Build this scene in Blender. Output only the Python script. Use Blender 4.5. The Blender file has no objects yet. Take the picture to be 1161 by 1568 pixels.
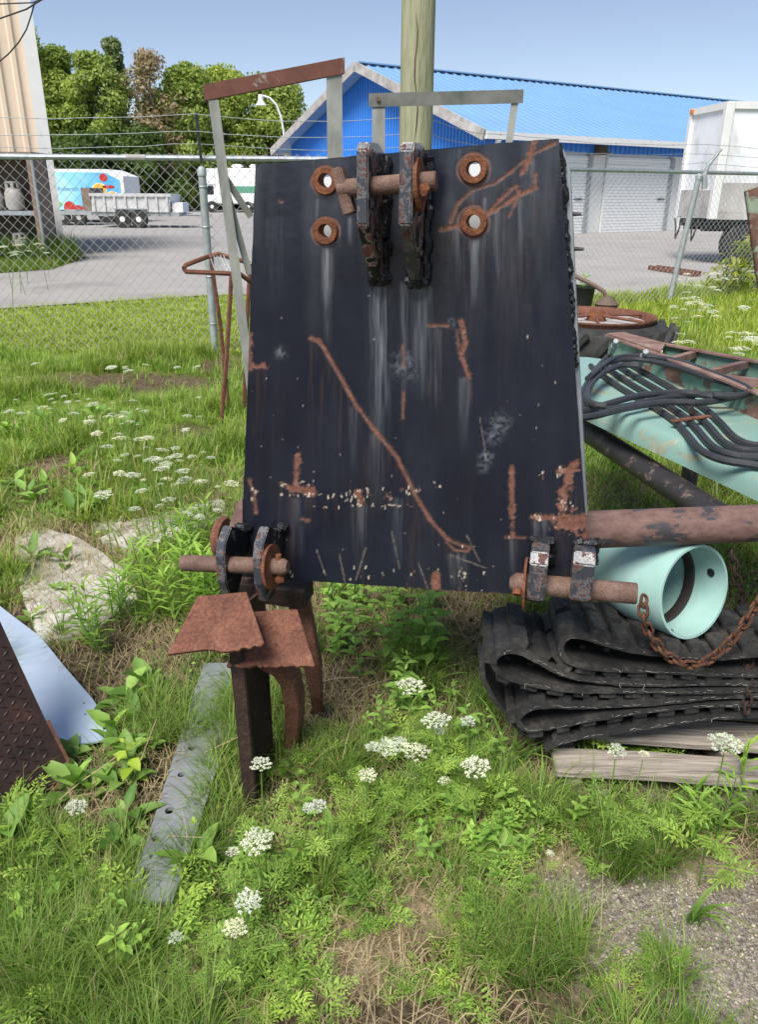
import bpy, bmesh, math, random
import numpy as np
from mathutils import Vector, Matrix

random.seed(7)
RNG = np.random.default_rng(7)
scene = bpy.context.scene
col = scene.collection
R = math.radians

# ------------------------------------------------------------------ camera
CAM_H = 1.55
PITCH = R(22.2)
ROLL = R(0.45)
FPX, CX, CY = 1163.0, 580.5, 764.0          # focal length and principal point in photo pixels (1161 x 1568)
fwd = Vector((0, math.cos(PITCH), -math.sin(PITCH)))
up0 = Vector((0, math.sin(PITCH), math.cos(PITCH)))
right = Vector((math.cos(ROLL), 0, 0)) + up0 * math.sin(ROLL)
up = up0 * math.cos(ROLL) - Vector((1, 0, 0)) * math.sin(ROLL)
EYE = Vector((0, 0, CAM_H))
cam_data = bpy.data.cameras.new('camera')
cam = bpy.data.objects.new('camera', cam_data)
col.objects.link(cam)
cam.matrix_world = Matrix(((right.x, up.x, -fwd.x, 0), (right.y, up.y, -fwd.y, 0),
                           (right.z, up.z, -fwd.z, CAM_H), (0, 0, 0, 1)))
cam_data.sensor_fit = 'VERTICAL'
cam_data.sensor_height = 36
cam_data.sensor_width = 36
cam_data.lens = FPX / 1568 * 36
cam_data.shift_y = -(784 - CY) / 1568
cam_data.clip_start = 0.05
cam_data.clip_end = 2000
scene.camera = cam

# ------------------------------------------------------------------ sky, sun, exposure
SUN_EL, SUN_AZ = R(55), R(28)               # the sun stands behind the camera, 28 degrees to its left
world = bpy.data.worlds.new('World')
scene.world = world
world.use_nodes = True
wn = world.node_tree
bg = wn.nodes['Background']
sky = wn.nodes.new('ShaderNodeTexSky')
sky.sky_type = 'NISHITA'
sky.sun_disc = False
sky.sun_elevation = SUN_EL
sky.sun_rotation = math.pi + SUN_AZ
sky.altitude = 100
sky.air_density = 0.75
sky.dust_density = 0.9
sky.ozone_density = 3.5
bw = wn.nodes.new('ShaderNodeRGBToBW'); hz = wn.nodes.new('ShaderNodeMix'); hz.data_type = 'RGBA'; hz.inputs[0].default_value = 0.36      # hazy air greys the whole sky
wn.links.new(sky.outputs[0], bw.inputs[0]); wn.links.new(sky.outputs[0], hz.inputs[6]); wn.links.new(bw.outputs[0], hz.inputs[7]); wn.links.new(hz.outputs[2], bg.inputs[0])
bg.inputs[1].default_value = 0.107
sun_data = bpy.data.lights.new('sun', 'SUN')
sun_data.energy = 3.4
sun_data.angle = R(26)
sun_data.color = (1.0, 0.96, 0.91)
sun = bpy.data.objects.new('sun', sun_data)
col.objects.link(sun)
sdir = Vector((-math.sin(SUN_AZ) * math.cos(SUN_EL), -math.cos(SUN_AZ) * math.cos(SUN_EL), math.sin(SUN_EL)))
sun.rotation_euler = sdir.to_track_quat('Z', 'Y').to_euler()
sun.location = (-5, -8, 12)
vs = scene.view_settings
vs.view_transform = 'Standard'
vs.look = 'None'
vs.exposure = 0.72
vs.gamma = 1
vs.use_curve_mapping = False

# ------------------------------------------------------------------ photo pixel -> place
def ray(px, py):
    return fwd * FPX + right * (px - CX) + up * (CY - py)
def AZ(px, py, z=0.0):                      # the point at height z on that line of sight
    d = ray(px, py); return EYE + d * ((z - CAM_H) / d.z)
def AY(px, py, y):                          # the point at ground distance y on that line of sight
    d = ray(px, py); return EYE + d * (y / d.y)
def APL(px, py, p0, n):                     # the point on a plane
    d = ray(px, py); return EYE + d * ((Vector(p0) - EYE).dot(n) / d.dot(n))
RV, UV_, FV = np.array(right), np.array(up), np.array(fwd)
def to_px(P):                               # world points (N,3) -> photo pixels
    Q = np.asarray(P, float) - np.array(EYE)
    f = np.maximum(Q @ FV, 1e-3)
    return CX + FPX * (Q @ RV) / f, CY - FPX * (Q @ UV_) / f

def hash2(ix, iy, seed):
    h = (ix * 374761393 + iy * 668265263 + seed * 1274126177) & 0x7fffffff
    h = ((h ^ (h >> 13)) * 1274126177) & 0x7fffffff
    return ((h ^ (h >> 16)) & 0xffff) / 65535.0
def vnoise(x, y, seed=0):
    x = np.asarray(x, float); y = np.asarray(y, float)
    ix = np.floor(x).astype(np.int64); iy = np.floor(y).astype(np.int64)
    fx = x - ix; fy = y - iy
    fx = fx * fx * (3 - 2 * fx); fy = fy * fy * (3 - 2 * fy)
    a = hash2(ix, iy, seed); b = hash2(ix + 1, iy, seed); c = hash2(ix, iy + 1, seed); d = hash2(ix + 1, iy + 1, seed)
    return (a * (1 - fx) + b * fx) * (1 - fy) + (c * (1 - fx) + d * fx) * fy
def fbm(x, y, seed=0, o=4):
    s = 0; a = 0.5; t = 0
    for k in range(o):
        s = s + a * vnoise(x * 2 ** k, y * 2 ** k, seed + k * 17); t += a; a *= 0.5
    return s / t
def gz(x, y):                               # height of the ground
    x = np.asarray(x, float); y = np.asarray(y, float)
    fade = np.clip((11 - y) / 4, 0, 1) * np.clip((9 - np.abs(x)) / 3, 0, 1)
    return ((fbm(x * 1.7, y * 1.7, 3, 3) - 0.5) * 0.07 + (fbm(x * 7, y * 7, 5, 2) - 0.5) * 0.022) * fade
def gzf(x, y): return float(gz(x, y))

# ------------------------------------------------------------------ mesh helpers
ORG = {}
def world_org(o): return ORG.get(o.name, Vector((0, 0, 0))) if o else Vector((0, 0, 0))
def link(o, parent, org):
    col.objects.link(o)
    if parent:
        o.parent = parent; o.location = Vector(org) - world_org(parent)
    else:
        o.location = org
    ORG[o.name] = Vector(org)
    return o
def tag(o, label, cat, group=None):
    o['label'] = label; o['category'] = cat
    if group: o['group'] = group
    return o
def thing(name, label, cat, loc, group=None):
    o = bpy.data.objects.new(name, None); o.empty_display_size = 0.1
    link(o, None, Vector(loc)); return tag(o, label, cat, group)

class MB:
    def __init__(s): s.v = []; s.f = []; s.mi = []; s.cur = 0
    def add(s, vs_, fs):
        b = len(s.v); s.v += [Vector(p) for p in vs_]
        for f in fs: s.f.append([b + i for i in f]); s.mi.append(s.cur)
        return s
    def hexa(s, p):                         # 8 corners: bottom 4, top 4
        return s.add(p, [(3, 2, 1, 0), (4, 5, 6, 7), (0, 1, 5, 4), (1, 2, 6, 5), (2, 3, 7, 6), (3, 0, 4, 7)])
    def box(s, c, size, X=(1, 0, 0), Y=(0, 1, 0), Z=(0, 0, 1)):
        c = Vector(c); X = Vector(X) * size[0] / 2; Y = Vector(Y) * size[1] / 2; Z = Vector(Z) * size[2] / 2
        return s.hexa([c - X - Y - Z, c + X - Y - Z, c + X + Y - Z, c - X + Y - Z, c - X - Y + Z, c + X - Y + Z, c + X + Y + Z, c - X + Y + Z])
    def bbox(s, x0, x1, y0, y1, z0, z1): return s.box(((x0 + x1) / 2, (y0 + y1) / 2, (z0 + z1) / 2), (x1 - x0, y1 - y0, z1 - z0))
    def prism(s, poly, ext):                # closed outline pushed along ext
        ext = Vector(ext); n = len(poly); P = [Vector(p) for p in poly]
        return s.add(P + [p + ext for p in P], [tuple(range(n))[::-1], tuple(range(n, 2 * n))] + [(i, (i + 1) % n, n + (i + 1) % n, n + i) for i in range(n)])
    def tube(s, path, r, n=8, closed=False, cap=True):
        P = [Vector(p) for p in path]; m = len(P)
        rs = r if isinstance(r, (list, tuple)) else [r] * m
        T = []
        for i in range(m):
            a = P[(i - 1) % m] if closed else P[max(i - 1, 0)]
            b = P[(i + 1) % m] if closed else P[min(i + 1, m - 1)]
            T.append((b - a).normalized())
        ref = Vector((0, 0, 1)) if abs(T[0].z) < 0.9 else Vector((1, 0, 0))
        u = T[0].cross(ref).normalized(); vs_ = []; fs = []
        for i in range(m):
            u = (u - T[i] * u.dot(T[i])).normalized(); w = T[i].cross(u)
            for k in range(n):
                a = 2 * math.pi * k / n
                vs_.append(P[i] + (u * math.cos(a) + w * math.sin(a)) * rs[i])
        for i in range(m if closed else m - 1):
            j = (i + 1) % m
            for k in range(n):
                fs.append((i * n + k, i * n + (k + 1) % n, j * n + (k + 1) % n, j * n + k))
        if cap and not closed:
            fs.append(tuple(range(n))[::-1]); fs.append(tuple((m - 1) * n + k for k in range(n)))
        return s.add(vs_, fs)
    def lathe(s, c, axis, prof, n=24, closed=False):   # prof: (distance along axis, radius)
        c = Vector(c); A = Vector(axis).normalized()
        ref = Vector((0, 0, 1)) if abs(A.z) < 0.9 else Vector((1, 0, 0))
        u = A.cross(ref).normalized(); w = A.cross(u); m = len(prof); vs_ = []; fs = []
        for d, r in prof:
            for k in range(n):
                a = 2 * math.pi * k / n
                vs_.append(c + A * d + (u * math.cos(a) + w * math.sin(a)) * r)
        for i in range(m if closed else m - 1):
            j = (i + 1) % m
            for k in range(n): fs.append((i * n + k, i * n + (k + 1) % n, j * n + (k + 1) % n, j * n + k))
        if not closed:
            if prof[0][1] > 1e-5: fs.append(tuple(range(n))[::-1])
            if prof[-1][1] > 1e-5: fs.append(tuple((m - 1) * n + k for k in range(n)))
        return s.add(vs_, fs)
    def build(s, name, mat, parent=None, org=None, smooth=False, bevel=0, angle=35):
        if org is None:
            if parent: org = world_org(parent)
            else:
                lo = [min(p[i] for p in s.v) for i in range(3)]; hi = [max(p[i] for p in s.v) for i in range(3)]
                org = ((lo[0] + hi[0]) / 2, (lo[1] + hi[1]) / 2, lo[2])
        org = Vector(org)
        me = bpy.data.meshes.new(name)
        me.from_pydata([p - org for p in s.v], [], s.f)
        mats = mat if isinstance(mat, (list, tuple)) else [mat]
        for m in mats: me.materials.append(m)
        if len(mats) > 1: me.polygons.foreach_set('material_index', s.mi)
        bm = bmesh.new(); bm.from_mesh(me)
        bmesh.ops.recalc_face_normals(bm, faces=bm.faces)
        if bevel:
            ed = [e for e in bm.edges if len(e.link_faces) == 2 and e.calc_face_angle(0) > R(30)]
            bmesh.ops.bevel(bm, geom=ed, offset=bevel, segments=2, affect='EDGES', clamp_overlap=True)
        bm.to_mesh(me); bm.free()
        if smooth: smooth_by_angle(me, angle)
        o = bpy.data.objects.new(name, me)
        return link(o, parent, org)

def smooth_by_angle(me, angle):
    me.polygons.foreach_set('use_smooth', [True] * len(me.polygons))
    try: me.set_sharp_from_angle(angle=R(angle))
    except Exception: pass

def mesh_np(name, V, F, mat, colv=None):    # V (N,3), F (M,3) triangles, colv (N,3)
    V = np.asarray(V, np.float32); F = np.asarray(F, np.int32)
    me = bpy.data.meshes.new(name)
    me.vertices.add(len(V)); me.vertices.foreach_set('co', V.ravel())
    me.loops.add(F.size); me.loops.foreach_set('vertex_index', F.ravel())
    me.polygons.add(len(F)); k = F.shape[1]
    me.polygons.foreach_set('loop_start', np.arange(len(F), dtype=np.int32) * k)
    me.update(calc_edges=True)
    if colv is not None:
        ca = me.color_attributes.new('Col', 'FLOAT_COLOR', 'POINT')
        c4 = np.ones((len(V), 4), np.float32); c4[:, :colv.shape[1]] = colv
        ca.data.foreach_set('color', c4.ravel())
    me.materials.append(mat)
    return me
def stuff(name, me, label, cat, parent=None):
    o = bpy.data.objects.new(name, me); link(o, parent, Vector((0, 0, 0)) if not parent else world_org(parent))
    o['kind'] = 'stuff'
    if not parent: tag(o, label, cat)
    return o
def copy_tree(o, loc, rotz=0.0, scale=1.0, label=None, group=None, tilt=(0, 0)):
    c = o.copy(); col.objects.link(c); c.location = loc; c.rotation_euler = (tilt[0], tilt[1], rotz); c.scale = (scale,) * 3
    if label: c['label'] = label
    if group: c['group'] = group
    for ch in o.children:
        d = ch.copy(); col.objects.link(d); d.parent = c
        for g in ch.children:
            e = g.copy(); col.objects.link(e); e.parent = d
    return c

# ------------------------------------------------------------------ materials
def S(r, g, b):                             # sRGB 0..255 -> linear
    def f(c):
        c /= 255.0
        return c / 12.92 if c <= 0.04045 else ((c + 0.055) / 1.055) ** 2.4
    return (f(r), f(g), f(b), 1)
def newmat(name):
    m = bpy.data.materials.new(name); m.use_nodes = True
    nt = m.node_tree; b = nt.nodes['Principled BSDF']; return m, nt, b
def coords(nt, kind='Object', scale=(1, 1, 1)):
    tc = nt.nodes.new('ShaderNodeTexCoord'); mp = nt.nodes.new('ShaderNodeMapping'); mp.inputs['Scale'].default_value = scale
    nt.links.new(tc.outputs[kind], mp.inputs[0]); return mp.outputs[0]
def noise(nt, vec, scale, detail=5, rough=0.6, dist=0.0):
    n = nt.nodes.new('ShaderNodeTexNoise'); n.inputs['Scale'].default_value = scale; n.inputs['Detail'].default_value = detail
    n.inputs['Roughness'].default_value = rough; n.inputs['Distortion'].default_value = dist
    nt.links.new(vec, n.inputs['Vector']); return n.outputs['Fac']
def ramp(nt, fac, stops, interp='LINEAR'):
    r = nt.nodes.new('ShaderNodeValToRGB'); r.color_ramp.interpolation = interp
    e = r.color_ramp.elements
    while len(e) < len(stops): e.new(0.5)
    for i, (p, c) in enumerate(stops):
        e[i].position = p; e[i].color = c if hasattr(c, '__len__') else (c, c, c, 1)
    nt.links.new(fac, r.inputs[0]); return r.outputs[0]
def mix(nt, fac, a, b, mode='MIX'):
    m = nt.nodes.new('ShaderNodeMix'); m.data_type = 'RGBA'; m.blend_type = mode
    for s_, v in ((m.inputs[0], fac), (m.inputs[6], a), (m.inputs[7], b)):
        if isinstance(v, bpy.types.NodeSocket): nt.links.new(v, s_)
        else: s_.default_value = v
    return m.outputs[2]
def bump(nt, b, h, strength=0.3, dist=0.01):
    n = nt.nodes.new('ShaderNodeBump'); n.inputs['Strength'].default_value = strength; n.inputs['Distance'].default_value = dist
    nt.links.new(h, n.inputs['Height']); nt.links.new(n.outputs[0], b.inputs['Normal'])
def pbr(name, stops, scale=8, detail=6, rough=(0.5, 0.8), metal=0.0, bmp=0.3, bdist=0.004, bscale=None, stretch=(1, 1, 1), spec=0.4, dist=0.3, fine=0.0):
    m, nt, b = newmat(name); v = coords(nt, 'Object', stretch)
    n1 = noise(nt, v, scale, detail, 0.65, dist)
    if fine: n1 = mix(nt, fine, n1, noise(nt, v, scale * 9, 4, 0.75))
    nt.links.new(ramp(nt, n1, stops), b.inputs['Base Color'])
    n2 = noise(nt, v, (bscale or scale * 5), 4, 0.6)
    nt.links.new(ramp(nt, n2, [(0.3, rough[0]), (0.7, rough[1])]), b.inputs['Roughness'])
    b.inputs['Metallic'].default_value = metal; b.inputs['Specular IOR Level'].default_value = spec
    if bmp: bump(nt, b, n2, bmp, bdist)
    return m
def chipped(name, paint, rust1, rust2, amount=0.5, scale=14, rough_p=0.35, rough_r=0.85, stretch=(1, 1, 1), primer=None, metal=0.0, bmp=0.35):
    m, nt, b = newmat(name); v = coords(nt, 'Object', stretch)
    n1 = noise(nt, v, scale, 7, 0.68, 0.4); n2 = noise(nt, v, scale * 3.7, 5, 0.6); n3 = noise(nt, v, scale * 0.4, 3, 0.5)
    rc = ramp(nt, n2, [(0.3, rust1), (0.7, rust2)])
    pv = mix(nt, n3, tuple(c * 0.75 for c in paint[:3]) + (1,), tuple(min(1, c * 1.3) for c in paint[:3]) + (1,))
    k = ramp(nt, n1, [(amount - 0.02, 0.0), (amount + 0.02, 1.0)])      # 1 = bare rust
    c = mix(nt, k, pv, rc)
    if primer:
        edge = ramp(nt, n1, [(amount - 0.05, 0.0), (amount - 0.025, 1.0), (amount + 0.01, 0.0)])
        c = mix(nt, edge, c, primer)
    nt.links.new(c, b.inputs['Base Color'])
    nt.links.new(ramp(nt, k, [(0, rough_p), (1, rough_r)]), b.inputs['Roughness'])
    b.inputs['Metallic'].default_value = metal
    bump(nt, b, mix(nt, 0.5, n1, n2), bmp, 0.003)
    return m
def plain(name, c, rough=0.5, metal=0.0, spec=0.5, var=0.12, scale=4):
    a = tuple(x * (1 - var) for x in c[:3]) + (1,); d = tuple(min(1, x * (1 + var)) for x in c[:3]) + (1,)
    return pbr(name, [(0.3, a), (0.7, d)], scale=scale, rough=(rough * 0.85, min(1, rough * 1.15)), metal=metal, bmp=0.06, spec=spec)
def leafmat(name, trans=0.3, rough=0.5, attr=True, c=None, sat=1.0):
    m, nt, b = newmat(name)
    if attr:
        a = nt.nodes.new('ShaderNodeAttribute'); a.attribute_name = 'Col'; cs = a.outputs['Color']
    else:
        v = coords(nt, 'Object'); n = noise(nt, v, 18, 3)
        cs = ramp(nt, n, [(0.3, tuple(x * 0.65 for x in c[:3]) + (1,)), (0.7, tuple(x * 1.3 for x in c[:3]) + (1,))])
    oi = nt.nodes.new('ShaderNodeObjectInfo')
    vr = ramp(nt, oi.outputs['Random'], [(0, (0.85, 0.9, 0.8, 1)), (0.5, (1, 1, 1, 1)), (1, (1.15, 1.1, 0.9, 1))])
    cs = mix(nt, 1.0, cs, vr, 'MULTIPLY')
    nt.links.new(cs, b.inputs['Base Color']); b.inputs['Roughness'].default_value = rough; b.inputs['Specular IOR Level'].default_value = 0.3
    t = nt.nodes.new('ShaderNodeBsdfTranslucent')
    nt.links.new(mix(nt, 1.0, cs, (1.15, 1.25, 0.6, 1), 'MULTIPLY'), t.inputs[0])
    ms = nt.nodes.new('ShaderNodeMixShader'); ms.inputs[0].default_value = trans
    nt.links.new(b.outputs[0], ms.inputs[1]); nt.links.new(t.outputs[0], ms.inputs[2])
    nt.links.new(ms.outputs[0], nt.nodes['Material Output'].inputs['Surface'])
    return m

RUST1, RUST2, RUST3 = S(88, 50, 36), S(128, 74, 52), S(150, 92, 66)
M = {}
M['rust'] = pbr('rust', [(0.32, S(66, 44, 37)), (0.45, S(100, 64, 50)), (0.56, S(124, 82, 64)), (0.7, S(150, 116, 98))], scale=14, rough=(0.8, 0.95), bmp=1.0, bdist=0.004, bscale=190, fine=0.55)
M['rust_dark'] = pbr('rust_dark', [(0.34, S(30, 24, 22)), (0.52, S(58, 42, 35)), (0.7, S(92, 66, 52))], scale=9, rough=(0.8, 0.95), bmp=0.8, bdist=0.004, bscale=120, fine=0.5)
M['chain_rust'] = pbr('chain_rust', [(0.34, S(40, 28, 24)), (0.5, S(84, 54, 38)), (0.66, S(128, 84, 54))], scale=30, rough=(0.8, 0.95), bmp=0.9, bdist=0.003, bscale=220, fine=0.4)
M['rust_orange'] = pbr('rust_orange', [(0.34, S(62, 38, 28)), (0.5, S(112, 68, 44)), (0.66, S(146, 96, 64))], scale=40, rough=(0.8, 0.95), bmp=0.9, bdist=0.003, bscale=220, fine=0.5)
M['rust_pin'] = pbr('rust_pin', [(0.32, S(74, 58, 52)), (0.5, S(106, 82, 70)), (0.66, S(136, 112, 100))], scale=22, rough=(0.65, 0.9), bmp=0.6, bdist=0.003, bscale=150, fine=0.5)
M['black_lug'] = chipped('black_lug', S(30, 32, 37), S(90, 58, 46), S(126, 84, 66), amount=0.64, scale=26, rough_p=0.3, primer=S(170, 160, 150))
M['sky_lit_lug'] = chipped('sky_lit_lug', S(62, 64, 70), S(46, 42, 42), S(112, 74, 64), amount=0.55, scale=30, rough_p=0.34, primer=S(118, 114, 112), metal=0.1)  # chipped lug paint with the sky's reflection on facing sides put into its colour
M['red_lug'] = chipped('red_lug', S(36, 36, 40), S(96, 58, 48), S(134, 92, 78), amount=0.55, scale=24, rough_p=0.3, primer=S(180, 165, 155))
M['weld'] = pbr('weld', [(0.3, S(16, 16, 18)), (0.6, S(34, 34, 38)), (0.8, S(90, 88, 86))], scale=60, rough=(0.2, 0.45), bmp=0.9, bdist=0.004, bscale=120)
M['wire'] = plain('wire', S(178, 182, 180), 0.5, metal=0.0)
M['galv'] = pbr('galv', [(0.3, S(138, 146, 150)), (0.7, S(182, 188, 190))], scale=20, rough=(0.4, 0.6), metal=0.55, bmp=0.1, spec=0.5)
M['silver'] = pbr('silver', [(0.3, S(186, 186, 184)), (0.7, S(214, 214, 212))], scale=4, rough=(0.4, 0.6), metal=0.15, bmp=0.05)
M['galv_dull'] = pbr('galv_dull', [(0.3, S(140, 146, 146)), (0.7, S(172, 178, 178))], scale=12, rough=(0.5, 0.75), metal=0.3, bmp=0.1)
M['angle_grey'] = pbr('angle_grey', [(0.3, S(120, 122, 114)), (0.55, S(152, 154, 146)), (0.8, S(172, 164, 140))], scale=7, rough=(0.5, 0.8), bmp=0.2, stretch=(1, 1, 0.4))
M['angle_dark'] = pbr('angle_dark', [(0.3, S(84, 86, 80)), (0.7, S(122, 122, 114))], scale=7, rough=(0.5, 0.8), bmp=0.2)
M['angle_rust'] = chipped('angle_rust', S(150, 146, 134), S(92, 58, 48), S(116, 74, 60), amount=0.37, scale=4, rough_p=0.6)
M['wood_pole'] = pbr('wood_pole', [(0.25, S(112, 112, 88)), (0.5, S(150, 150, 120)), (0.8, S(176, 174, 146))], scale=9, rough=(0.8, 0.95), bmp=0.8, bdist=0.01, bscale=14, stretch=(5, 5, 0.35))
M['plank'] = pbr('plank', [(0.25, S(92, 84, 76)), (0.5, S(150, 140, 128)), (0.8, S(186, 176, 162))], scale=8, rough=(0.8, 0.95), bmp=0.9, bdist=0.006, bscale=14, stretch=(0.7, 9, 9))
M['rubber'] = pbr('rubber', [(0.34, S(24, 24, 25)), (0.5, S(44, 43, 42)), (0.62, S(74, 70, 65)), (0.72, S(112, 102, 92))], scale=7, fine=0.4, rough=(0.55, 0.85), bmp=0.5, bdist=0.002, bscale=90)
M['tyre'] = pbr('tyre', [(0.3, S(30, 30, 30)), (0.7, S(62, 61, 58))], scale=10, rough=(0.6, 0.9), bmp=0.2)
M['teal'] = chipped('teal', S(126, 158, 148), S(128, 128, 108), S(158, 168, 150), amount=0.56, scale=5, rough_p=0.35, rough_r=0.7)
M['arm_paint'] = chipped('arm_paint', S(126, 140, 118), S(84, 58, 48), S(116, 84, 70), amount=0.5, scale=7, rough_p=0.6)
M['teal_rail'] = chipped('teal_rail', S(116, 152, 136), S(110, 78, 66), S(140, 108, 96), amount=0.54, scale=9, rough_p=0.6)
M['rail_rust'] = pbr('rail_rust', [(0.3, S(96, 70, 62)), (0.55, S(134, 106, 98)), (0.8, S(150, 142, 126))], scale=12, rough=(0.7, 0.95), bmp=0.5)
M['pvc'] = pbr('pvc', [(0.3, S(146, 182, 174)), (0.7, S(164, 198, 190))], scale=5, rough=(0.3, 0.42), bmp=0.03)
M['pvc_bore_shade'] = pbr('pvc_bore_shade', [(0.3, S(50, 82, 74)), (0.7, S(66, 100, 90))], scale=5, rough=(0.4, 0.6), bmp=0.03)  # pipe's own green darkened: the shade inside the pipe put into the colour
M['gasket'] = plain('gasket', S(48, 42, 40), 0.7)
M['black_pipe'] = chipped('black_pipe', S(48, 46, 48), S(82, 66, 60), S(112, 98, 92), amount=0.56, scale=20, rough_p=0.5)
M['cross_pipe'] = chipped('cross_pipe', S(62, 60, 62), S(86, 62, 55), S(124, 98, 90), amount=0.45, scale=11, rough_p=0.5, bmp=0.5, stretch=(0.6, 1, 1))
M['hose'] = plain('hose', S(50, 51, 54), 0.45, var=0.25, scale=30)
M['steel'] = plain('steel', S(170, 170, 165), 0.35, metal=0.8)
M['checker'] = pbr('checker', [(0.3, S(40, 32, 32)), (0.55, S(62, 46, 42)), (0.8, S(104, 64, 52))], scale=9, rough=(0.4, 0.7), metal=0.3, bmp=0.4, bscale=90)
M['sheet'] = pbr('sheet', [(0.3, S(176, 192, 212)), (0.7, S(202, 216, 234))], scale=4, rough=(0.25, 0.45), metal=0.35, bmp=0.06, bdist=0.01, bscale=5)
M['strip'] = pbr('strip', [(0.3, S(128, 130, 133)), (0.55, S(146, 148, 152)), (0.8, S(166, 168, 170))], scale=5, rough=(0.4, 0.6), metal=0.25, bmp=0.06)
M['white_slab'] = pbr('white_slab', [(0.38, S(112, 100, 82)), (0.44, S(180, 174, 162)), (0.7, S(208, 204, 196))], scale=7, rough=(0.8, 0.95), bmp=0.08, fine=0.25)
M['white'] = plain('white', S(232, 232, 230), 0.45, var=0.05)
M['white_box'] = pbr('white_box', [(0.2, S(170, 168, 164)), (0.45, S(228, 230, 232)), (0.8, S(242, 243, 246))], scale=1.3, rough=(0.35, 0.55), bmp=0.05, stretch=(1, 1, 0.5))
M['dirty_white'] = pbr('dirty_white', [(0.3, S(140, 134, 128)), (0.7, S(196, 192, 188))], scale=2, rough=(0.5, 0.8), bmp=0.1)
M['black'] = plain('black', S(32, 32, 33), 0.6)
M['dark_grey'] = plain('dark_grey', S(70, 70, 72), 0.6)
M['glass'] = plain('glass', S(36, 42, 48), 0.08)
M['amber'] = plain('amber', S(220, 120, 40), 0.3)
M['red'] = plain('red', S(190, 50, 40), 0.4)
M['green'] = plain('green', S(84, 150, 120), 0.5)
M['beige'] = plain('beige', S(222, 202, 178), 0.5, var=0.06, scale=1)
M['brown'] = plain('brown', S(122, 104, 90), 0.7)
M['brown_dark'] = plain('brown_dark', S(96, 80, 70), 0.8)
M['blue_wall'] = plain('blue_wall', S(58, 130, 214), 0.4, var=0.05, scale=0.6)
M['blue_roof'] = plain('blue_roof', S(128, 166, 202), 0.4, var=0.05, scale=0.5)
M['door_white'] = plain('door_white', S(236, 236, 234), 0.4, var=0.03)
M['wall_white'] = plain('wall_white', S(220, 220, 216), 0.5, var=0.05)
M['asphalt'] = pbr('asphalt', [(0.3, S(136, 131, 128)), (0.45, S(150, 146, 142)), (0.7, S(160, 155, 151))], scale=0.7, rough=(0.8, 0.95), bmp=0.4, bdist=0.01, bscale=60)
M['bark'] = pbr('bark', [(0.3, S(80, 70, 60)), (0.7, S(150, 140, 125))], scale=5, rough=(0.8, 0.95), bmp=0.5)
M['grass'] = leafmat('grass', 0.42)
M['leaf'] = leafmat('leaf', 0.4)
M['tree_leaf'] = leafmat('tree_leaf', 0.38)
M['straw'] = leafmat('straw', 0.1, 0.8)
M['stem'] = leafmat('stem', 0.1, 0.6, attr=False, c=S(104, 134, 64))
M['flower'] = leafmat('flower', 0.3, 0.6, attr=False, c=S(218, 220, 208))
M['stone'] = leafmat('stone', 0.0, 0.85)

# ================================================================== SETTING
def axis_steps(dense, lim):
    out = list(dense); s = 0.15; x = dense[-1]
    while x < lim: x += s; s *= 1.35; out.append(x)
    s = 0.15; x = dense[0]; pre = []
    while x > -lim: x -= s; s *= 1.35; pre.append(x)
    return np.array(pre[::-1] + out)
gx = axis_steps(np.arange(-4.5, 4.51, 0.05), 420); gy = axis_steps(np.arange(0.4, 9.0, 0.05), 420)
GX, GY = np.meshgrid(gx, gy)
GV = np.stack([GX, GY, gz(GX, GY)], -1).reshape(-1, 3)
nx, ny = len(gx), len(gy)
ii = (np.arange(ny - 1)[:, None] * nx + np.arange(nx - 1)[None, :]).ravel()
GF = np.stack([ii, ii + 1, ii + 1 + nx, ii + nx], -1)
m, nt, b = newmat('soil')
v = coords(nt, 'Object')
n_a = noise(nt, v, 2.2, 6, 0.65); n_b = noise(nt, v, 38, 5, 0.7, 0.5); n_c = noise(nt, v, 110, 3, 0.6)
c_soil = ramp(nt, n_b, [(0.3, S(56, 47, 38)), (0.5, S(96, 82, 66)), (0.7, S(146, 130, 106))])
c_green = ramp(nt, n_b, [(0.3, S(58, 72, 30)), (0.7, S(112, 128, 60))])
cc = mix(nt, ramp(nt, n_a, [(0.5, 0.0), (0.66, 0.5)]), c_soil, c_green)
ga = nt.nodes.new('ShaderNodeAttribute'); ga.attribute_name = 'Col'
sx = nt.nodes.new('ShaderNodeSeparateColor'); nt.links.new(ga.outputs['Color'], sx.inputs[0])
c_grav = ramp(nt, n_c, [(0.3, S(106, 97, 88)), (0.5, S(146, 136, 124)), (0.7, S(184, 174, 160))])
c_sand = ramp(nt, n_c, [(0.3, S(150, 132, 106)), (0.7, S(204, 188, 156))])
cc = mix(nt, sx.outputs[2], cc, ramp(nt, n_b, [(0.3, S(88, 108, 44)), (0.7, S(134, 152, 68))])); cc = mix(nt, sx.outputs[0], cc, c_grav); cc = mix(nt, sx.outputs[1], cc, c_sand)
nt.links.new(cc, b.inputs['Base Color']); b.inputs['Roughness'].default_value = 0.95; b.inputs['Specular IOR Level'].default_value = 0.1
bump(nt, b, n_b, 0.8, 0.03)
M['soil'] = m

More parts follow.
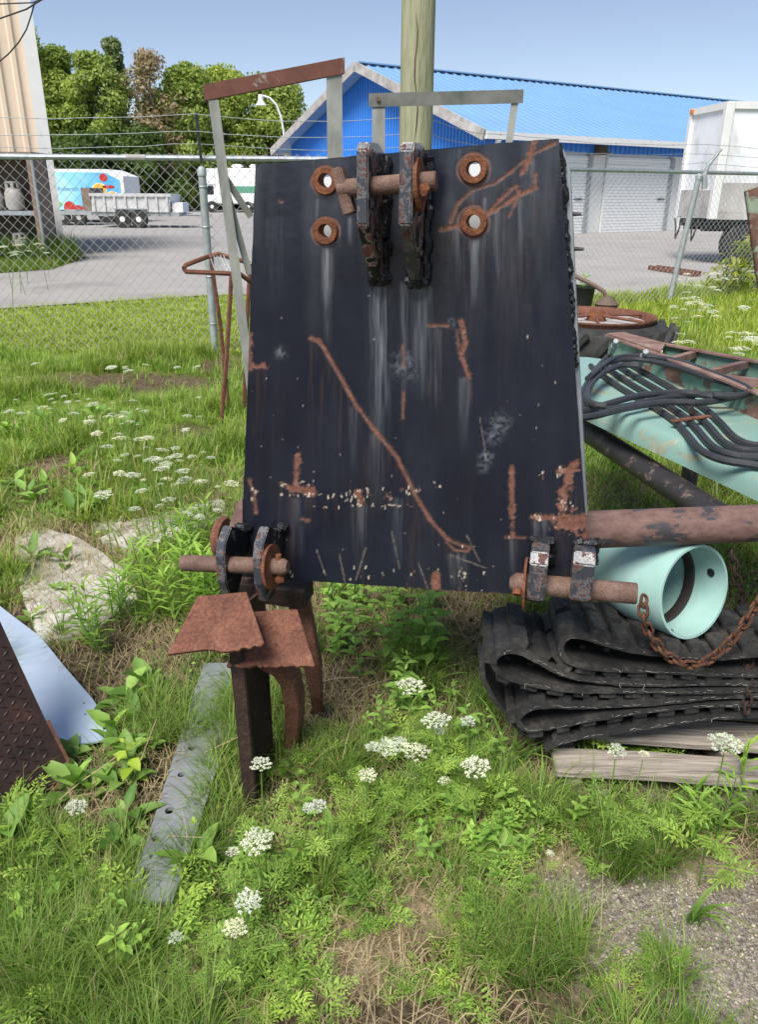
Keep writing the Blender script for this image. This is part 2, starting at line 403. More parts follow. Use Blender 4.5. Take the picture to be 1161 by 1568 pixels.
# ground cover laid out by what grows where (ellipses in photo pixels, then used as places on the ground)
def ell(PX, PY, e):
    return np.clip(1.25 - ((PX - e[0]) / e[2]) ** 2 - ((PY - e[1]) / e[3]) ** 2, 0, 1)
GRAVEL = [(900, 1400, 110, 70), (1050, 1410, 150, 75), (1130, 1480, 110, 80), (1000, 1450, 90, 50), (1180, 1560, 200, 70), (930, 1470, 60, 40), (1120, 1350, 60, 30)]
SAND = [(545, 1470, 95, 65), (640, 1390, 60, 50), (250, 1510, 60, 30), (700, 1400, 60, 30), (1100, 1330, 70, 30), (520, 1490, 60, 40), (860, 1310, 50, 25)]
BARE = [(590, 960, 130, 50), (500, 1090, 70, 80), (700, 920, 60, 60), (480, 1150, 60, 40), (560, 1130, 60, 40), (150, 1240, 70, 60), (250, 1200, 60, 80),
        (140, 1150, 70, 40), (300, 1480, 80, 50), (110, 855, 110, 45), (90, 730, 80, 50), (170, 585, 220, 18), (340, 560, 60, 22), (300, 660, 60, 14),
        (590, 1370, 60, 40), (820, 1200, 70, 25), (640, 1270, 50, 30), (780, 1160, 40, 40), (250, 1020, 50, 60), (420, 1290, 60, 30), (120, 1320, 60, 30), (390, 1480, 60, 30),
        (40, 1190, 70, 90), (780, 1430, 50, 30), (960, 1240, 90, 14)]
def maskof(PX, PY, L):
    r = np.zeros(np.shape(PX))
    for e in L: r = np.maximum(r, ell(PX, PY, e))
    return r
pxg, pyg = to_px(GV)
near = (GV[:, 1] > 0.5) & (GV[:, 1] < 9)
jit = (fbm(GV[:, 0] * 9, GV[:, 1] * 9, 31, 3) - 0.5) * 1.6
gc = np.zeros((len(GV), 3)); gc[:, 2] = np.clip((GV[:, 1] - 2.6) / 2.5, 0, 1) * (1 - np.where(near, maskof(pxg, pyg, BARE), 0))
gc[:, 0] = np.where(near, np.clip(maskof(pxg, pyg, GRAVEL) * 1.3 + jit * 0.6 - 0.1, 0, 1) * (maskof(pxg, pyg, GRAVEL) > 0), 0)
gc[:, 1] = np.where(near, np.clip(maskof(pxg, pyg, SAND) * 1.2 + jit * 0.6 - 0.1, 0, 1) * (maskof(pxg, pyg, SAND) > 0), 0)
o = bpy.data.objects.new('ground', mesh_np('ground', GV, GF, M['soil'], gc)); link(o, None, Vector((0, 0, 0))); o['kind'] = 'structure'
o.data.polygons.foreach_set('use_smooth', [True] * len(o.data.polygons))

def sheet(name, poly, z, mat, kind='structure', thick=0.0):
    mb = MB(); P = [Vector((p[0], p[1], z)) for p in poly]
    if thick: mb.prism(P, (0, 0, thick))
    else: mb.add(P, [tuple(range(len(P)))])
    o = mb.build(name, mat, org=(0, 0, 0)); o['kind'] = kind; return o
LOT = [(-60, 8.6), (-14, 9.6), (-5.2, 10.4), (-4, 11.2), (-2.6, 12.0), (-1.0, 12.3), (0.6, 12.1), (2.4, 11.8), (3.4, 12.1), (4.2, 12.6), (5.4, 13.6), (7.2, 14.8), (10.5, 17.2), (30, 21), (90, 26), (110, 90), (-90, 90)]
sheet('parking_lot', LOT, 0.02, M['asphalt'])
ISL = [(-16, 14.4), (-7.2, 14.9), (-6.55, 15.7), (-6.9, 18.6), (-16, 19)]
m_lawn = pbr('lawn_base', [(0.3, S(66, 88, 26)), (0.7, S(112, 134, 48))], scale=6, rough=(0.9, 1.0), bmp=0.3, spec=0.1)
sheet('grass_island', ISL, 0.028, m_lawn)

# ------------------------------------------------------------------ blue storage building
C1 = Vector((3.6, 28.6, 0)); gd = Vector((-0.53, 0.848, 0)).normalized(); ld = Vector((0.848, 0.53, 0)).normalized()
W, LEN, HE, HR = 15.2, 78.0, 3.45, 6.05
ng, nl = -ld, -gd                           # outward normals of the gable and of the long side
bl = thing('storage_building', 'blue metal storage building with pale blue ribbed roof and white roller doors', 'building', C1 + gd * W / 2 + ld * LEN / 2)
def B(g, l, z): return C1 + gd * g + ld * l + Vector((0, 0, z))
mb = MB(); mb.prism([B(0.0, 0, 0), B(W, 0, 0), B(W, 0, HE), B(W / 2, 0, HR), B(0.0, 0, HE)], ld * LEN); mb.build('wall', M['wall_white'], bl)
mb = MB()                                   # gable cladding and its ribs
mb.prism([B(0.0, -0.04, 0), B(W, -0.04, 0), B(W, -0.04, HE), B(W / 2, -0.04, HR), B(0, -0.04, HE)], ng * 0.03); mb.build('gable_cladding', M['blue_wall'], bl)
mb = MB()
for k in range(1, 76):
    g = W * k / 76; h = HE + (HR - HE) * (1 - abs(g - W / 2) / (W / 2))
    mb.box(B(g, -0.085, h / 2), (0.05, 0.03, h), gd, ng)
o = mb.build('cladding_rib', M['blue_wall'], bl); o['kind'] = 'stuff'
mb = MB(); mb.prism([B(-0.03, 0, 2.85), B(-0.03, LEN, 2.85), B(-0.03, LEN, HE), B(-0.03, 0, HE)], nl * 0.05); mb.build('fascia_cladding', M['blue_wall'], bl)
mb = MB()
for k in range(1, 300):
    mb.box(B(-0.095, LEN * k / 300, 3.15), (0.05, 0.03, 0.56), ld, nl)
o = mb.build('cladding_rib', M['blue_wall'], bl); o['kind'] = 'stuff'
OV = 0.75; sl = (HR - HE) / (W / 2)
for sgn in (0, 1):                          # two roof slopes with overhang
    g0 = -OV if sgn == 0 else W + OV
    def RP(t, l, dz): g = g0 + (W / 2 - g0) * t; return B(g, l, HE + 0.12 + sl * (W / 2 - abs(g - W / 2)) + dz)
    mb = MB(); a, b2, c2, d2 = RP(0, -OV, 0), RP(0, LEN + OV, 0), RP(1, LEN + OV, 0), RP(1, -OV, 0)
    mb.hexa([p - Vector((0, 0, 0.1)) for p in (a, b2, c2, d2)] + [a, b2, c2, d2]); rf = mb.build('roof', M['blue_roof'], bl)
    mb = MB(); n_r = 185
    for k in range(n_r + 1):
        l = -OV + (LEN + 2 * OV) * k / n_r
        p0, p1 = RP(0, l, 0.02), RP(1, l, 0.02); mb.box((p0 + p1) / 2, ((p1 - p0).length, 0.07, 0.05), (p1 - p0).normalized(), ld, (p1 - p0).normalized().cross(ld))
    o = mb.build('roof_rib', M['blue_roof'], rf); o['kind'] = 'stuff'
    mb = MB(); p0, p1 = RP(0, -OV - 0.05, -0.08), RP(1, -OV - 0.05, -0.08); dv = (p1 - p0).normalized()
    mb.box((p0 + p1) / 2, ((p1 - p0).length + 0.1, 0.06, 0.34), dv, ld, dv.cross(ld)); mb.build('rake_board', M['dirty_white'], bl)
    mb = MB(); mb.box(B(g0 + (-0.08 if sgn == 0 else 0.08), LEN / 2, HE - sl * OV + 0.02), (0.16, LEN + 2 * OV, 0.22), gd, ld); mb.build('gutter', M['wall_white'], bl)
mb = MB(); mb.box(B(W / 2, LEN / 2, HR + 0.17), (0.5, LEN + 2 * OV, 0.05), gd, ld); mb.build('ridge_cap', M['blue_roof'], bl)
for k in range(15):                         # roller doors
    l0 = 1.2 + k * 4.65; l1 = l0 + 3.6
    if k < 5:
        mb = MB(); mb.box(B(-0.06, (l0 + l1) / 2, 1.37), (0.06, l1 - l0, 2.74), gd, ld); dr = mb.build('roller_door', M['door_white'], bl)
        for q in range(24):
            mb = MB(); mb.box(B(-0.1, (l0 + l1) / 2, 0.06 + q * 0.112), (0.045, l1 - l0, 0.07), gd, ld); mb.build('slat', M['door_white'], dr)
        mb = MB(); mb.box(B(-0.11, l1 + 0.1, 1.4), (0.12, 0.2, 2.8), gd, ld); mb.build('door_post', M['galv_dull'], bl)
        mb = MB(); mb.box(B(-0.14, l1 - 0.35, 1.25), (0.06, 0.4, 0.06), gd, ld); mb.build('handle', M['dark_grey'], dr)
mb = MB(); mb.box(B(-0.2, 5.3, 2.95), (0.3, 0.45, 0.3), gd, ld); mb.box(B(-0.34, 5.3, 2.86), (0.2, 0.5, 0.08), gd, ld); mb.build('wall_lamp', M['brown_dark'], bl)
mb = MB(); dp = [B(-0.85, -0.2, HE - 0.35), B(-0.7, -0.2, HE - 0.6), B(-0.14, -0.16, HE - 0.9), B(-0.14, -0.16, 0.2)]
mb.tube(dp, 0.09, 8); mb.build('downpipe', M['wall_white'], bl, smooth=True)

# ------------------------------------------------------------------ beige building on the other side, with the propane rack
bx0, by0 = AZ(76, 398, 0.0).x, 18.9
bb = thing('beige_shed', 'beige ribbed metal building with white corner trim behind the propane rack', 'building', (bx0 - 4, by0 + 3, 0))
sd_ = Vector((bx0 - 0.25, by0, 0)).normalized(); fd_ = Vector((-sd_.y, sd_.x, 0)); fd_ = fd_ if fd_.x < 0 else -fd_       # side wall runs away along the line of sight, front wall to the other hand
def SH(f, s_, z): return Vector((bx0, by0, z)) + fd_ * f + sd_ * s_
mb = MB(); mb.prism([SH(0, 0, 0), SH(9, 0, 0), SH(9, 5, 0), SH(0, 5, 0)], (0, 0, 5.9)); mb.build('wall', M['beige'], bb)
mb = MB()
for k in range(26):
    f = 0.45 + k * 0.33; mb.prism([SH(f - 0.07, 0, 0), SH(f - 0.04, -0.05, 0), SH(f + 0.04, -0.05, 0), SH(f + 0.07, 0, 0)], (0, 0, 5.9))
o = mb.build('cladding_rib', M['beige'], bb); o['kind'] = 'stuff'
mb = MB(); mb.prism([SH(-0.05, -0.07, 0), SH(0.22, -0.07, 0), SH(0.22, -0.004, 0), SH(-0.05, -0.004, 0)], (0, 0, 5.92)); mb.build('corner_trim', M['wall_white'], bb)
rk = thing('propane_rack', 'brown open cabinet with a galvanised shelf for gas cylinders beside the beige building', 'rack', (bx0 - 1.0, by0 - 0.5, 0))
ry1 = by0 - 1.05; ry0 = ry1 - 0.78; rx1 = bx0 * ry1 / by0 - 0.1; rx0 = rx1 - 2.3
mb = MB(); mb.bbox(rx0, rx1, ry1 - 0.04, ry1, 0.1, 2.12); mb.build('back_panel', M['brown_dark'], rk)
mb = MB(); mb.bbox(rx1 - 0.1, rx1, ry0, ry1 - 0.045, 0.0, 2.12); mb.build('side_panel', M['brown'], rk)
mb = MB(); mb.bbox(rx0, rx1 + 0.04, ry0 - 0.03, ry1, 2.123, 2.2); mb.build('top_panel', M['brown'], rk)
mb = MB(); mb.bbox(rx0, rx1 - 0.103, ry0, ry1 - 0.05, 0.98, 1.06); mb.build('shelf', M['galv'], rk)
mb = MB(); mb.tube([(rx1 + 0.03, ry0 - 0.04, 0.0), (rx1 + 0.03, ry0 - 0.04, 2.12)], 0.03, 8); mb.build('corner_post', M['galv'], rk)
def gas(loc, label):
    t = thing('gas_cylinder', label, 'gas cylinder', loc, 'white gas cylinders in the rack')
    mb = MB(); mb.lathe(loc, (0, 0, 1), [(0, 0.1), (0.02, 0.15), (0.1, 0.19), (0.34, 0.19), (0.42, 0.15), (0.46, 0.07), (0.47, 0.0)], 20); mb.build('tank', M['dirty_white'], t, smooth=True)
    c = Vector(loc); mb = MB()
    for a in range(4): mb.box(c + Vector((0.11 * math.cos(a * 1.57 + 0.4), 0.11 * math.sin(a * 1.57 + 0.4), 0.5)), (0.06, 0.06, 0.14))
    mb.lathe(c + Vector((0, 0, 0.55)), (0, 0, 1), [(0, 0.13), (0.035, 0.13), (0.035, 0.1), (0, 0.1)], 16, True); mb.build('collar', M['dirty_white'], t)
    mb = MB(); mb.lathe(c + Vector((0, 0, 0.465)), (0, 0, 1), [(0, 0.03), (0.07, 0.03), (0.08, 0.0)], 8); mb.build('valve', M['steel'], t)
gas((rx1 - 0.62, ry0 + 0.35, 1.062), 'white gas cylinder on the shelf, next to the cabinet side')
gas((rx1 - 1.06, ry0 + 0.35, 1.062), 'white gas cylinder on the shelf, second from the cabinet side')
gas((rx1 - 0.62, ry0 + 0.32, 0.03), 'white gas cylinder under the shelf behind flowering weeds')

# ------------------------------------------------------------------ wheels for trailers
def wheel(parent, c, r, w, axis, name='wheel', rim=None):
    c = Vector(c); A = Vector(axis).normalized(); mb = MB()
    mb.lathe(c - A * w / 2, A, [(0, r * 0.62), (0.0, r * 0.9), (w * 0.15, r), (w * 0.85, r), (w, r * 0.9), (w, r * 0.62)], 24)
    wl = mb.build(name, M['tyre'], parent, smooth=True)
    mb = MB(); mb.lathe(c - A * (w / 2 + 0.006), A, [(0, r * 0.16), (0.0, r * 0.3), (0.05, r * 0.45), (0.012, r * 0.62), (w, r * 0.62)], 20)
    mb.build('rim', rim or M['dirty_white'], wl, smooth=True); return wl

# ------------------------------------------------------------------ fruit van body, flatbed and dump trailer, motorhome
fx0, fx1, fy = AY(50, 345, 37).x, AY(196, 345, 37).x, 37.0
fv = thing('box_truck_body', 'white and blue box trailer printed with fruit across the lot', 'trailer', ((fx0 + fx1) / 2, fy + 1.2, 0))
m, nt, b = newmat('fruit_print'); v = coords(nt, 'Object'); sp = nt.nodes.new('ShaderNodeSeparateXYZ'); nt.links.new(v, sp.inputs[0])
ad = nt.nodes.new('ShaderNodeMath'); ad.operation = 'MULTIPLY_ADD'; nt.links.new(noise(nt, v, 0.9, 3), ad.inputs[0]); ad.inputs[1].default_value = 2.2; nt.links.new(sp.outputs[0], ad.inputs[2])
mr = nt.nodes.new('ShaderNodeMapRange'); mr.inputs[1].default_value = -0.9; mr.inputs[2].default_value = 3.6; nt.links.new(ad.outputs[0], mr.inputs[0])
nt.links.new(ramp(nt, mr.outputs[0], [(0.1, S(206, 236, 242)), (0.45, S(140, 210, 236)), (0.75, S(74, 168, 226)), (0.95, S(110, 190, 232))]), b.inputs['Base Color']); b.inputs['Roughness'].default_value = 0.4
M['fruit_print'] = m
h0, h1 = 0.55, 2.28
mb = MB(); mb.prism([(fx0, fy, h0), (fx1, fy, h0), (fx1, fy, h1 - 0.28), (fx1 - 0.75, fy, h1), (fx0, fy, h1)], (0, 2.4, 0)); mb.build('body', M['white'], fv)
mb = MB(); mb.prism([(fx0 + 0.02, fy - 0.004, h0 + 0.02), (fx1 - 0.2, fy - 0.004, h0 + 0.02), (fx1 - 0.16, fy - 0.004, h1 - 0.45), (fx1 - 0.8, fy - 0.004, h1 - 0.14), (fx0 + 0.02, fy - 0.004, h1 - 0.12)], (0, -0.012, 0)); mb.build('printed_panel', M['fruit_print'], fv)
def FP(px, py): p = AY(px, py, fy); return p.x, p.z
def disc_print(px, py, rpx, ratio, mat, layer, nm, squash=1.0):
    x, z = FP(px, py); r = rpx * 36 / 1163; mb = MB(); y = fy - 0.018 - layer * 0.006
    mb.prism([(x + r * math.cos(a) * squash, y, z + r * ratio * math.sin(a)) for a in [2 * math.pi * k / 20 for k in range(20)]], (0, -0.004, 0)); mb.build(nm, mat, fv)
M['orange_print'] = plain('orange_print', S(236, 178, 60), 0.4); M['rind_print'] = plain('rind_print', S(250, 222, 150), 0.4)
M['leaf_print'] = plain('leaf_print', S(130, 190, 90), 0.4); M['text_print'] = plain('text_print', S(96, 160, 190), 0.4)
disc_print(152, 290, 11, 0.8, M['rind_print'], 0, 'printed_orange'); disc_print(152, 290, 9.2, 0.8, M['orange_print'], 1, 'printed_orange')
disc_print(172, 299, 9, 0.6, M['rind_print'], 0, 'printed_orange'); disc_print(172, 299, 7.4, 0.6, M['orange_print'], 1, 'printed_orange')
disc_print(158, 272, 6, 0.9, M['red'], 0, 'printed_tomato'); disc_print(166, 286, 9, 0.25, M['red'], 1, 'printed_pepper')
disc_print(107, 318, 9, 1.0, M['red'], 0, 'printed_melon'); disc_print(119, 320, 9, 0.6, M['red'], 1, 'printed_melon'); disc_print(112, 325, 10, 0.35, M['white'], 0, 'printed_rind')
disc_print(76, 290, 7, 1.2, M['white'], 0, 'printed_pineapple'); disc_print(76, 291, 3.5, 1.4, M['rind_print'], 1, 'printed_pineapple'); disc_print(74, 277, 7, 0.4, M['leaf_print'], 1, 'printed_leaf'); disc_print(87, 313, 8, 0.5, M['leaf_print'], 0, 'printed_leaf')
tcu = bpy.data.curves.new('lettering_curve', 'FONT'); tcu.body = 'Robertsh & Co'; tcu.size = 0.26; tcu.extrude = 0.002; tcu.materials.append(M['text_print'])
to = bpy.data.objects.new('lettering_curve', tcu); col.objects.link(to); bpy.context.view_layer.update(); tme = bpy.data.meshes.new_from_object(to.evaluated_get(bpy.context.evaluated_depsgraph_get())); bpy.data.objects.remove(to); to = bpy.data.objects.new('lettering', tme); x, z = FP(88, 292); link(to, fv, Vector((x, fy - 0.024, z))); to.rotation_euler = (R(90), 0, 0)
mb = MB(); mb.bbox(fx0, fx1, fy + 0.1, fy + 2.3, 0.4, 0.546); mb.build('chassis', M['dark_grey'], fv)
for x in (fx0 + 1.1, fx1 - 1.0): wheel(fv, (x, fy + 0.25, 0.4), 0.4, 0.28, (0, 1, 0))

fl = thing('flatbed_trailer', 'low grey flatbed trailer with a headboard hitched behind the silver tipper', 'trailer', (AY(110, 350, 34.6).x, 35, 0))
q0, q1 = AY(72, 345, 34.6).x, AY(146, 345, 34.6).x
mb = MB(); mb.bbox(q0, q1, 34.3, 36.2, 0.44, 0.6); mb.build('deck', M['galv_dull'], fl)
mb = MB(); mb.bbox(q1 - 0.35, q1, 34.35, 36.1, 0.603, 1.5); mb.build('headboard', M['brown'], fl)
mb = MB(); mb.bbox(q1, q1 + 1.0, 35.2, 35.3, 0.45, 0.55); mb.build('drawbar', M['dark_grey'], fl)
for x in (q0 + 0.8, q0 + 1.5): wheel(fl, (x, 34.42, 0.33), 0.31, 0.2, (0, 1, 0))

dy = 32.4
dx0, dx1 = AY(141, 345, dy).x, AY(262, 345, dy).x
dt = thing('dump_trailer', 'silver twin-axle tipper trailer with ribbed sides parked on the lot', 'trailer', ((dx0 + dx1) / 2, dy + 0.9, 0))
mb = MB(); mb.prism([(dx0, dy + 0.15, 0.62), (dx1 - 0.05, dy + 0.15, 0.62), (dx1, dy + 0.15, 1.28), (dx0 + 0.05, dy + 0.15, 1.28)], (0, 1.7, 0)); mb.build('tub', M['silver'], dt)
mb = MB(); mb.bbox(dx0 - 0.02, dx1 + 0.05, dy + 0.08, dy + 0.146, 1.2, 1.32); mb.build('top_rail', M['silver'], dt)
for k in range(8):
    x = dx0 + 0.1 + (dx1 - dx0 - 0.25) * k / 7; mb = MB(); mb.bbox(x, x + 0.07, dy + 0.09, dy + 0.147, 0.62, 1.195); mb.build('side_rib', M['silver'], dt)
mb = MB(); mb.bbox(dx0 + 0.02, dx1 + 0.3, dy + 0.2, dy + 1.6, 0.46, 0.614); mb.build('chassis', M['galv_dull'], dt)
mb = MB(); mb.tube([(dx1 + 0.2, dy + 0.4, 0.53), (dx1 + 1.3, dy + 0.9, 0.5)], 0.05, 6); mb.tube([(dx1 + 0.2, dy + 1.4, 0.53), (dx1 + 1.3, dy + 0.9, 0.5)], 0.05, 6); mb.build('drawbar', M['galv'], dt)
mb = MB(); mb.tube([(dx1 + 1.2, dy + 0.9, 0.02), (dx1 + 1.2, dy + 0.9, 0.75)], 0.04, 6); mb.build('jack', M['galv'], dt)
mb = MB(); mb.bbox(dx1 + 0.02, dx1 + 0.45, dy + 0.3, dy + 1.3, 0.62, 0.98); mb.build('toolbox', M['white'], dt)
for x in (AY(188, 345, dy).x, AY(213, 345, dy).x): wheel(dt, (x, dy + 0.1, 0.35), 0.34, 0.22, (0, 1, 0), rim=M['white'])
mb = MB(); xs0 = AY(176, 345, dy).x; xs1 = AY(226, 345, dy).x; mb.bbox(xs0, xs1, dy - 0.02, dy + 0.2, 0.72, 0.76); mb.build('mudguard', M['galv'], dt)

my = 54.0
mx0, mx1 = AY(311, 320, my).x, AY(400, 320, my).x
mh = thing('motorhome', 'white motorhome with a green side stripe parked far across the lot', 'motorhome', ((mx0 + mx1) / 2, my + 1.2, 0))
mb = MB(); mb.bbox(mx0 + 0.9, mx1 + 3, my, my + 2.3, 0.55, 2.75); mb.build('body', M['white'], mh, bevel=0.08)
mb = MB(); mb.prism([(mx0, my + 0.05, 1.75), (mx0 + 0.88, my + 0.05, 1.75), (mx0 + 0.88, my + 0.05, 2.72), (mx0 + 0.4, my + 0.05, 2.72), (mx0, my + 0.05, 2.3)], (0, 2.2, 0)); mb.build('cab_over', M['white'], mh)
mb = MB(); mb.prism([(mx0 - 0.1, my + 0.1, 0.5), (mx0 + 0.88, my + 0.1, 0.5), (mx0 + 0.88, my + 0.1, 1.74), (mx0 + 0.35, my + 0.1, 1.74), (mx0 - 0.05, my + 0.1, 1.1)], (0, 2.0, 0)); mb.build('cab', M['white'], mh)
mb = MB(); mb.prism([(mx0 + 0.1, my + 0.09, 1.15), (mx0 + 0.75, my + 0.09, 1.15), (mx0 + 0.75, my + 0.09, 1.66), (mx0 + 0.4, my + 0.09, 1.66)], (0, -0.02, 0)); mb.build('window', M['glass'], mh)
mb = MB(); mb.bbox(mx0 + 2.2, mx1 + 3, my - 0.02, my - 0.003, 1.25, 1.65); mb.build('stripe', M['green'], mh)
for x in (mx0 + 1.9, mx0 + 3.1): mb = MB(); mb.bbox(x, x + 0.7, my + 0.7, my + 1.5, 2.753, 3.0); mb.build('roof_vent', M['white'], mh, bevel=0.08)
for x in (mx0 + 0.6, mx0 + 3.0): wheel(mh, (x, my + 0.1, 0.38), 0.36, 0.24, (0, 1, 0), rim=M['white'])

# ------------------------------------------------------------------ white box trailer
tc0 = AY(1088, 340, 17.8); td = Vector((0.9975, 0.07, 0)); te = Vector((-0.07, 0.9975, 0))
tt = thing('semi_trailer', 'tall white box semi-trailer with black landing frame parked by the roller doors', 'trailer', (tc0.x + 3, tc0.y + 1, 0))
def TB(a, e, z): return Vector((tc0.x, tc0.y, 0)) + td * a + te * e + Vector((0, 0, z))
def tbox(a0, a1, e0, e1, z0, z1): return [TB(a0, e0, z0), TB(a1, e0, z0), TB(a1, e1, z0), TB(a0, e1, z0), TB(a0, e0, z1), TB(a1, e0, z1), TB(a1, e1, z1), TB(a0, e1, z1)]
TW, TZ0, TZ1 = 1.75, 0.98, 3.3
mb = MB(); mb.hexa(tbox(0.03, 9, 0.03, TW, TZ0 + 0.03, TZ1 - 0.03)); mb.build('box', M['white_box'], tt)
mb = MB(); mb.hexa(tbox(-0.04, 0.14, -0.03, 0.14, TZ0, TZ1)); mb.build('corner_post', M['wall_white'], tt, bevel=0.02)
mb = MB(); mb.hexa(tbox(-0.04, 0.1, TW - 0.1, TW + 0.02, TZ0, TZ1)); mb.build('corner_post', M['wall_white'], tt)
mb = MB(); mb.hexa(tbox(0.143, 9, -0.02, 0.05, TZ1 - 0.14, TZ1)); mb.hexa(tbox(-0.02, 0.1, 0.143, TW - 0.103, TZ1 - 0.14, TZ1)); mb.build('top_rail', M['wall_white'], tt)
mb = MB(); mb.hexa(tbox(0.143, 9, -0.02, 0.05, TZ0, TZ0 + 0.14)); mb.build('bottom_rail', M['dirty_white'], tt)
mb = MB(); mb.hexa(tbox(0.143, 9, 0.0, 0.026, TZ0 + 0.145, TZ0 + 0.75)); mb.hexa(tbox(-0.02, 0.026, 0.145, TW - 0.105, TZ0 + 0.02, TZ0 + 0.6)); mb.build('scuff_panel', M['dirty_white'], tt)
for k in range(7):
    a = 0.9 + k * 1.2; mb = MB(); mb.hexa(tbox(a, a + 0.02, 0.012, 0.027, TZ0 + 0.76, TZ1 - 0.145)); mb.build('panel_seam', M['wall_white'], tt)
mb = MB(); mb.hexa(tbox(-0.06, -0.02, TW - 0.18, TW - 0.04, TZ1 - 0.1, TZ1 - 0.02)); mb.build('marker_lamp', M['amber'], tt)
mb = MB(); mb.hexa(tbox(0.05, 9, 0.35, 0.5, 0.72, TZ0 - 0.01)); mb.hexa(tbox(0.05, 9, TW - 0.5, TW - 0.35, 0.72, TZ0 - 0.01)); mb.hexa(tbox(0.05, 2.0, 0.1, TW - 0.1, 0.8, TZ0 - 0.015)); mb.build('chassis', M['black'], tt)
for a in (0.9, 2.05): wheel(tt, TB(a, 0.2, 0.47), 0.47, 0.3, te, rim=M['black'])
mb = MB(); mb.hexa(tbox(0.5, 2.6, 0.0, 0.4, 0.97, 0.976)); mb.build('mudguard', M['black'], tt)
for e in (0.45, 1.3): mb = MB(); mb.tube([TB(-0.05, e, 0.95), TB(-0.12, e, 0.6), TB(-0.06, e + 0.2, 0.5), TB(-0.02, e + 0.35, 0.75), TB(-0.05, e + 0.4, 0.95)], 0.02, 6); mb.build('air_hose', M['black'], tt)

rb = MB(); p0, p1 = AZ(1000, 407, 0.1), AZ(1068, 417, 0.1); dv = (p1 - p0).normalized()
rb.box((p0 + p1) / 2, ((p1 - p0).length, 0.14, 0.03), dv, dv.cross(Vector((0, 0, 1))))
t = thing('rusty_channel', 'short rusty corrugated steel channel lying on the asphalt by the fence', 'steel channel', ((p0 + p1) / 2).to_tuple()[:2] + (0.02,))
rb = MB(); L_ = (p1 - p0).length; cn = dv.cross(Vector((0, 0, 1)))
rb.box((p0 + p1) / 2 - Vector((0, 0, 0.06)), (L_, 0.22, 0.02), dv, cn); rb.build('web', M['rust'], t)
for s_ in (-1, 1): rb = MB(); rb.box((p0 + p1) / 2 + cn * 0.1 * s_ - Vector((0, 0, 0.015)), (L_, 0.02, 0.066), dv, cn); rb.build('flange', M['rust'], t)
for k in range(10): rb = MB(); rb.box(p0.lerp(p1, (k + 0.5) / 10) - Vector((0, 0, 0.04)), (0.06, 0.17, 0.018), dv, cn); rb.build('rib', M['rust_orange'], t)

# ------------------------------------------------------------------ street lamp by the blue building
ly = 44.0
lt = thing('street_lamp', 'white gooseneck lamp on a thin pole at the corner of the blue building', 'street lamp', (AY(438, 250, ly).x, ly, 0))
pts = [(438, 330), (437, 232), (434, 200), (430, 178), (423, 160), (413, 150), (404, 147), (400, 148)]
mb = MB(); mb.tube([AY(px, py, ly) for px, py in pts], 0.055, 6); mb.build('arm', M['wall_white'], lt, smooth=True)
hp = AY(399, 150, ly); mb = MB(); mb.lathe(hp + Vector((0, 0, 0.16)), (0, 0, -1), [(0, 0.12), (0.25, 0.13), (0.32, 0.14), (0.48, 0.28), (0.5, 0.28), (0.5, 0.2)], 14); mb.build('lamp_shade', M['white'], lt, smooth=True)
mb = MB(); mb.box(AY(438, 330, ly) * 1.0 + Vector((0, 0, 0)), (0.3, 0.3, 0.05)); 
mb = MB(); mb.tube([AY(438, 330, ly), Vector((AY(438, 330, ly).x, ly, 0.02))], 0.06, 6); mb.build('pole', M['wall_white'], lt)

# ------------------------------------------------------------------ trees
def leaf_cloud(centers, radii, counts, size, c_lo, c_hi, seed, flat=0.8):
    g = np.random.default_rng(seed); V = []; C = []
    for c, r, n in zip(centers, radii, counts):
        d = g.normal(size=(n, 3)); d /= np.linalg.norm(d, axis=1)[:, None]
        rad = g.random(n) ** 0.45
        P = np.array(c) + d * rad[:, None] * np.array([r, r, r * flat])
        t = g.normal(size=(n, 3)); t /= np.linalg.norm(t, axis=1)[:, None]
        nn = d * 0.7 + g.normal(size=(n, 3)) * 0.6 + np.array([0, 0, 0.35]); nn /= np.linalg.norm(nn, axis=1)[:, None]
        t -= nn * (t * nn).sum(1)[:, None]; t /= np.maximum(np.linalg.norm(t, axis=1), 1e-6)[:, None]; s_ = np.cross(nn, t)
        L = size * (0.6 + 0.8 * g.random(n))[:, None]
        V.append(np.stack([P - t * L, P + s_ * L * 0.55, P + t * L, P - s_ * L * 0.55], 1))
        k = g.random(n)[:, None] * 0.6 + g.random() * 0.4
        cc = np.array(c_lo) * (1 - k) + np.array(c_hi) * k
        C.append(np.repeat(cc[:, None, :], 4, 1))
    V = np.concatenate(V).reshape(-1, 3); C = np.concatenate(C).reshape(-1, 3)
    F = np.arange(len(V)).reshape(-1, 4)
    return V, F, C
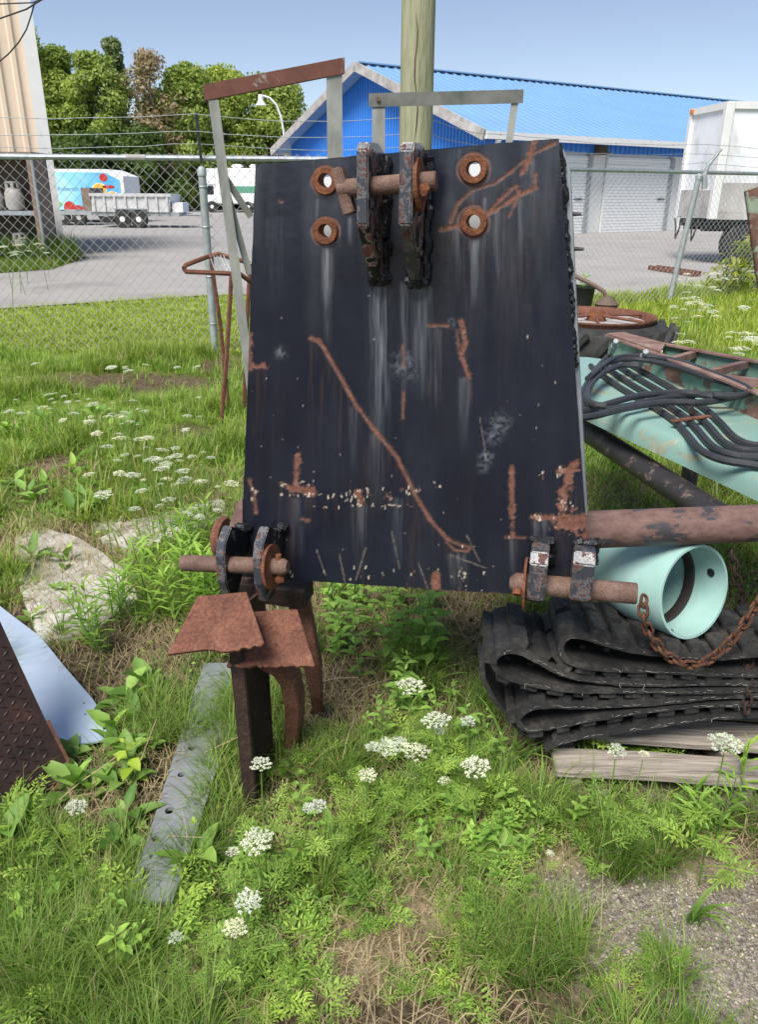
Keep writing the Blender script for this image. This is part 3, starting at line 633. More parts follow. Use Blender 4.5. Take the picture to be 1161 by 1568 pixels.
def tree(name, label, px, top, hw, D, c_lo, c_hi, seed, shape='round', n_cl=34, per=170, size=0.135, trunk=True, base_h=0.12, group='trees behind the lot'):
    g = np.random.default_rng(seed); base = AY(px, 300, D); base.z = 0
    H = AY(px, top, D).z * 1.06; w = hw * D * 1.12 / FPX
    t = thing(name, label, 'tree', base, group)
    cs, rs, ns = [], [], []
    for k in range(n_cl):
        zz = base_h + (1 - base_h) * (k + g.random()) / n_cl
        if shape == 'round': prof = math.sin(math.pi * min(1, 0.18 + 0.8 * zz)) ** 0.7
        else: prof = max(0.1, 1.05 - zz)
        rr = w * (0.42 if shape == 'round' else 0.30) * (0.7 + 0.6 * g.random()); a = g.random() * 6.283; q = w * prof * (g.random() ** 0.5) * 0.85
        z = min(H * zz, H - rr * 0.62)
        cs.append((base.x + q * math.cos(a), base.y + q * math.sin(a), z)); rs.append(rr); ns.append(int(3.9 * per * (0.7 + 0.6 * g.random())))
    V, F, C = leaf_cloud(cs, rs, ns, size, c_lo, c_hi, seed + 1)
    me = mesh_np('crown', V - np.array(base), F, M['tree_leaf'], C)
    o = bpy.data.objects.new('crown', me); link(o, t, base)
    mb = MB(); mb.tube([base, base + Vector((0.1, 0, H * 0.4)), base + Vector((-0.1, 0.1, H * 0.8))], [0.22, 0.15, 0.05], 7)
    for k in range(7):
        c = Vector(cs[int(g.integers(n_cl))]); z0 = max(0.2 * H, c.z - 1.5); st = Vector((base.x, base.y, min(z0, H * 0.75)))
        mb.tube([st, st.lerp(c, 0.5) + Vector((0, 0, 0.2)), c], [0.09, 0.06, 0.02], 5)
    mb.build('trunk', M['bark'], t, smooth=True)
    return t
GA, GB_ = S(112, 134, 62)[:3], S(180, 192, 104)[:3]
GD, GE = S(88, 114, 50)[:3], S(100, 128, 56)[:3]
tree('broadleaf_tree', 'tallest green broadleaf tree beside the beige building', 55, 48, 62, 58, GA, GB_, 11, n_cl=46, per=190)
tree('broadleaf_tree', 'yellow-green broadleaf tree beside the tallest tree', 112, 88, 46, 60, GA, GB_, 12)
tree('broadleaf_tree', 'mid green broadleaf tree before the spire-shaped tree', 160, 96, 44, 57, GA, GB_, 13)
tree('spire_tree', 'pointed sparse grey-green tree in the tree row', 196, 74, 34, 62, S(104, 118, 78)[:3], S(150, 162, 108)[:3], 14, shape='cone', n_cl=34, per=110, size=0.13)
tree('dying_tree', 'half dead tree with reddish brown leaves', 246, 92, 40, 58, S(112, 120, 80)[:3], S(188, 158, 136)[:3], 15, n_cl=44, per=30, size=0.13)
tree('broadleaf_tree', 'dense green broadleaf tree beyond the motorhome, next to the half dead tree', 300, 112, 46, 60, GA, GB_, 16)
tree('broadleaf_tree', 'bright green broadleaf tree behind the rusty topped frame', 352, 116, 44, 62, GA, GB_, 17)
tree('broadleaf_tree', 'round green tree beside the gooseneck lamp and blue gable', 418, 128, 58, 64, GD, GB_, 18, n_cl=40)
for k, (px, top, hw, D) in enumerate([(70, 205, 60, 55), (150, 212, 55, 54), (228, 200, 55, 56), (300, 205, 50, 66), (360, 212, 55, 66), (425, 200, 50, 68), (190, 180, 50, 70), (110, 170, 60, 70), (330, 165, 60, 72), (260, 150, 60, 74)]):
    tree('understorey_tree', 'dark low understorey tree in the shade behind the parked trailers', px, top, hw, D, S(64, 84, 46)[:3], S(112, 132, 68)[:3], 40 + k, n_cl=22, per=120, base_h=0.02, group='dark understorey behind the trailers')

# ================================================================== FENCES, POLE, FRAMES
def seg_tubes(P0, P1, r):
    P0 = np.asarray(P0, float); P1 = np.asarray(P1, float); T = P1 - P0; T /= np.linalg.norm(T, axis=1)[:, None]
    ref = np.where(np.abs(T[:, 2:3]) < 0.9, np.array([[0, 0, 1.0]]), np.array([[1.0, 0, 0]]))
    u = np.cross(T, ref); u /= np.linalg.norm(u, axis=1)[:, None]; w = np.cross(T, u); V = []
    for P in (P0, P1):
        for k in range(3):
            a = 2 * math.pi * k / 3; V.append(P + (u * math.cos(a) + w * math.sin(a)) * r)
    V = np.stack(V, 1); n = len(P0); b = (np.arange(n) * 6)[:, None, None]
    F = np.array([[0, 1, 4, 3], [1, 2, 5, 4], [2, 0, 3, 5]])[None] + b
    return V.reshape(-1, 3), F.reshape(-1, 4)
def chain_link(parent, p, q, h0, h1, pitch=0.098, r=0.0022):
    p, q = np.array(p, float), np.array(q, float); d = q - p; L = np.linalg.norm(d); d /= L; nrm = np.array([d[1], -d[0]])
    A0, A1 = [], []; nz = int((h1 - h0) / (pitch / 2))
    for k in range(int(2 * L / pitch) + 1):
        z = h0 + np.arange(nz + 1) * pitch / 2; par = (np.arange(nz + 1) + k) % 2
        s_ = np.clip(pitch / 2 * (k + par * 1.03), 0, L); wob = 0.012 * np.sin(s_ * 2.1 + z * 3) + 0.003 * par
        P = np.stack([p[0] + d[0] * s_ + nrm[0] * wob, p[1] + d[1] * s_ + nrm[1] * wob, z], 1)
        A0.append(P[:-1]); A1.append(P[1:])
    V, F = seg_tubes(np.concatenate(A0), np.concatenate(A1), r)
    og = np.array(world_org(parent)); me = mesh_np('chain_link_mesh', V - og, F, M['wire']); o = bpy.data.objects.new('chain_link_mesh', me); link(o, parent, world_org(parent)); o['kind'] = 'stuff'
def strand(parent, pts, name='barbed_wire'):
    mb = MB(); P = []
    for a, b_ in zip(pts[:-1], pts[1:]):
        a, b_ = Vector(a), Vector(b_); n = max(4, int((b_ - a).length / 0.25))
        for k in range(n): t_ = k / n; P.append(a.lerp(b_, t_) - Vector((0, 0, 0.05 * math.sin(math.pi * t_) + random.uniform(-0.006, 0.006))))
    P.append(Vector(pts[-1])); mb.tube(P, 0.0028, 4)
    for k in range(0, len(P) - 1, 2):
        c = P[k].lerp(P[k + 1], 0.5)
        for j in range(2): d = Vector((random.uniform(-1, 1), random.uniform(-1, 1), random.uniform(-1, 1))).normalized() * 0.02; mb.tube([c - d, c + d], 0.0014, 3)
    mb.build(name, M['galv'], parent)
FH = 1.80
FA, FB_, FC, FD = (-7.2, 7.45), (0.35, 7.75), (1.55, 10.15), (9.0, 14.1)
fe = thing('chain_link_fence', 'chain link fence with barbed wire running along the grass to the lot', 'fence', (-3.4, 7.6, 0))
def post(parent, x, y, h, r=0.036, mat=None, top=None):
    mb = MB(); p0 = Vector((x, y, -0.05)); p1 = Vector(top) if top else Vector((x, y, h)); mb.tube([p0, p1], r, 14)
    pp = mb.build('post', mat or M['galv_dull'], parent, smooth=True)
    mb = MB(); d = (p1 - p0).normalized(); mb.lathe(p1 - d * 0.06, d, [(0, r + 0.006), (0.05, r + 0.006), (0.075, r * 0.7), (0.085, 0)], 14); mb.build('post_cap', M['galv_dull'], pp, smooth=True); return pp
pl = AZ(320, 552, 0.0); fy_at = lambda x: FA[1] + (FB_[1] - FA[1]) * (x - FA[0]) / (FB_[0] - FA[0])
for x in (pl.x - 3.0, pl.x, FB_[0]): post(fe, x, fy_at(x) - 0.06, FH - 0.09)
def rail(parent, a, b_, h, r=0.024):
    mb = MB(); mb.tube([(a[0], a[1], h), (b_[0], b_[1], h)], r * 1.1, 10); mb.build('top_rail', M['galv'], parent, smooth=True)
rail(fe, FA, FB_, FH)
chain_link(fe, FA, FB_, 0.03, FH + 0.055)
xj = AY(205, 245, fy_at(-2.3)).x; mb = MB(); mb.tube([(xj - 0.11, fy_at(xj), FH), (xj + 0.11, fy_at(xj), FH)], 0.029, 10); mb.build('rail_sleeve', M['dirty_white'], fe, smooth=True)
for x in (pl.x - 3.0, pl.x, FB_[0]):
    mb = MB(); y = fy_at(x) - 0.05; mb.tube([(x, y, FH - 0.02), (x + 0.01, y - 0.12, FH + 0.36)], 0.014, 6); mb.build('wire_arm', M['dark_grey'], fe)
for h, oy in ((FH + 0.12, -0.05), (FH + 0.22, -0.09), (FH + 0.35, -0.13)):
    strand(fe, [(x, fy_at(x) + oy - 0.05, h) for x in (FA[0], pl.x - 3.0, pl.x, FB_[0])])
for h in (0.3, 0.75, 1.2, 1.55):            # tie wires round the post
    mb = MB(); mb.lathe((pl.x, fy_at(pl.x) - 0.06, h), (0, 0, 1), [(0, 0.04), (0.006, 0.043), (0.012, 0.04)], 14); mb.build('tie_wire', M['galv'], fe)

fb = thing('chain_link_fence', 'chain link fence returning past the roller doors with a leaning post', 'fence', (5, 12, 0))
rail(fb, FB_, FC, FH); rail(fb, FC, FD, FH)
chain_link(fb, FB_, FC, 0.03, FH + 0.055); chain_link(fb, FC, FD, 0.03, FH + 0.055)
post(fb, FC[0], FC[1] - 0.06, FH - 0.09)
fy2 = lambda x: FC[1] + (FD[1] - FC[1]) * (x - FC[0]) / (FD[0] - FC[0])
xr = AY(1060, 266, 12).x; yr = fy2(xr) - 0.1
tp, bt = AY(1072, 268, yr), AY(1026, 452, yr)
lean = post(fb, bt.x, yr, 1.8, 0.04, top=tp)
mb = MB(); mb.tube([tp + Vector((0.1, 0, -0.18)), tp + Vector((0.07, 0, 0.0)), tp + Vector((0.1, 0, 0.13)), AY(1106, 228, yr)], [0.045, 0.04, 0.03, 0.016], 8); mb.build('wire_arm', M['galv_dull'], fb)
post(fb, FD[0], FD[1], FH)
for h, oy in ((FH + 0.12, -0.04), (FH + 0.24, -0.08), (FH + 0.36, -0.12)):
    strand(fb, [(FB_[0], FB_[1] + oy, h), (FC[0], FC[1] + oy, h), (xr, fy2(xr) + oy, h), (FD[0], FD[1] + oy, h)])

ppy = 7.25
p0 = AY(634, 0, ppy)
pole = thing('utility_pole', 'pale green weathered wooden utility pole behind the angle iron frame', 'utility pole', (AY(636, 230, ppy).x, ppy, 0))
mb = MB(); g = np.random.default_rng(3); n = 20; vs_ = []; fs = []
prof = [1 + 0.05 * g.standard_normal() for _ in range(n)]
for i, z in enumerate(np.linspace(-0.1, 8, 28)):
    rr = 0.148 - 0.003 * z; xx = pole.location.x
    for k in range(n):
        a = 2 * math.pi * k / n; q = rr * (1 + 0.012 * math.sin(3 * a + z)) * (0.95 if k == 14 else (0.965 if k == 17 else 1)); vs_.append((xx + q * math.cos(a), ppy + q * math.sin(a), z))
for i in range(27):
    for k in range(n): fs.append((i * n + k, i * n + (k + 1) % n, (i + 1) * n + (k + 1) % n, (i + 1) * n + k))
mb.add(vs_, fs); mb.build('shaft', M['wood_pole'], pole, smooth=True, angle=60)
def seam_crack(px, y0, y1):
    mb = MB(); P = [];
    for k in range(9):
        py = y0 + (y1 - y0) * k / 8; p = AY(px + 2.5 * math.sin(k * 1.3), py, ppy - 0.147); P.append(p)
    mb.tube(P, [0.001] + [0.004] * 7 + [0.001], 4); mb.build('drying_crack', M['brown_dark'], pole)
seam_crack(637, 20, 215)

# overhead cables at the beige building
for nm, pts, r, lb in (('overhead_cable', [(-60, 45), (0, 28), (40, 14), (75, -8)], 0.014, 'straight black service cable leaving the beige building'), ('overhead_cable', [(-70, 10), (0, 6), (50, 4), (90, -14)], 0.012, 'upper thin black cable meeting the beige building'), ('overhead_cable', [(52, 6), (47, 24), (40, 45), (28, 65), (12, 83), (0, 93), (-30, 104)], 0.012, 'drooping loop of black cable against the beige building')):
    mb = MB(); mb.tube([AY(px, py, 15.5 + 0.01 * k) for k, (px, py) in enumerate(pts)], r, 6); tag(mb.build(nm, M['black'], smooth=True), lb, 'cable')

# angle iron frames
def angle_bar(mb, a, b_, s1, s2, w1, w2, t_=0.006):   # two flanges along a-b
    a, b_ = Vector(a), Vector(b_); s1 = Vector(s1); s2 = Vector(s2); e = b_ - a
    mb.prism([a, a + s1 * w1, a + s1 * w1 + s2 * t_, a + s2 * t_], e)
    mb.prism([a + s2 * (t_ + 0.0005), a + s2 * w2, a + s2 * w2 + s1 * t_, a + s2 * (t_ + 0.0005) + s1 * t_], e)
y1 = 4.55
f1 = thing('angle_iron_frame', 'tall angle iron frame with a rust red top bar and bracing', 'frame', AZ(372, 600, 0.0))
TL, TR_ = AY(318, 146, y1), AY(514, 112, y1 + 0.12)
BL = AY(374, 575, y1 + 0.15); BL.z = 0.0; ang = (TR_ - TL).normalized(); ax = Vector((ang.x, ang.y, 0)).normalized(); ay = Vector((-ax.y, ax.x, 0))
BLf = Vector((AY(388, 660, y1 + 0.1).x, y1 + 0.1, 0.0))
mb = MB(); angle_bar(mb, BLf, TL + Vector((0, 0, -0.02)), ax, ay, 0.055, 0.05); mb.build('upright', M['angle_grey'], f1)
BRf = Vector((TR_.x + 0.02, y1 + 0.18, 0.0)); mb = MB(); angle_bar(mb, BRf, TR_ + Vector((0.035, 0, 0.0)), -ax, ay, 0.085, 0.07); mb.build('upright', M['angle_grey'], f1)
mb = MB(); angle_bar(mb, TL + Vector((-0.02, -0.007, -0.025)), TR_ + Vector((0.05, -0.007, 0.0)), Vector((0, 0, 1)), ay, 0.075, 0.06); mb.build('top_bar', M['angle_rust'], f1)
for (pa, pb) in (((342, 268), (384, 332)), ((346, 290), (382, 420))):
    mb = MB(); a, b_ = AY(pa[0], pa[1], y1 + 0.05), AY(pb[0], pb[1], y1 + 0.12); e_ = (b_ - a).normalized(); n_ = (EYE - a).normalized(); w_ = e_.cross(n_).normalized(); mb.box((a + b_) / 2, ((b_ - a).length, 0.038, 0.006), e_, w_, e_.cross(w_)); mb.build('brace', M['angle_grey'], f1)
mb = MB(); angle_bar(mb, BLf + Vector((0.03, 0.06, 0.25)), BRf + Vector((-0.03, 0.06, 0.25)), Vector((0, 0, 1)), ay, 0.05, 0.04); mb.build('cross_bar', M['angle_grey'], f1)
y2 = 4.9
f2 = thing('angle_iron_frame', 'lower plain grey angle iron frame before the utility pole', 'frame', (AY(680, 230, y2).x, y2, 0))
TL, TR_ = AY(570, 143, y2), AY(797, 137, y2); mb = MB()
a = Vector((TL.x + 0.01, y2, 0)); angle_bar(mb, a, TL + Vector((0.0, 0, -0.005)), Vector((1, 0, 0)), Vector((0, 1, 0)), 0.075, 0.06); mb.build('upright', M['angle_grey'], f2)
mb = MB(); b_ = Vector((AY(770, 230, y2).x - 0.1, y2, 0)); angle_bar(mb, b_, TR_ + Vector((0.0, 0, -0.005)), Vector((-1, 0, 0)), Vector((0, 1, 0)), 0.04, 0.06); mb.build('upright', M['angle_grey'], f2)
mb = MB(); angle_bar(mb, TL + Vector((-0.02, -0.007, 0.0)), TR_ + Vector((0.02, -0.007, 0.0)), Vector((0, 0, -1)), Vector((0, 1, 0)), 0.07, 0.09); mb.build('top_bar', M['angle_dark'], f2)
mb = MB(); angle_bar(mb, a + Vector((0.03, 0.07, 0.3)), b_ + Vector((-0.03, 0.07, 0.3)), Vector((0, 0, 1)), Vector((0, 1, 0)), 0.05, 0.04); mb.build('cross_bar', M['angle_grey'], f2)
for (px, py) in ((575, 152),):
    mb = MB(); mb.lathe(AY(px + 4, py, y2 - 0.012), (0, -1, 0), [(0, 0.012), (0.006, 0.012)], 10); mb.build('bolt', M['brown_dark'], f2)

# rusty bar stand
rs_ = thing('bar_stand', 'rusty bent bar stand with a triangular top beside the fence post', 'stand', AZ(345, 640, 0.0)); ry = AZ(342, 640, 0).y
mb = MB(); D0 = ry
top = [AY(281, 411, D0 - 0.1), AY(284, 406, D0 - 0.08), AY(318, 393, D0 + 0.2), AY(334, 389, D0 + 0.22), AY(383, 403, D0 + 0.25)]
mb.tube(top, 0.016, 7); mb.tube([AY(281, 411, D0 - 0.1), AY(284, 416, D0 - 0.1), AY(352, 419, D0 - 0.1), AY(368, 420, D0 - 0.05), AY(384, 432, D0 + 0.05)], 0.016, 7); mb.build('top_ring', M['rust'], rs_, smooth=True)
for pts in (([(323, 393), (327, 430), (336, 490), (347, 590)], 0.2), ([(354, 420), (352, 460), (347, 540), (338, 640)], -0.1), ([(383, 404), (379, 470), (376, 540), (372, 610)], 0.15)):
    P = [AY(px, py, D0 + pts[1]) for px, py in pts[0]]; P[-1].z = 0.0; mb = MB(); mb.tube(P, 0.015, 7); mb.build('leg', M['rust'], rs_, smooth=True)
mb = MB()
for k in range(5): mb.tube([AY(322 + k * 5, 391, D0 + 0.2), AY(324 + k * 6, 400 + 3 * k % 7, D0 + 0.18), AY(330 + k * 6, 416, D0 + 0.15)], 0.004, 4)
mb.build('tie_wire', M['galv_dull'], rs_)

# ================================================================== THE BLACK HITCH PLATE
YAW = R(14)
U = Vector((math.cos(YAW), -math.sin(YAW), 0)); NN = Vector((-math.sin(YAW), -math.cos(YAW), 0)); ZZ = Vector((0, 0, 1))
PO = AY(620, 560, 1.75); PO.z = 0
hp = thing('hitch_plate', 'tall scratched black steel hitch plate with pinned lugs and rusty cross pipe', 'hitch plate', PO)
def PP(u, v_, w=0.0): return PO + U * u + ZZ * v_ + NN * w
def PPX(px, py, w=0.0):                     # photo pixel -> (u, v) on the plate plane moved out by w
    p = APL(px, py, PO + NN * w, NN); d = p - PO; return d.dot(U), d.z
TH = 0.026
cTL, cTR, cBR, cBL = [PPX(*c) for c in ((391, 252), (856, 212), (906, 918), (368, 883))]
holes = [PPX(499, 277), PPX(499, 354), PPX(726, 259), PPX(726, 340)]
# front face as a fine grid so that wear can be laid on it
NU, NV = 300, 440
tu, tv = np.meshgrid(np.linspace(0, 1, NU + 1), np.linspace(0, 1, NV + 1))
def lerp2(k): return (cBL[k] * (1 - tu) + cBR[k] * tu) * (1 - tv) + (cTL[k] * (1 - tu) + cTR[k] * tu) * tv
gu, gv = lerp2(0), lerp2(1)
edge_w = (fbm(gu * 25, gv * 25, 8, 3) - 0.5) * 0.004
gu = gu + edge_w * (np.abs(tu - 0.5) > 0.499); gv = gv + edge_w * (np.abs(tv - 0.5) > 0.499)
P3 = np.array(PO)[None] + gu.ravel()[:, None] * np.array(U) + gv.ravel()[:, None] * np.array(ZZ)
QX, QY = to_px(P3)
nz1 = fbm(QX / 14, QY / 14, 51, 4) - 0.5; nz2 = fbm(QX / 4.0, QY / 4.0, 52, 3) - 0.5; nzv = fbm(QX / 3.0, QY / 60, 53, 3) - 0.5; nzs = fbm(QX / 9, QY / 200, 54, 3)
def segd(x0, y0, x1, y1):
    dx, dy_ = x1 - x0, y1 - y0; t_ = np.clip(((QX - x0) * dx + (QY - y0) * dy_) / (dx * dx + dy_ * dy_ + 1e-9), 0, 1)
    return np.hypot(QX - x0 - t_ * dx, QY - y0 - t_ * dy_)
rust = np.zeros(len(QX)); chip = np.zeros(len(QX)); streak = np.zeros(len(QX)); halo = np.zeros(len(QX))
def line(pts, w, rag=5):
    global rust, halo
    for a, b_ in zip(pts[:-1], pts[1:]):
        d = segd(*a, *b_) + nz1 * rag * 0.75 + nz2 * rag * 0.9 + (0.12 * w + 0.25); rust = np.maximum(rust, np.clip((w - d) / 1.5 + 0.5, 0, 1)); halo = np.maximum(halo, np.clip(1 - np.abs(d - w - 1.2) / 1.6, 0, 1))
line([(476, 518), (489, 522), (520, 575), (545, 620), (575, 660), (608, 700), (640, 765), (660, 797), (686, 826)], 2.8, 3.5)
line([(686, 826), (702, 833), (720, 838), (716, 844), (696, 842), (684, 830)], 1.6, 3)
line([(676, 352), (700, 346), (745, 330), (790, 302), (808, 293), (820, 287), (820, 268)], 3.2, 5); line([(745, 330), (768, 304), (790, 284), (796, 296), (780, 330)], 2.2, 5)
line([(690, 340), (700, 315), (722, 292), (760, 280), (790, 257), (812, 238), (850, 219)], 2.0, 4); line([(818, 216), (812, 240), (800, 264)], 5, 8)
line([(708, 490), (712, 520), (707, 545), (717, 575)], 4, 9); line([(700, 505), (704, 545)], 2, 6); line([(655, 498), (686, 499)], 1.5, 3); line([(617, 527), (618, 562)], 1.5, 5); line([(618, 600), (617, 640)], 1.2, 4)
line([(455, 698), (452, 750)], 4.5, 10); line([(444, 747), (478, 752)], 6, 12); line([(784, 716), (784, 770)], 3.5, 4); line([(784, 775), (784, 822)], 3.5, 12); line([(775, 823), (804, 823)], 1.4, 3)
line([(880, 712), (868, 740), (862, 776)], 7, 14); line([(815, 791), (850, 794), (905, 796)], 4, 6); line([(868, 800), (908, 800), (902, 850)], 18, 26); line([(878, 715), (856, 722)], 4, 10)
line([(380, 733), (388, 752), (392, 785)], 1.6, 5); line([(381, 516), (382, 566)], 5, 12); line([(386, 562), (405, 560)], 3, 12); line([(668, 882), (667, 906)], 7, 10); line([(662, 910), (672, 910)], 6, 8)
line([(548, 752), (552, 770)], 3, 12); line([(590, 755), (598, 765)], 2, 12); line([(462, 795), (472, 796)], 2, 6); line([(428, 308), (431, 309)], 1.2, 3); line([(375, 890), (780, 912)], 1.2, 6); line([(888, 560), (902, 790)], 1.0, 8)
for c in ((499, 277, 22), (499, 354, 21), (726, 259, 25), (726, 340, 24)):
    d = np.abs(np.hypot(QX - c[0], QY - c[1]) + nz1 * 4 - c[2]); halo = np.maximum(halo, np.clip(1.6 - d / 1.8, 0, 1)); rust = np.maximum(rust, np.clip(2 - d / 1.3, 0, 1) * 0.5)
gch = np.random.default_rng(5)
def chipbox(x0, y0, x1, y1, th):            # short knocks and scrapes of bare primer inside a box
    global chip
    n = int((x1 - x0) * (y1 - y0) / 26 * (1.0 - th) * 1.3) + 2; hor = (y1 - y0) < 10
    for _ in range(n):
        x, y = gch.uniform(x0, x1), gch.uniform(y0, y1); L = gch.uniform(1, 5); w = gch.uniform(0.3, 1.2); a = gch.normal(0, 0.25) + (0 if (hor and gch.random() < 0.8) else 1.57)
        s_ = (np.abs(QX - x) < 12) & (np.abs(QY - y) < 12)
        if not s_.any(): continue
        dx, dy_ = L * math.cos(a), L * math.sin(a); X_, Y_ = QX[s_] - x, QY[s_] - y; t_ = np.clip((X_ * dx + Y_ * dy_) / (L * L), -0.5, 0.5); d = np.hypot(X_ - t_ * dx, Y_ - t_ * dy_) + nz2[s_] * 1.6
        k = np.clip((w - d) + 0.5, 0, 1) * gch.uniform(0.5, 1)
        if gch.random() < 0.25: rust[s_] = np.maximum(rust[s_], k)
        else: chip[s_] = np.maximum(chip[s_], k)
chipbox(430, 735, 490, 744, 0.56); chipbox(430, 755, 500, 761, 0.5); chipbox(500, 752, 525, 764, 0.52); chipbox(528, 750, 572, 768, 0.5); chipbox(585, 748, 600, 768, 0.55); chipbox(610, 744, 645, 758, 0.52); chipbox(535, 772, 640, 778, 0.55); chipbox(665, 738, 675, 748, 0.42)
chipbox(826, 718, 833, 732, 0.45); chipbox(853, 715, 862, 732, 0.45); chipbox(858, 768, 878, 782, 0.42); chipbox(812, 785, 830, 796, 0.45); chipbox(700, 868, 714, 905, 0.55); chipbox(384, 745, 394, 775, 0.52); chipbox(478, 775, 482, 778, 0.2); chipbox(495, 774, 520, 778, 0.6); chipbox(420, 865, 780, 906, 0.97)
g = np.random.default_rng(77)
for _ in range(60):                        # specks where stones and chains knocked the paint
    x, y = g.uniform(385, 890), 905 - abs(g.normal(0, 230)); r = g.uniform(0.25, 0.8) * (1 if g.random() < 0.93 else 1.8)
    s_ = (np.abs(QX - x) < 8) & (np.abs(QY - y) < 14)
    if s_.any():
        d = np.hypot((QX[s_] - x), (QY[s_] - y) / g.uniform(0.8, 3.0)); k = np.clip((r - d) + 0.5, 0, 1) * g.uniform(0.4, 1)
        if g.random() < 0.3: rust[s_] = np.maximum(rust[s_], k)
        else: chip[s_] = np.maximum(chip[s_], k)
for (x0, y0, x1, y1) in [(485, 842, 498, 880), (520, 850, 530, 900), (690, 850, 745, 870), (600, 815, 612, 870), (715, 820, 735, 860), (560, 840, 545, 888), (640, 860, 655, 900), (735, 640, 745, 700)]:
    chip = np.maximum(chip, np.clip(1.5 - segd(x0, y0, x1, y1) + nz2 * 2.5, 0, 1) * 0.16)
def run(x, y0, y1, w, s_):
    global streak
    ww = w * (1 + 0.5 * nzv); k = np.exp(-((QX - x - nzs * 3) / ww) ** 2) * np.clip((QY - y0) / 6, 0, 1) * np.clip((y1 - QY) / (y1 - y0), 0, 1) ** 0.8
    streak = np.maximum(streak, k * s_ * (0.5 + 1.3 * nzv))
for a in [(499, 374, 530, 6, 0.7), (580, 436, 700, 11, 0.75), (572, 436, 620, 5, 0.5), (642, 436, 620, 15, 0.55), (655, 436, 560, 7, 0.5), (617, 430, 640, 5, 0.35), (726, 362, 480, 7, 0.6), (742, 300, 420, 6, 0.35), (760, 320, 440, 9, 0.4), (795, 300, 420, 7, 0.35),
          (700, 345, 460, 7, 0.3), (535, 330, 380, 4, 0.5), (484, 300, 360, 4, 0.4), (726, 284, 330, 6, 0.4), (710, 575, 700, 8, 0.3), (640, 500, 600, 10, 0.35), (575, 660, 790, 9, 0.25), (540, 620, 740, 7, 0.2), (608, 760, 870, 8, 0.25), (812, 240, 330, 9, 0.35),
          (820, 290, 360, 6, 0.25), (784, 822, 900, 4, 0.3), (700, 845, 905, 12, 0.3), (455, 760, 860, 8, 0.2), (550, 770, 890, 10, 0.22), (820, 795, 850, 4, 0.4), (833, 795, 850, 4, 0.4), (418, 330, 480, 20, 0.08), (395, 252, 340, 6, 0.25), (480, 235, 300, 5, 0.2), (700, 225, 300, 6, 0.2), (668, 500, 640, 6, 0.25)]: run(*a)
for x, y, r, s_ in ((765, 650, 16, 0.25), (755, 668, 12, 0.25), (745, 702, 10, 0.32), (740, 715, 8, 0.25), (430, 540, 8, 0.3), (690, 495, 8, 0.25), (622, 560, 22, 0.25)):
    streak = np.maximum(streak, np.exp(-((QX - x) ** 2 + (QY - y) ** 2) / r ** 2) * s_ * np.clip(0.6 + 3 * nz2, 0, 1.4))
film = np.clip((fbm(QX / 30, QY / 160, 70, 4) - 0.42) * 0.6, 0, 0.2) * np.clip((620 - QY) / 400, 0.15, 1)
streak = np.clip(np.maximum(streak, film * 0.5), 0, 1)
stain = np.zeros((NV + 1, NU + 1)); rg = rust.reshape(NV + 1, NU + 1); ng_ = nzs.reshape(NV + 1, NU + 1); cur_ = np.zeros(NU + 1)
for r_ in range(NV, -1, -1):                # rust washes down from every bare spot
    cur_ = np.maximum(rg[r_], cur_ * (0.962 + 0.03 * (ng_[r_] > 0.5))); stain[r_] = cur_
halo = np.maximum(halo * 0.7, np.clip(stain.ravel() * (0.08 + 0.9 * nzv) - 0.02, 0, 0.22))
dep = -0.0009 * rust - 0.0004 * chip + (nz1 * 0.0004)
Vf = P3 + dep[:, None] * np.array(NN) - np.array(PO)
ids = np.arange((NU + 1) * (NV + 1)).reshape(NV + 1, NU + 1)
qc = np.stack([ids[:-1, :-1], ids[:-1, 1:], ids[1:, 1:], ids[1:, :-1]], -1).reshape(-1, 4)
cu, cv = gu.ravel()[qc].mean(1), gv.ravel()[qc].mean(1); keep = np.ones(len(qc), bool)
for h in holes: keep &= np.hypot(cu - h[0], cv - h[1]) > 0.021
m, nt, b = newmat('scratched_black_paint')
at = nt.nodes.new('ShaderNodeAttribute'); at.attribute_name = 'Col'; sx = nt.nodes.new('ShaderNodeSeparateColor'); nt.links.new(at.outputs['Color'], sx.inputs[0])
v = coords(nt, 'Object'); na = noise(nt, v, 5, 4); nb = noise(nt, v, 70, 7, 0.8); nc = noise(nt, v, 260, 3)
cp = ramp(nt, na, [(0.3, S(24, 27, 37)), (0.7, S(32, 36, 48))])
cp = mix(nt, sx.outputs[2], cp, S(150, 156, 160))
hal = nt.nodes.new('ShaderNodeMath'); hal.operation = 'MULTIPLY'; nt.links.new(at.outputs['Alpha'], hal.inputs[0]); hal.inputs[1].default_value = 0.6
cp = mix(nt, hal.outputs[0], cp, S(112, 84, 70))
cp = mix(nt, sx.outputs[0], cp, ramp(nt, nb, [(0.3, S(74, 48, 40)), (0.5, S(112, 72, 57)), (0.7, S(140, 106, 90))]))
cp = mix(nt, sx.outputs[1], cp, ramp(nt, nb, [(0.35, S(170, 140, 112)), (0.6, S(222, 214, 198))]))
nt.links.new(cp, b.inputs['Base Color'])
mx = nt.nodes.new('ShaderNodeMath'); mx.operation = 'MAXIMUM'; nt.links.new(sx.outputs[0], mx.inputs[0]); nt.links.new(sx.outputs[2], mx.inputs[1])
nt.links.new(ramp(nt, mx.outputs[0], [(0, 0.2), (0.5, 0.6), (1, 0.9)]), b.inputs['Roughness'])
bump(nt, b, mix(nt, 0.5, na, nc), 0.12, 0.002)
M['plate_paint'] = m
me = mesh_np('face', Vf, qc[keep], m, np.stack([rust, chip, streak, halo], 1))
o = bpy.data.objects.new('face', me); link(o, hp, PO); o['label'] = 'scratched black paint with rust line and pale drip marks'
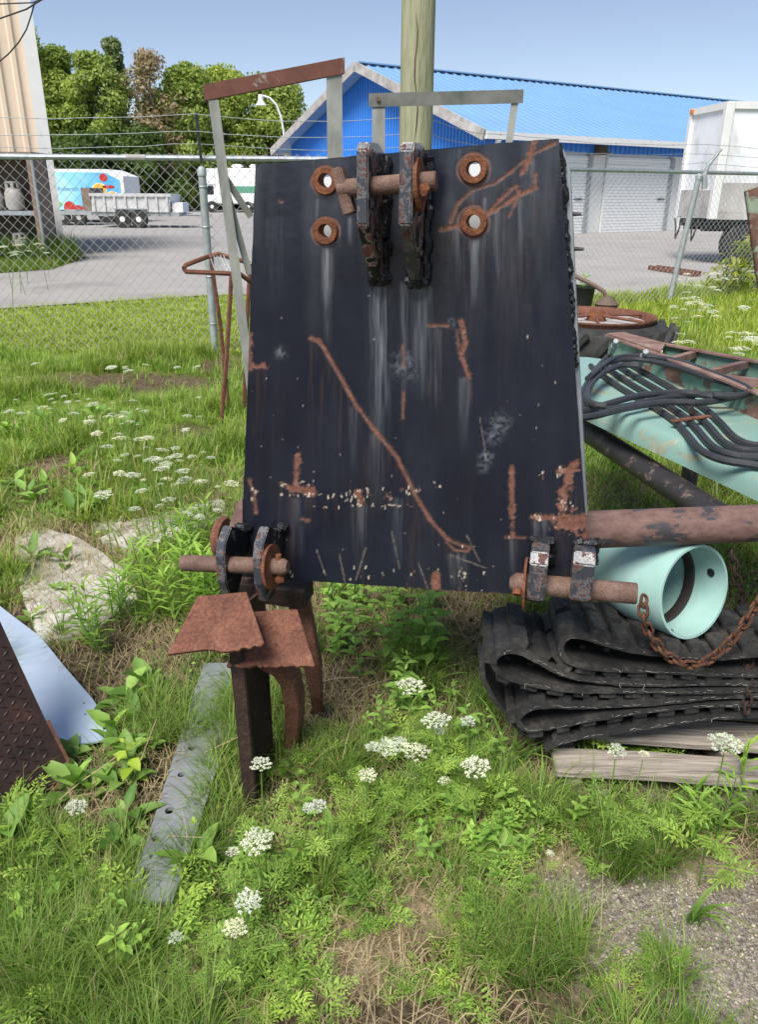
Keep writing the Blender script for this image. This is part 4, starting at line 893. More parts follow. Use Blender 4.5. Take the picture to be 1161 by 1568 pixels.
def rim_pts(w):                             # outline of the plate at depth w
    return [PP(*c, w) for c in (cBL, cBR, cTR, cTL)]
mb = MB(); A, Bk = rim_pts(-0.0008), rim_pts(-TH)
mb.add(A + Bk, [(0, 1, 5, 4), (1, 2, 6, 5), (2, 3, 7, 6), (3, 0, 4, 7)])
mb.build('edge', M['black_lug'], hp)
bm = bmesh.new(); loops = [[bm.verts.new(p) for p in Bk]] + [[bm.verts.new(PP(h[0] + 0.02 * math.cos(2 * math.pi * k / 20), h[1] + 0.02 * math.sin(2 * math.pi * k / 20), -TH)) for k in range(20)] for h in holes]
es = [bm.edges.new((L[i], L[(i + 1) % len(L)])) for L in loops for i in range(len(L))]
bmesh.ops.triangle_fill(bm, use_beauty=True, use_dissolve=False, edges=es)
for v_ in bm.verts: v_.co -= PO
me = bpy.data.meshes.new('back_face'); bm.to_mesh(me); bm.free(); me.materials.append(M['black_lug']); o = bpy.data.objects.new('back_face', me); link(o, hp, PO)
for h in holes:                             # steel bushings
    mb = MB(); mb.lathe(PP(h[0], h[1], -TH - 0.004), NN, [(0, 0.0145), (0, 0.0285), (TH + 0.010, 0.0285), (TH + 0.012, 0.027), (TH + 0.012, 0.016), (TH + 0.009, 0.0145)], 28, True); mb.build('bushing', M['rust_orange'], hp, smooth=True)
# folded side plate and rough weld
mb = MB(); sp_ = [(1.0, 0.03, 0.0), (0.965, 0.055, 0.014), (0.8, 0.06, 0.016), (0.25, 0.045, 0.006)]
vs_ = []
def edgeR(t_): return (cBR[0] * (1 - t_) + cTR[0] * t_, cBR[1] * (1 - t_) + cTR[1] * t_)
prof = [(0.99, 0.004), (0.95, 0.017), (0.85, 0.0155), (0.72, 0.012), (0.5, 0.008), (0.2, 0.003)]
for t_, du in prof:
    e = edgeR(t_); vs_ += [PP(e[0] - 0.002, e[1], -TH - 0.004), PP(e[0] + du, e[1], -TH - 0.012), PP(e[0] + du, e[1], -0.16), PP(e[0] - 0.006, e[1], -0.16)]
fs = []
for i in range(len(prof) - 1):
    for k in range(4): fs.append((i * 4 + k, i * 4 + (k + 1) % 4, (i + 1) * 4 + (k + 1) % 4, (i + 1) * 4 + k))
fs += [(0, 1, 2, 3), tuple(range(len(vs_) - 4, len(vs_)))]
mb.add(vs_, fs); mb.build('side_plate', M['galv_dull'], hp)
def weld(p, q, r, parent, n=None, name='weld'):
    p, q = Vector(p), Vector(q); n = n or max(6, int((q - p).length / (r * 0.9))); mb = MB(); P = []; rr = []
    for k in range(n + 1):
        P.append(p.lerp(q, k / n) + Vector((random.uniform(-1, 1), random.uniform(-1, 1), random.uniform(-1, 1))) * r * 0.3); rr.append(r * random.uniform(0.65, 1.35))
    mb.tube(P, rr, 7); return mb.build(name, M['weld'], parent, smooth=True)
weld(PP(*edgeR(0.99), -TH - 0.002), PP(*edgeR(0.55), -TH - 0.002), 0.0085, hp)
for t_ in (0.86, 0.79):
    e = edgeR(t_); mb = MB(); mb.tube([PP(e[0], e[1], -0.1), PP(e[0] + 0.035, e[1], -0.1)], [0.006, 0.003], 8); mb.build('stud', M['dark_grey'], hp)

mb = MB(); mb.hexa([PP(cTL[0] + 0.03, cTL[1] - 0.36, -0.135), PP(cTR[0] - 0.02, cTR[1] - 0.36, -0.135), PP(cTR[0] - 0.02, cTR[1] - 0.36, -0.129), PP(cTL[0] + 0.03, cTL[1] - 0.36, -0.129), PP(cTL[0] + 0.03, cTL[1] - 0.03, -0.135), PP(cTR[0] - 0.02, cTR[1] - 0.03, -0.135), PP(cTR[0] - 0.02, cTR[1] - 0.03, -0.129), PP(cTL[0] + 0.03, cTL[1] - 0.03, -0.129)])
mb.build('rear_panel', M['white'], hp)      # pale sheet seen through the bushings
# lugs, pins, washers
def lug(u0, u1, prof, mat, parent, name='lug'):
    mb = MB(); mb.prism([PP(u0, v_, w) for w, v_ in prof], U * (u1 - u0)); o = mb.build(name, [mat, M['sky_lit_lug']], parent, bevel=0.003)
    for p in o.data.polygons: p.material_index = 1 if (p.normal.dot(NN) > 0.75 or (p.normal.z > 0.6)) else 0  # front and top faces take the paint with sky reflection coloured in
    return o
Wt = 0.14
for (xa, xb) in ((545.5, 563.5), (612, 631)):
    ua, va = PPX(xa, 219, Wt); ub, vb = PPX(xb, 344, Wt); _, vbase = PPX(585, 428, 0.03); _, vt2 = PPX(600, 226, 0.0)
    vtop = va
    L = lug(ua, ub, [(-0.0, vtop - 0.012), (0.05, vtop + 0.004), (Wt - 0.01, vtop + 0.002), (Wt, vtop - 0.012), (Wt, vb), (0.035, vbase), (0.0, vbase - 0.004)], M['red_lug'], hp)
    weld(PP(ub + 0.004, vtop - 0.02, 0.006), PP(ub + 0.004, vbase, 0.006), 0.011, hp); weld(PP(ua - 0.004, vtop - 0.02, 0.004), PP(ua - 0.004, vbase, 0.004), 0.009, hp); weld(PP(ua - 0.006, vbase - 0.003, 0.018), PP(ub + 0.006, vbase - 0.003, 0.018), 0.014, hp)
Wp = 0.10
def pinpts(xa, xb, ya, yb, w): return PP(*PPX(xa, ya, w), w), PP(*PPX(xb, yb, w), w)
a, b_ = pinpts(520, 669, 290, 277, Wp); mb = MB(); d = (b_ - a).normalized(); L_ = (b_ - a).length
mb.lathe(a, d, [(0, 0.0), (0, 0.019), (L_ - 0.003, 0.019), (L_, 0.016), (L_, 0.0)], 22); pn = mb.build('pin', M['rust_pin'], hp, smooth=True)
h0_, h1_ = PP(*PPX(517, 257, Wp), Wp), PP(*PPX(537, 328, Wp), Wp); hz = (h1_ - h0_).normalized(); mb = MB(); mb.box((h0_ + h1_) / 2, (0.024, 0.032, (h1_ - h0_).length), hz.cross(NN).normalized(), NN, hz); mb.build('pin_handle', M['rust_pin'], pn, bevel=0.003)
wc = PP(*PPX(643, 283, Wp), Wp); mb = MB(); mb.lathe(wc - d * 0.004, d, [(0, 0.02), (0, 0.05), (0.008, 0.05), (0.008, 0.02)], 28, True); mb.build('washer', M['rust_orange'], pn)
kc = PP(*PPX(651, 288, Wp + 0.02), Wp + 0.02); mb = MB(); mb.tube([kc - NN * 0.03, kc + NN * 0.014 - ZZ * 0.008], 0.0075, 8); mb.tube([kc + NN * 0.004, kc + NN * 0.010], 0.011, 6); mb.build('keeper_bolt', M['rust_orange'], pn)
# lower pair at the side of the stand
Wl = 0.155
def ear(fx0_, fx1_, ytop, yf0, yf1, ybot, mat, W_, back=0.0):
    u0, v0 = PPX(fx0_, yf0, W_); u1, v1 = PPX(fx1_, yf1, W_); _, vt = PPX(fx0_ + 30, ytop, 0.02); _, vb = PPX(fx0_, ybot, W_ * 0.7)
    pr = [(0.0, vt - 0.004), (0.03, vt), (W_ - 0.055, v0 + 0.062), (W_ - 0.015, v0 + 0.035), (W_, v0), (W_, v1), (W_ - 0.022, vb), (W_ - 0.07, vb - 0.004), (0.03, v1 - 0.0), (0.0, v1 + 0.03)]
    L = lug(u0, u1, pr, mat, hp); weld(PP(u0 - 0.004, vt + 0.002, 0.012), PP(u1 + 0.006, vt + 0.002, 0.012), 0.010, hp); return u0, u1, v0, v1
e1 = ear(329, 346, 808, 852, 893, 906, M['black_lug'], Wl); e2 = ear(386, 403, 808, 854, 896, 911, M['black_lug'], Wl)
wl = 0.12
a, b_ = pinpts(279, 441, 862, 868, wl); d = (b_ - a).normalized(); L_ = (b_ - a).length; mb = MB()
mb.lathe(a, d, [(0, 0.0), (0, 0.019), (0.003, 0.0215), (L_ - 0.012, 0.0215), (L_, 0.014), (L_, 0.0)], 22); pn2 = mb.build('pin', M['rust_pin'], hp, smooth=True)
wc = PP(*PPX(416, 868, wl), wl); mb = MB(); mb.lathe(wc - d * 0.004, d, [(0, 0.022), (0, 0.058), (0.008, 0.058), (0.008, 0.022)], 28, True); mb.build('washer', M['rust_orange'], pn2)
kc = PP(*PPX(427, 868, wl), wl); mb = MB(); mb.tube([kc + ZZ * 0.034, kc - ZZ * 0.042], 0.008, 8); mb.tube([kc - ZZ * 0.026, kc - ZZ * 0.04], 0.013, 6); mb.build('keeper_bolt', M['rust_orange'], pn2)
# lower pair on the pipe side
Wr = 0.12
for (xa, xb, y0_, mt) in ((812, 833, 832, M['black_lug']), (879, 904, 836, M['red_lug'])):
    u0, v0 = PPX(xa, 857, Wr); u1, v1 = PPX(xb, 930, Wr); _, vt = PPX(xa, y0_, 0.05)
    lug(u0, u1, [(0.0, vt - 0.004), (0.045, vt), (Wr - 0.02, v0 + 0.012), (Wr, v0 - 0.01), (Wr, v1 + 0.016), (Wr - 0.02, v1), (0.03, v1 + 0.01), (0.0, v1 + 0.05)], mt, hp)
    weld(PP(u0 - 0.006, vt + 0.002, 0.03), PP(u1 + 0.006, vt + 0.002, 0.03), 0.011, hp); weld(PP(u1 + 0.005, vt, 0.006), PP(u1 + 0.005, v1 + 0.06, 0.006), 0.010, hp)
wr = 0.07
a, b_ = pinpts(781, 976, 892, 909, wr); d = (b_ - a).normalized(); L_ = (b_ - a).length; mb = MB()
mb.lathe(a, d, [(0, 0.0), (0, 0.013), (0.014, 0.025), (L_ - 0.003, 0.025), (L_, 0.023), (L_, 0.0)], 24); pn3 = mb.build('pin', M['rust_pin'], hp, smooth=True)
wc = PP(*PPX(805, 894, wr), wr); mb = MB(); mb.lathe(wc - d * 0.003, d, [(0, 0.026), (0, 0.064), (0.006, 0.064), (0.006, 0.026)], 28, True); mb.build('washer', M['rust_orange'], pn3)
kc = PP(*PPX(794, 894, wr + 0.02), wr + 0.02); mb = MB(); mb.tube([kc - NN * 0.035, kc + NN * 0.012 - ZZ * 0.02], 0.008, 8); mb.tube([kc + NN * 0.006 - ZZ * 0.014, kc + NN * 0.014 - ZZ * 0.022], 0.012, 6); mb.build('keeper_bolt', M['rust_orange'], pn3)
# rusty pipe welded behind the plate
pa, pb = AY(880, 812, 1.79), AY(1161, 801, 1.83); pdv = (pb - pa).normalized(); pe = pb + pdv * 0.35
mb = MB(); mb.tube([pa - pdv * 0.25, pa, pb, pe], 0.049, 28); xp = mb.build('cross_pipe', M['cross_pipe'], hp, smooth=True)
mb = MB(); mb.tube([pe - pdv * 0.05 - Vector((0, 0, 0.03)), Vector((pe.x - 0.05, pe.y, 0.0))], 0.04, 12); mb.build('prop_leg', M['rust_dark'], hp, smooth=True)
mb = MB(); q = PP(0.33, pa.z, -0.065); mb.box(q, (0.1, 0.074, 0.11), U, NN); mb.build('pipe_bracket', M['rust_dark'], hp)

# ================================================================== RUSTY SHANK STAND under the plate
st = thing('shank_stand', 'rusty steel stand with two jagged trapezoid shovel plates under the hitch plate', 'stand', AZ(400, 1240, 0.0))
def flat(name, pts, yz, th, mat, parent, jag=None):       # pts px with ground distance each -> thick plate
    P = [AY(px, py, y) for (px, py), y in zip(pts, yz)]
    n = (P[1] - P[0]).cross(P[2] - P[0]).normalized()
    if n.dot(EYE - P[0]) < 0: n = -n
    mb = MB(); mb.prism(P, -n * th); return mb.build(name, mat, parent)
def jagged(p, q, n, amp):
    return [(p[0] + (q[0] - p[0]) * k / n + (random.uniform(-2.4, 2.4) if 0 < k < n else 0), p[1] + (q[1] - p[1]) * k / n + (random.uniform(-amp, amp) if 0 < k < n else 0)) for k in range(n + 1)]
def plane_plate(name, pts, p0, n, th, mat):
    P = [APL(px, py, p0, n) for px, py in pts]; mb = MB(); mb.prism(P, -n * th); return mb.build(name, mat, st, bevel=0.001)
a = AY(340, 912, 1.60); nA = Vector((-0.08, -0.62, 0.78)).normalized()
plane_plate('shovel_plate', [(302, 913), (334, 910), (377, 906), (404, 984)] + jagged((402, 988), (352, 997), 9, 2.2) + jagged((345, 998), (317, 994), 5, 1.6) + [(300, 996), (256, 1002)], a, nA, 0.012, M['rust'])
a2 = AY(420, 935, 1.66)
plane_plate('shovel_plate', [(384, 937), (420, 934), (455, 933), (482, 1019)] + jagged((478, 1021), (440, 1020), 7, 1.8) + jagged((436, 1021), (405, 1022), 7, 1.8) + jagged((402, 1020), (346, 1020), 9, 2.5) + [(352, 1008)], a2, nA, 0.012, M['rust'])
def shank(bx, by, topz, sx, sy, mat, lean=0.0, yaw=0.3, parent=None):
    b0 = AZ(bx, by, 0.0); X = Vector((math.cos(yaw), -math.sin(yaw), 0)); Y = Vector((math.sin(yaw), math.cos(yaw), 0)); mb = MB()
    t0 = b0 + Vector((lean, 0, topz)); b0 = b0 - Vector((0, 0, 0.05)); c = []
    for q in (b0, t0): c += [q - X * sx / 2, q + X * sx / 2, q + X * sx / 2 + Y * sy, q - X * sx / 2 + Y * sy]
    mb.hexa(c); return mb.build('shank', mat, st, bevel=0.003)
shank(386, 1248, 0.60, 0.034, 0.10, M['rust_dark'], lean=-0.012, yaw=-0.15)
# dark web between the two front shanks
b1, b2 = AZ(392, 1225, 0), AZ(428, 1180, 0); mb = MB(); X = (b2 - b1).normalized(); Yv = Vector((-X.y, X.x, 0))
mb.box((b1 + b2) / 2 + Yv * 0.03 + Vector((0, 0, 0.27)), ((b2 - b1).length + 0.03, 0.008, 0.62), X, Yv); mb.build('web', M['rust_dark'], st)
# curved rear shank
cur = [(452, 893, 1.90), (462, 935, 1.88), (472, 985, 1.86), (480, 1020, 1.86), (486, 1070, 1.88), (488, 1110, 1.93)]
P = [AY(*c) for c in cur]; P[-1].z = max(0.0, P[-1].z); mb = MB(); n = len(P); vs_ = []
for i, p in enumerate(P):
    w = [0.036, 0.036, 0.034, 0.03, 0.022, 0.014][i]; vs_ += [p + Vector((-w, 0, 0)), p + Vector((w * 0.6, 0.0, 0)), p + Vector((w * 0.6, 0.06, 0)), p + Vector((-w, 0.06, 0))]
fs = [(0, 1, 2, 3), tuple(range(4 * n - 4, 4 * n))]
for i in range(n - 1):
    for k in range(4): fs.append((i * 4 + k, i * 4 + (k + 1) % 4, i * 4 + 4 + (k + 1) % 4, i * 4 + 4 + k))
mb.add(vs_, fs); mb.build('rear_shank', M['rust'], st, bevel=0.003)
cur = [(402, 1022, 1.66), (425, 1030, 1.67), (440, 1050, 1.68), (447, 1085, 1.70), (446, 1130, 1.74), (440, 1178, 1.77)]
P = [AY(*c) for c in cur]; P[-1].z = -0.02; mb = MB(); n = len(P); vs_ = []
for i, p in enumerate(P):
    t_ = (P[min(i + 1, n - 1)] - P[max(i - 1, 0)]).normalized(); w_ = Vector((0, 1, 0)).cross(t_).normalized() * [0.012, 0.017, 0.02, 0.021, 0.019, 0.015][i]
    vs_ += [p - w_, p + w_, p + w_ + Vector((0.01, 0.07, 0)), p - w_ + Vector((0.01, 0.07, 0))]
fs = [(0, 1, 2, 3), tuple(range(4 * n - 4, 4 * n))]
for i in range(n - 1):
    for k in range(4): fs.append((i * 4 + k, i * 4 + (k + 1) % 4, i * 4 + 4 + (k + 1) % 4, i * 4 + 4 + k))
mb.add(vs_, fs); mb.build('hooked_shank', M['rust'], st, bevel=0.003)
for c in ((446, 1032, 1.71),):
    mb = MB(); mb.lathe(AY(*c), (0.3, -1, 0), [(0, 0.011), (0.01, 0.011)], 6); mb.build('bolt', M['rust_orange'], st)
# head beam that carries the plate
mb = MB(); q1, q2 = PP(*PPX(352, 905, -0.05), -0.05), PP(*PPX(470, 896, -0.05), -0.05); mb.box((q1 + q2) / 2 + Vector((0, 0.0, -0.0)), ((q2 - q1).length, 0.09, 0.05), U, NN); mb.build('head_beam', M['rust_dark'], st)
mb = MB(); pts = [(371, 764), (362, 770), (352, 800), (346, 850), (356, 880), (371, 850)]; Pq = [APL(px, py, PP(0, 0, -0.16), NN) for px, py in pts]; mb.prism(Pq, -NN * 0.02); mb.build('side_bracket', M['rail_rust'], st)
mb = MB(); c = APL(340, 822, PP(0, 0, -0.2), NN); mb.lathe(c, U, [(-0.012, 0.012), (-0.012, 0.058), (0.0, 0.064), (0.012, 0.058), (0.012, 0.012)], 22); mb.build('roller', M['rust'], st, smooth=True)
mb = MB(); a = APL(351, 870, PP(0, 0, -0.15), NN); mb.tube([a, Vector((a.x, a.y, a.z - 0.25))], 0.02, 8); mb.tube([c - U * 0.03, c + U * 0.12], 0.012, 8); mb.build('axle', M['rust_dark'], st)

# ================================================================== LOOSE METAL AND SLABS ON THE GROUND
def plate_with_holes(name, poly, hls, z0, th, mat, r):
    bm = bmesh.new(); L = [[bm.verts.new((p.x, p.y, z0 + p.z)) for p in poly]]
    for h in hls: L.append([bm.verts.new((h[0] + h[2] * math.cos(2 * math.pi * k / 14), h[1] + h[2] * math.sin(2 * math.pi * k / 14), z0)) for k in range(14)])
    es = [bm.edges.new((q[i], q[(i + 1) % len(q)])) for q in L for i in range(len(q))]
    bmesh.ops.triangle_fill(bm, use_beauty=True, use_dissolve=False, edges=es)
    ret = bmesh.ops.extrude_face_region(bm, geom=list(bm.faces)); vv = [g_ for g_ in ret['geom'] if isinstance(g_, bmesh.types.BMVert)]
    for v_ in vv: v_.co.z += th
    bmesh.ops.recalc_face_normals(bm, faces=bm.faces)
    me = bpy.data.meshes.new(name); org = sum((p for p in poly), Vector()) / len(poly); org.z = z0
    for v_ in bm.verts: v_.co -= org
    bm.to_mesh(me); bm.free(); me.materials.append(mat); o = bpy.data.objects.new(name, me); return link(o, None, org)
def Z0(p): q = Vector(p); q.z = 0; return q
zs = 0.05
sp = [AZ(px, py, zs) for px, py in ((194, 1380), (264, 1380), (386, 1015), (312, 1015))]
hl = [tuple(AZ(px, py, zs))[:2] + (r,) for px, py, r in ((277, 1186, 0.010), (259, 1241, 0.012), (238, 1284, 0.011), (231, 1311, 0.005), (222, 1334, 0.011), (341, 1032, 0.012), (326, 1072, 0.008), (313, 1090, 0.008), (306, 1107, 0.010), (293, 1146, 0.010), (200, 1374, 0.0))][:-1]
o = plate_with_holes('drilled_strip', [Z0(p) for p in sp], hl, zs - 0.012, 0.012, M['strip'], 0.01)
tag(o, 'long grey flat steel bar drilled with bolt holes lying in the grass', 'steel bar')
zs = 0.055
sp = [AZ(px, py, zs) for px, py in ((-160, 820), (-60, 880), (10, 936), (62, 975), (98, 1020), (140, 1068), (181, 1127), (165, 1133), (120, 1138), (85, 1130), (60, 1110), (-20, 1010), (-160, 900))]
hl = [tuple(AZ(px, py, zs))[:2] + (r,) for px, py, r in ((161, 1114, 0.008), (128, 1076, 0.004), (130, 1093, 0.004))]
o = plate_with_holes('sheet_metal', [Z0(p) for p in sp], hl, zs - 0.006, 0.005, M['sheet'], 0.01)
tag(o, 'smooth pale blue-grey sheet of metal with a rounded end beside the checker plate', 'metal sheet')
# chequer plate leaning, with raised bars
A0, B0 = AZ(66, 1242, 0.0), AZ(-90, 1330, 0.0); ln = (A0 - B0).normalized(); upv = (Vector((-0.25, 0.42, 0.87))).normalized(); nC = ln.cross(upv).normalized()
if nC.dot(EYE - A0) < 0: nC = -nC
upv = nC.cross(ln); upv = upv if upv.z > 0 else -upv
ck = thing('checker_plate', 'rusty black chequer plate panel leaning at the edge of the weeds', 'metal plate', A0)
out = [APL(px, py, A0, nC) for px, py in ((-160, 620), (-60, 830), (0, 952), (30, 1018), (70, 1104), (101, 1166), (66, 1242), (20, 1268), (-90, 1330), (-200, 1330))]
mb = MB(); mb.prism(out, -nC * 0.008); mb.build('panel', M['checker'], ck)
o2 = [(p - A0).dot(ln) for p in out]; o3 = [(p - A0).dot(upv) for p in out]
def inside(x, y):
    r = False; j = len(o2) - 1
    for i in range(len(o2)):
        if (o3[i] > y) != (o3[j] > y) and x < (o2[j] - o2[i]) * (y - o3[i]) / (o3[j] - o3[i]) + o2[i]: r = not r
        j = i
    return r
mb = MB(); sgrid = 0.026
for i in range(-30, 8):
    for j in range(0, 34):
        x, y = i * sgrid, j * sgrid * 0.72
        if inside(x, y) and inside(x + 0.02, y) and inside(x - 0.02, y) and inside(x, y + 0.02) and inside(x, y - 0.02):
            s_ = 1 if (i + j) % 2 else -1; c = A0 + ln * x + upv * y; d1 = (ln + upv * s_ * 0.6).normalized(); d2 = nC.cross(d1)
            mb.add([c - d1 * 0.0125, c + d2 * 0.0036, c + d1 * 0.0125, c - d2 * 0.0036, c - d1 * 0.006 + nC * 0.0028, c + d1 * 0.006 + nC * 0.0028],
                   [(0, 4, 3), (0, 1, 4), (1, 5, 4), (1, 2, 5), (2, 3, 5), (3, 4, 5)])
o = mb.build('tread_bars', M['checker'], ck); o['kind'] = 'stuff'
mb = MB(); e0, e1, e2 = out[4], out[5], out[6]
for p, q in ((e0, e1), (e1, e2)): mb.prism([p + nC * 0.001, p + nC * 0.012, p + nC * 0.012 - (q - p).cross(nC).normalized() * 0.006, p - (q - p).cross(nC).normalized() * 0.006 + nC * 0.001], q - p)
mb.build('edge_strip', M['rust'], ck)
# white slabs
def slab(name, pts, z, th, label):
    P = []
    for i in range(len(pts)):
        a, b_ = pts[i], pts[(i + 1) % len(pts)]
        for k in range(4): P.append(AZ(a[0] + (b_[0] - a[0]) * k / 4 + random.uniform(-2.5, 2.5), a[1] + (b_[1] - a[1]) * k / 4 + random.uniform(-1.5, 1.5), z))
    mb = MB(); mb.prism([p - Vector((0, 0, th)) for p in P], (0, 0, th)); return tag(mb.build(name, M['white_slab'], bevel=0.002), label, 'slab', None)
slab('white_slab', [(22, 822), (60, 806), (120, 822), (192, 870), (212, 916), (170, 945), (150, 962), (60, 985), (28, 890)], 0.036, 0.05, 'broad flaking white slab littered with dead grass beside the blue-grey sheet')
slab('white_slab', [(150, 826), (190, 800), (340, 762), (348, 790), (205, 842)], 0.036, 0.05, 'narrow white slab lying toward the hitch plate')
slab('white_slab', [(140, 800), (185, 793), (192, 806), (150, 812)], 0.036, 0.05, 'small broken white slab piece between the two larger slabs')
slab('white_slab', [(60, 905), (110, 895), (125, 935), (80, 960)], 0.05, 0.02, 'loose white fragment on top of the broad slab')

# ================================================================== PALLET, RUBBER TRACK, PVC PIPE, CHAIN
pz = 0.115
pal = thing('wooden_pallet', 'weathered grey wooden pallet under the folded rubber track', 'pallet', AZ(1050, 1200, 0.0))
pdir = (AZ(1161, 1196, pz) - AZ(852, 1178, pz)).normalized(); pdn = Vector((-pdir.y, pdir.x, 0))
pst = AZ(852, 1180, pz)
def board(i0, off, L_, wd, th, z, tw=0.0):
    c = pst + pdir * (i0 + L_ / 2) + pdn * off; c.z = z; nseg = 8; mb = MB(); vs_ = []
    for k in range(nseg + 1):
        s_ = -L_ / 2 + L_ * k / nseg; j = random.uniform(-0.002, 0.002); zz = 0.004 * math.sin(k * 0.9 + i0 * 9)
        for (dn, dz) in ((-wd / 2 + j, -th / 2), (wd / 2 + j, -th / 2), (wd / 2 + j, th / 2), (-wd / 2 + j, th / 2)): vs_.append(c + pdir * s_ + pdn * dn + Vector((0, 0, dz + zz + tw * dn)))
    fs = [(0, 1, 2, 3), tuple(range(4 * nseg, 4 * nseg + 4))]
    for i in range(nseg):
        for k in range(4): fs.append((i * 4 + k, i * 4 + (k + 1) % 4, i * 4 + 4 + (k + 1) % 4, i * 4 + 4 + k))
    mb.add(vs_, fs); return mb.build('plank', M['plank'], pal, bevel=0.003)
board(0.0, 0.047, 1.05, 0.095, 0.022, pz - 0.011); board(0.13, 0.19, 1.0, 0.105, 0.022, pz - 0.006, 0.03); board(0.02, 0.33, 1.05, 0.095, 0.022, pz - 0.011); board(0.02, 0.47, 1.05, 0.095, 0.022, pz - 0.011)
for k in (0.05, 0.5, 0.97):
    c = pst + pdir * k + pdn * 0.26; c.z = pz - 0.066; mb = MB(); mb.box(c, (0.045, 0.5, 0.085), pdir, pdn); mb.build('stringer', M['plank'], pal)
board(0.0, 0.06, 1.05, 0.09, 0.02, 0.012)

trk = thing('rubber_track', 'folded black rubber excavator track heaped on the pallet', 'rubber track', AZ(950, 1150, 0.05))
tpath = [(1330, 985), (1230, 992), (1100, 1008), (1000, 1000), (935, 988), (893, 976), (872, 976), (860, 988), (862, 1003), (878, 1016), (930, 1024), (1000, 1028), (1100, 1032), (1230, 1034), (1320, 1036), (1345, 1041), (1320, 1047),
         (1230, 1047), (1100, 1047), (1000, 1047), (920, 1044), (865, 1034), (825, 1012), (795, 998), (770, 998), (757, 1010), (760, 1026), (782, 1040), (820, 1049), (880, 1056), (1000, 1059), (1100, 1058), (1230, 1056), (1320, 1056), (1345, 1062), (1320, 1068),
         (1230, 1066), (1100, 1068), (1000, 1076), (900, 1083), (840, 1080), (808, 1086), (794, 1098), (798, 1112), (816, 1118), (860, 1112), (930, 1097), (1000, 1088), (1100, 1080), (1230, 1078), (1320, 1078), (1345, 1085), (1320, 1092),
         (1230, 1090), (1100, 1099), (1000, 1112), (920, 1124), (865, 1136), (842, 1146), (828, 1154)]
tp0 = AZ(850, 1160, 0.12); tdir = Vector((0.995, 0.09, 0)).normalized(); tn = Vector((-tdir.y, tdir.x, 0)); tn = tn if tn.y < 0 else -tn
TP = [APL(px, py, tp0, tn) for px, py in tpath]
def resample(P, step):                      # Catmull-Rom through the points, then even spacing
    Q = []
    for i in range(len(P) - 1):
        p0, p1, p2, p3 = P[max(i - 1, 0)], P[i], P[i + 1], P[min(i + 2, len(P) - 1)]
        for k in range(12):
            t_ = k / 12; Q.append(0.5 * ((2 * p1) + (p2 - p0) * t_ + (2 * p0 - 5 * p1 + 4 * p2 - p3) * t_ ** 2 + (3 * p1 - p0 - 3 * p2 + p3) * t_ ** 3))
    Q.append(P[-1]); out = [Q[0]]; acc = 0
    for a, b_ in zip(Q[:-1], Q[1:]):
        L_ = (b_ - a).length
        while acc + L_ >= step: a = a.lerp(b_, (step - acc) / max(L_, 1e-9)); out.append(a.copy()); L_ = (b_ - a).length; acc = 0
        acc += L_
    return out
TQ = resample(TP, 0.018); TT = Vector((0.03, 0.27, -0.035)); th = 0.0075; n = len(TQ)
tan = [(TQ[min(i + 1, n - 1)] - TQ[max(i - 1, 0)]).normalized() for i in range(n)]
nor = [t_.cross(TT).normalized() for t_ in tan]
for k, px in enumerate([0]):
    pass
mb = MB(); vs_ = []; fs = []
for i in range(n):
    jz = Vector((0, 0.003 * math.sin(i * 0.31) + random.uniform(-0.002, 0.002), 0)); a = TQ[i] + jz; vs_ += [a - nor[i] * th, a + nor[i] * th, a + TT + nor[i] * th, a + TT - nor[i] * th]
for i in range(n - 1):
    for k in range(4): fs.append((i * 4 + k, i * 4 + (k + 1) % 4, i * 4 + 4 + (k + 1) % 4, i * 4 + 4 + k))
fs += [(0, 1, 2, 3), tuple(range(4 * n - 4, 4 * n))]
mb.add(vs_, fs); mb.build('belt', M['rubber'], trk, smooth=True, angle=50)
# which side is the tread: outside of the first left-hand fold
i_f = min(range(n), key=lambda i: (TQ[i] - APL(860, 995, tp0, tn)).length); sg = 1 if nor[i_f].dot(-tdir) > 0 else -1
k_l = 0
for i in range(2, n - 2, 4):
    k_l += 1; to_ = TQ[i].x
    if to_ > AY(1260, 1050, 1.8).x: continue
    for (f0, f1) in (((0.02, 0.5), (0.56, 0.98)) if k_l % 2 else ((0.02, 0.4), (0.46, 0.98))):
        c = TQ[i] + TT * ((f0 + f1) / 2) + nor[i] * sg * (th + 0.007); mb = MB(); mb.box(c + nor[i] * sg * random.uniform(-0.003, 0.003), (random.uniform(0.036, 0.05), 0.27 * (f1 - f0) * random.uniform(0.92, 1.0), random.uniform(0.022, 0.028)), (tan[i] + nor[i] * random.uniform(-0.08, 0.08)).normalized(), TT.normalized(), nor[i]); mb.build('tread_lug', M['rubber'], trk, bevel=0.003)
    for f in (0.36, 0.64):
        c = TQ[i] + TT * f - nor[i] * sg * (th + 0.005); mb = MB(); mb.box(c, (0.018, 0.022, 0.01), tan[i], TT.normalized(), nor[i]); mb.build('drive_tooth', M['rust_dark'] if f < 0.5 and k_l % 3 else M['rubber'], trk)
m_fray = plain('frayed_cord', S(140, 136, 130), 0.8, var=0.3, scale=30)
mb = MB()                                   # frayed cord showing along the cut edge
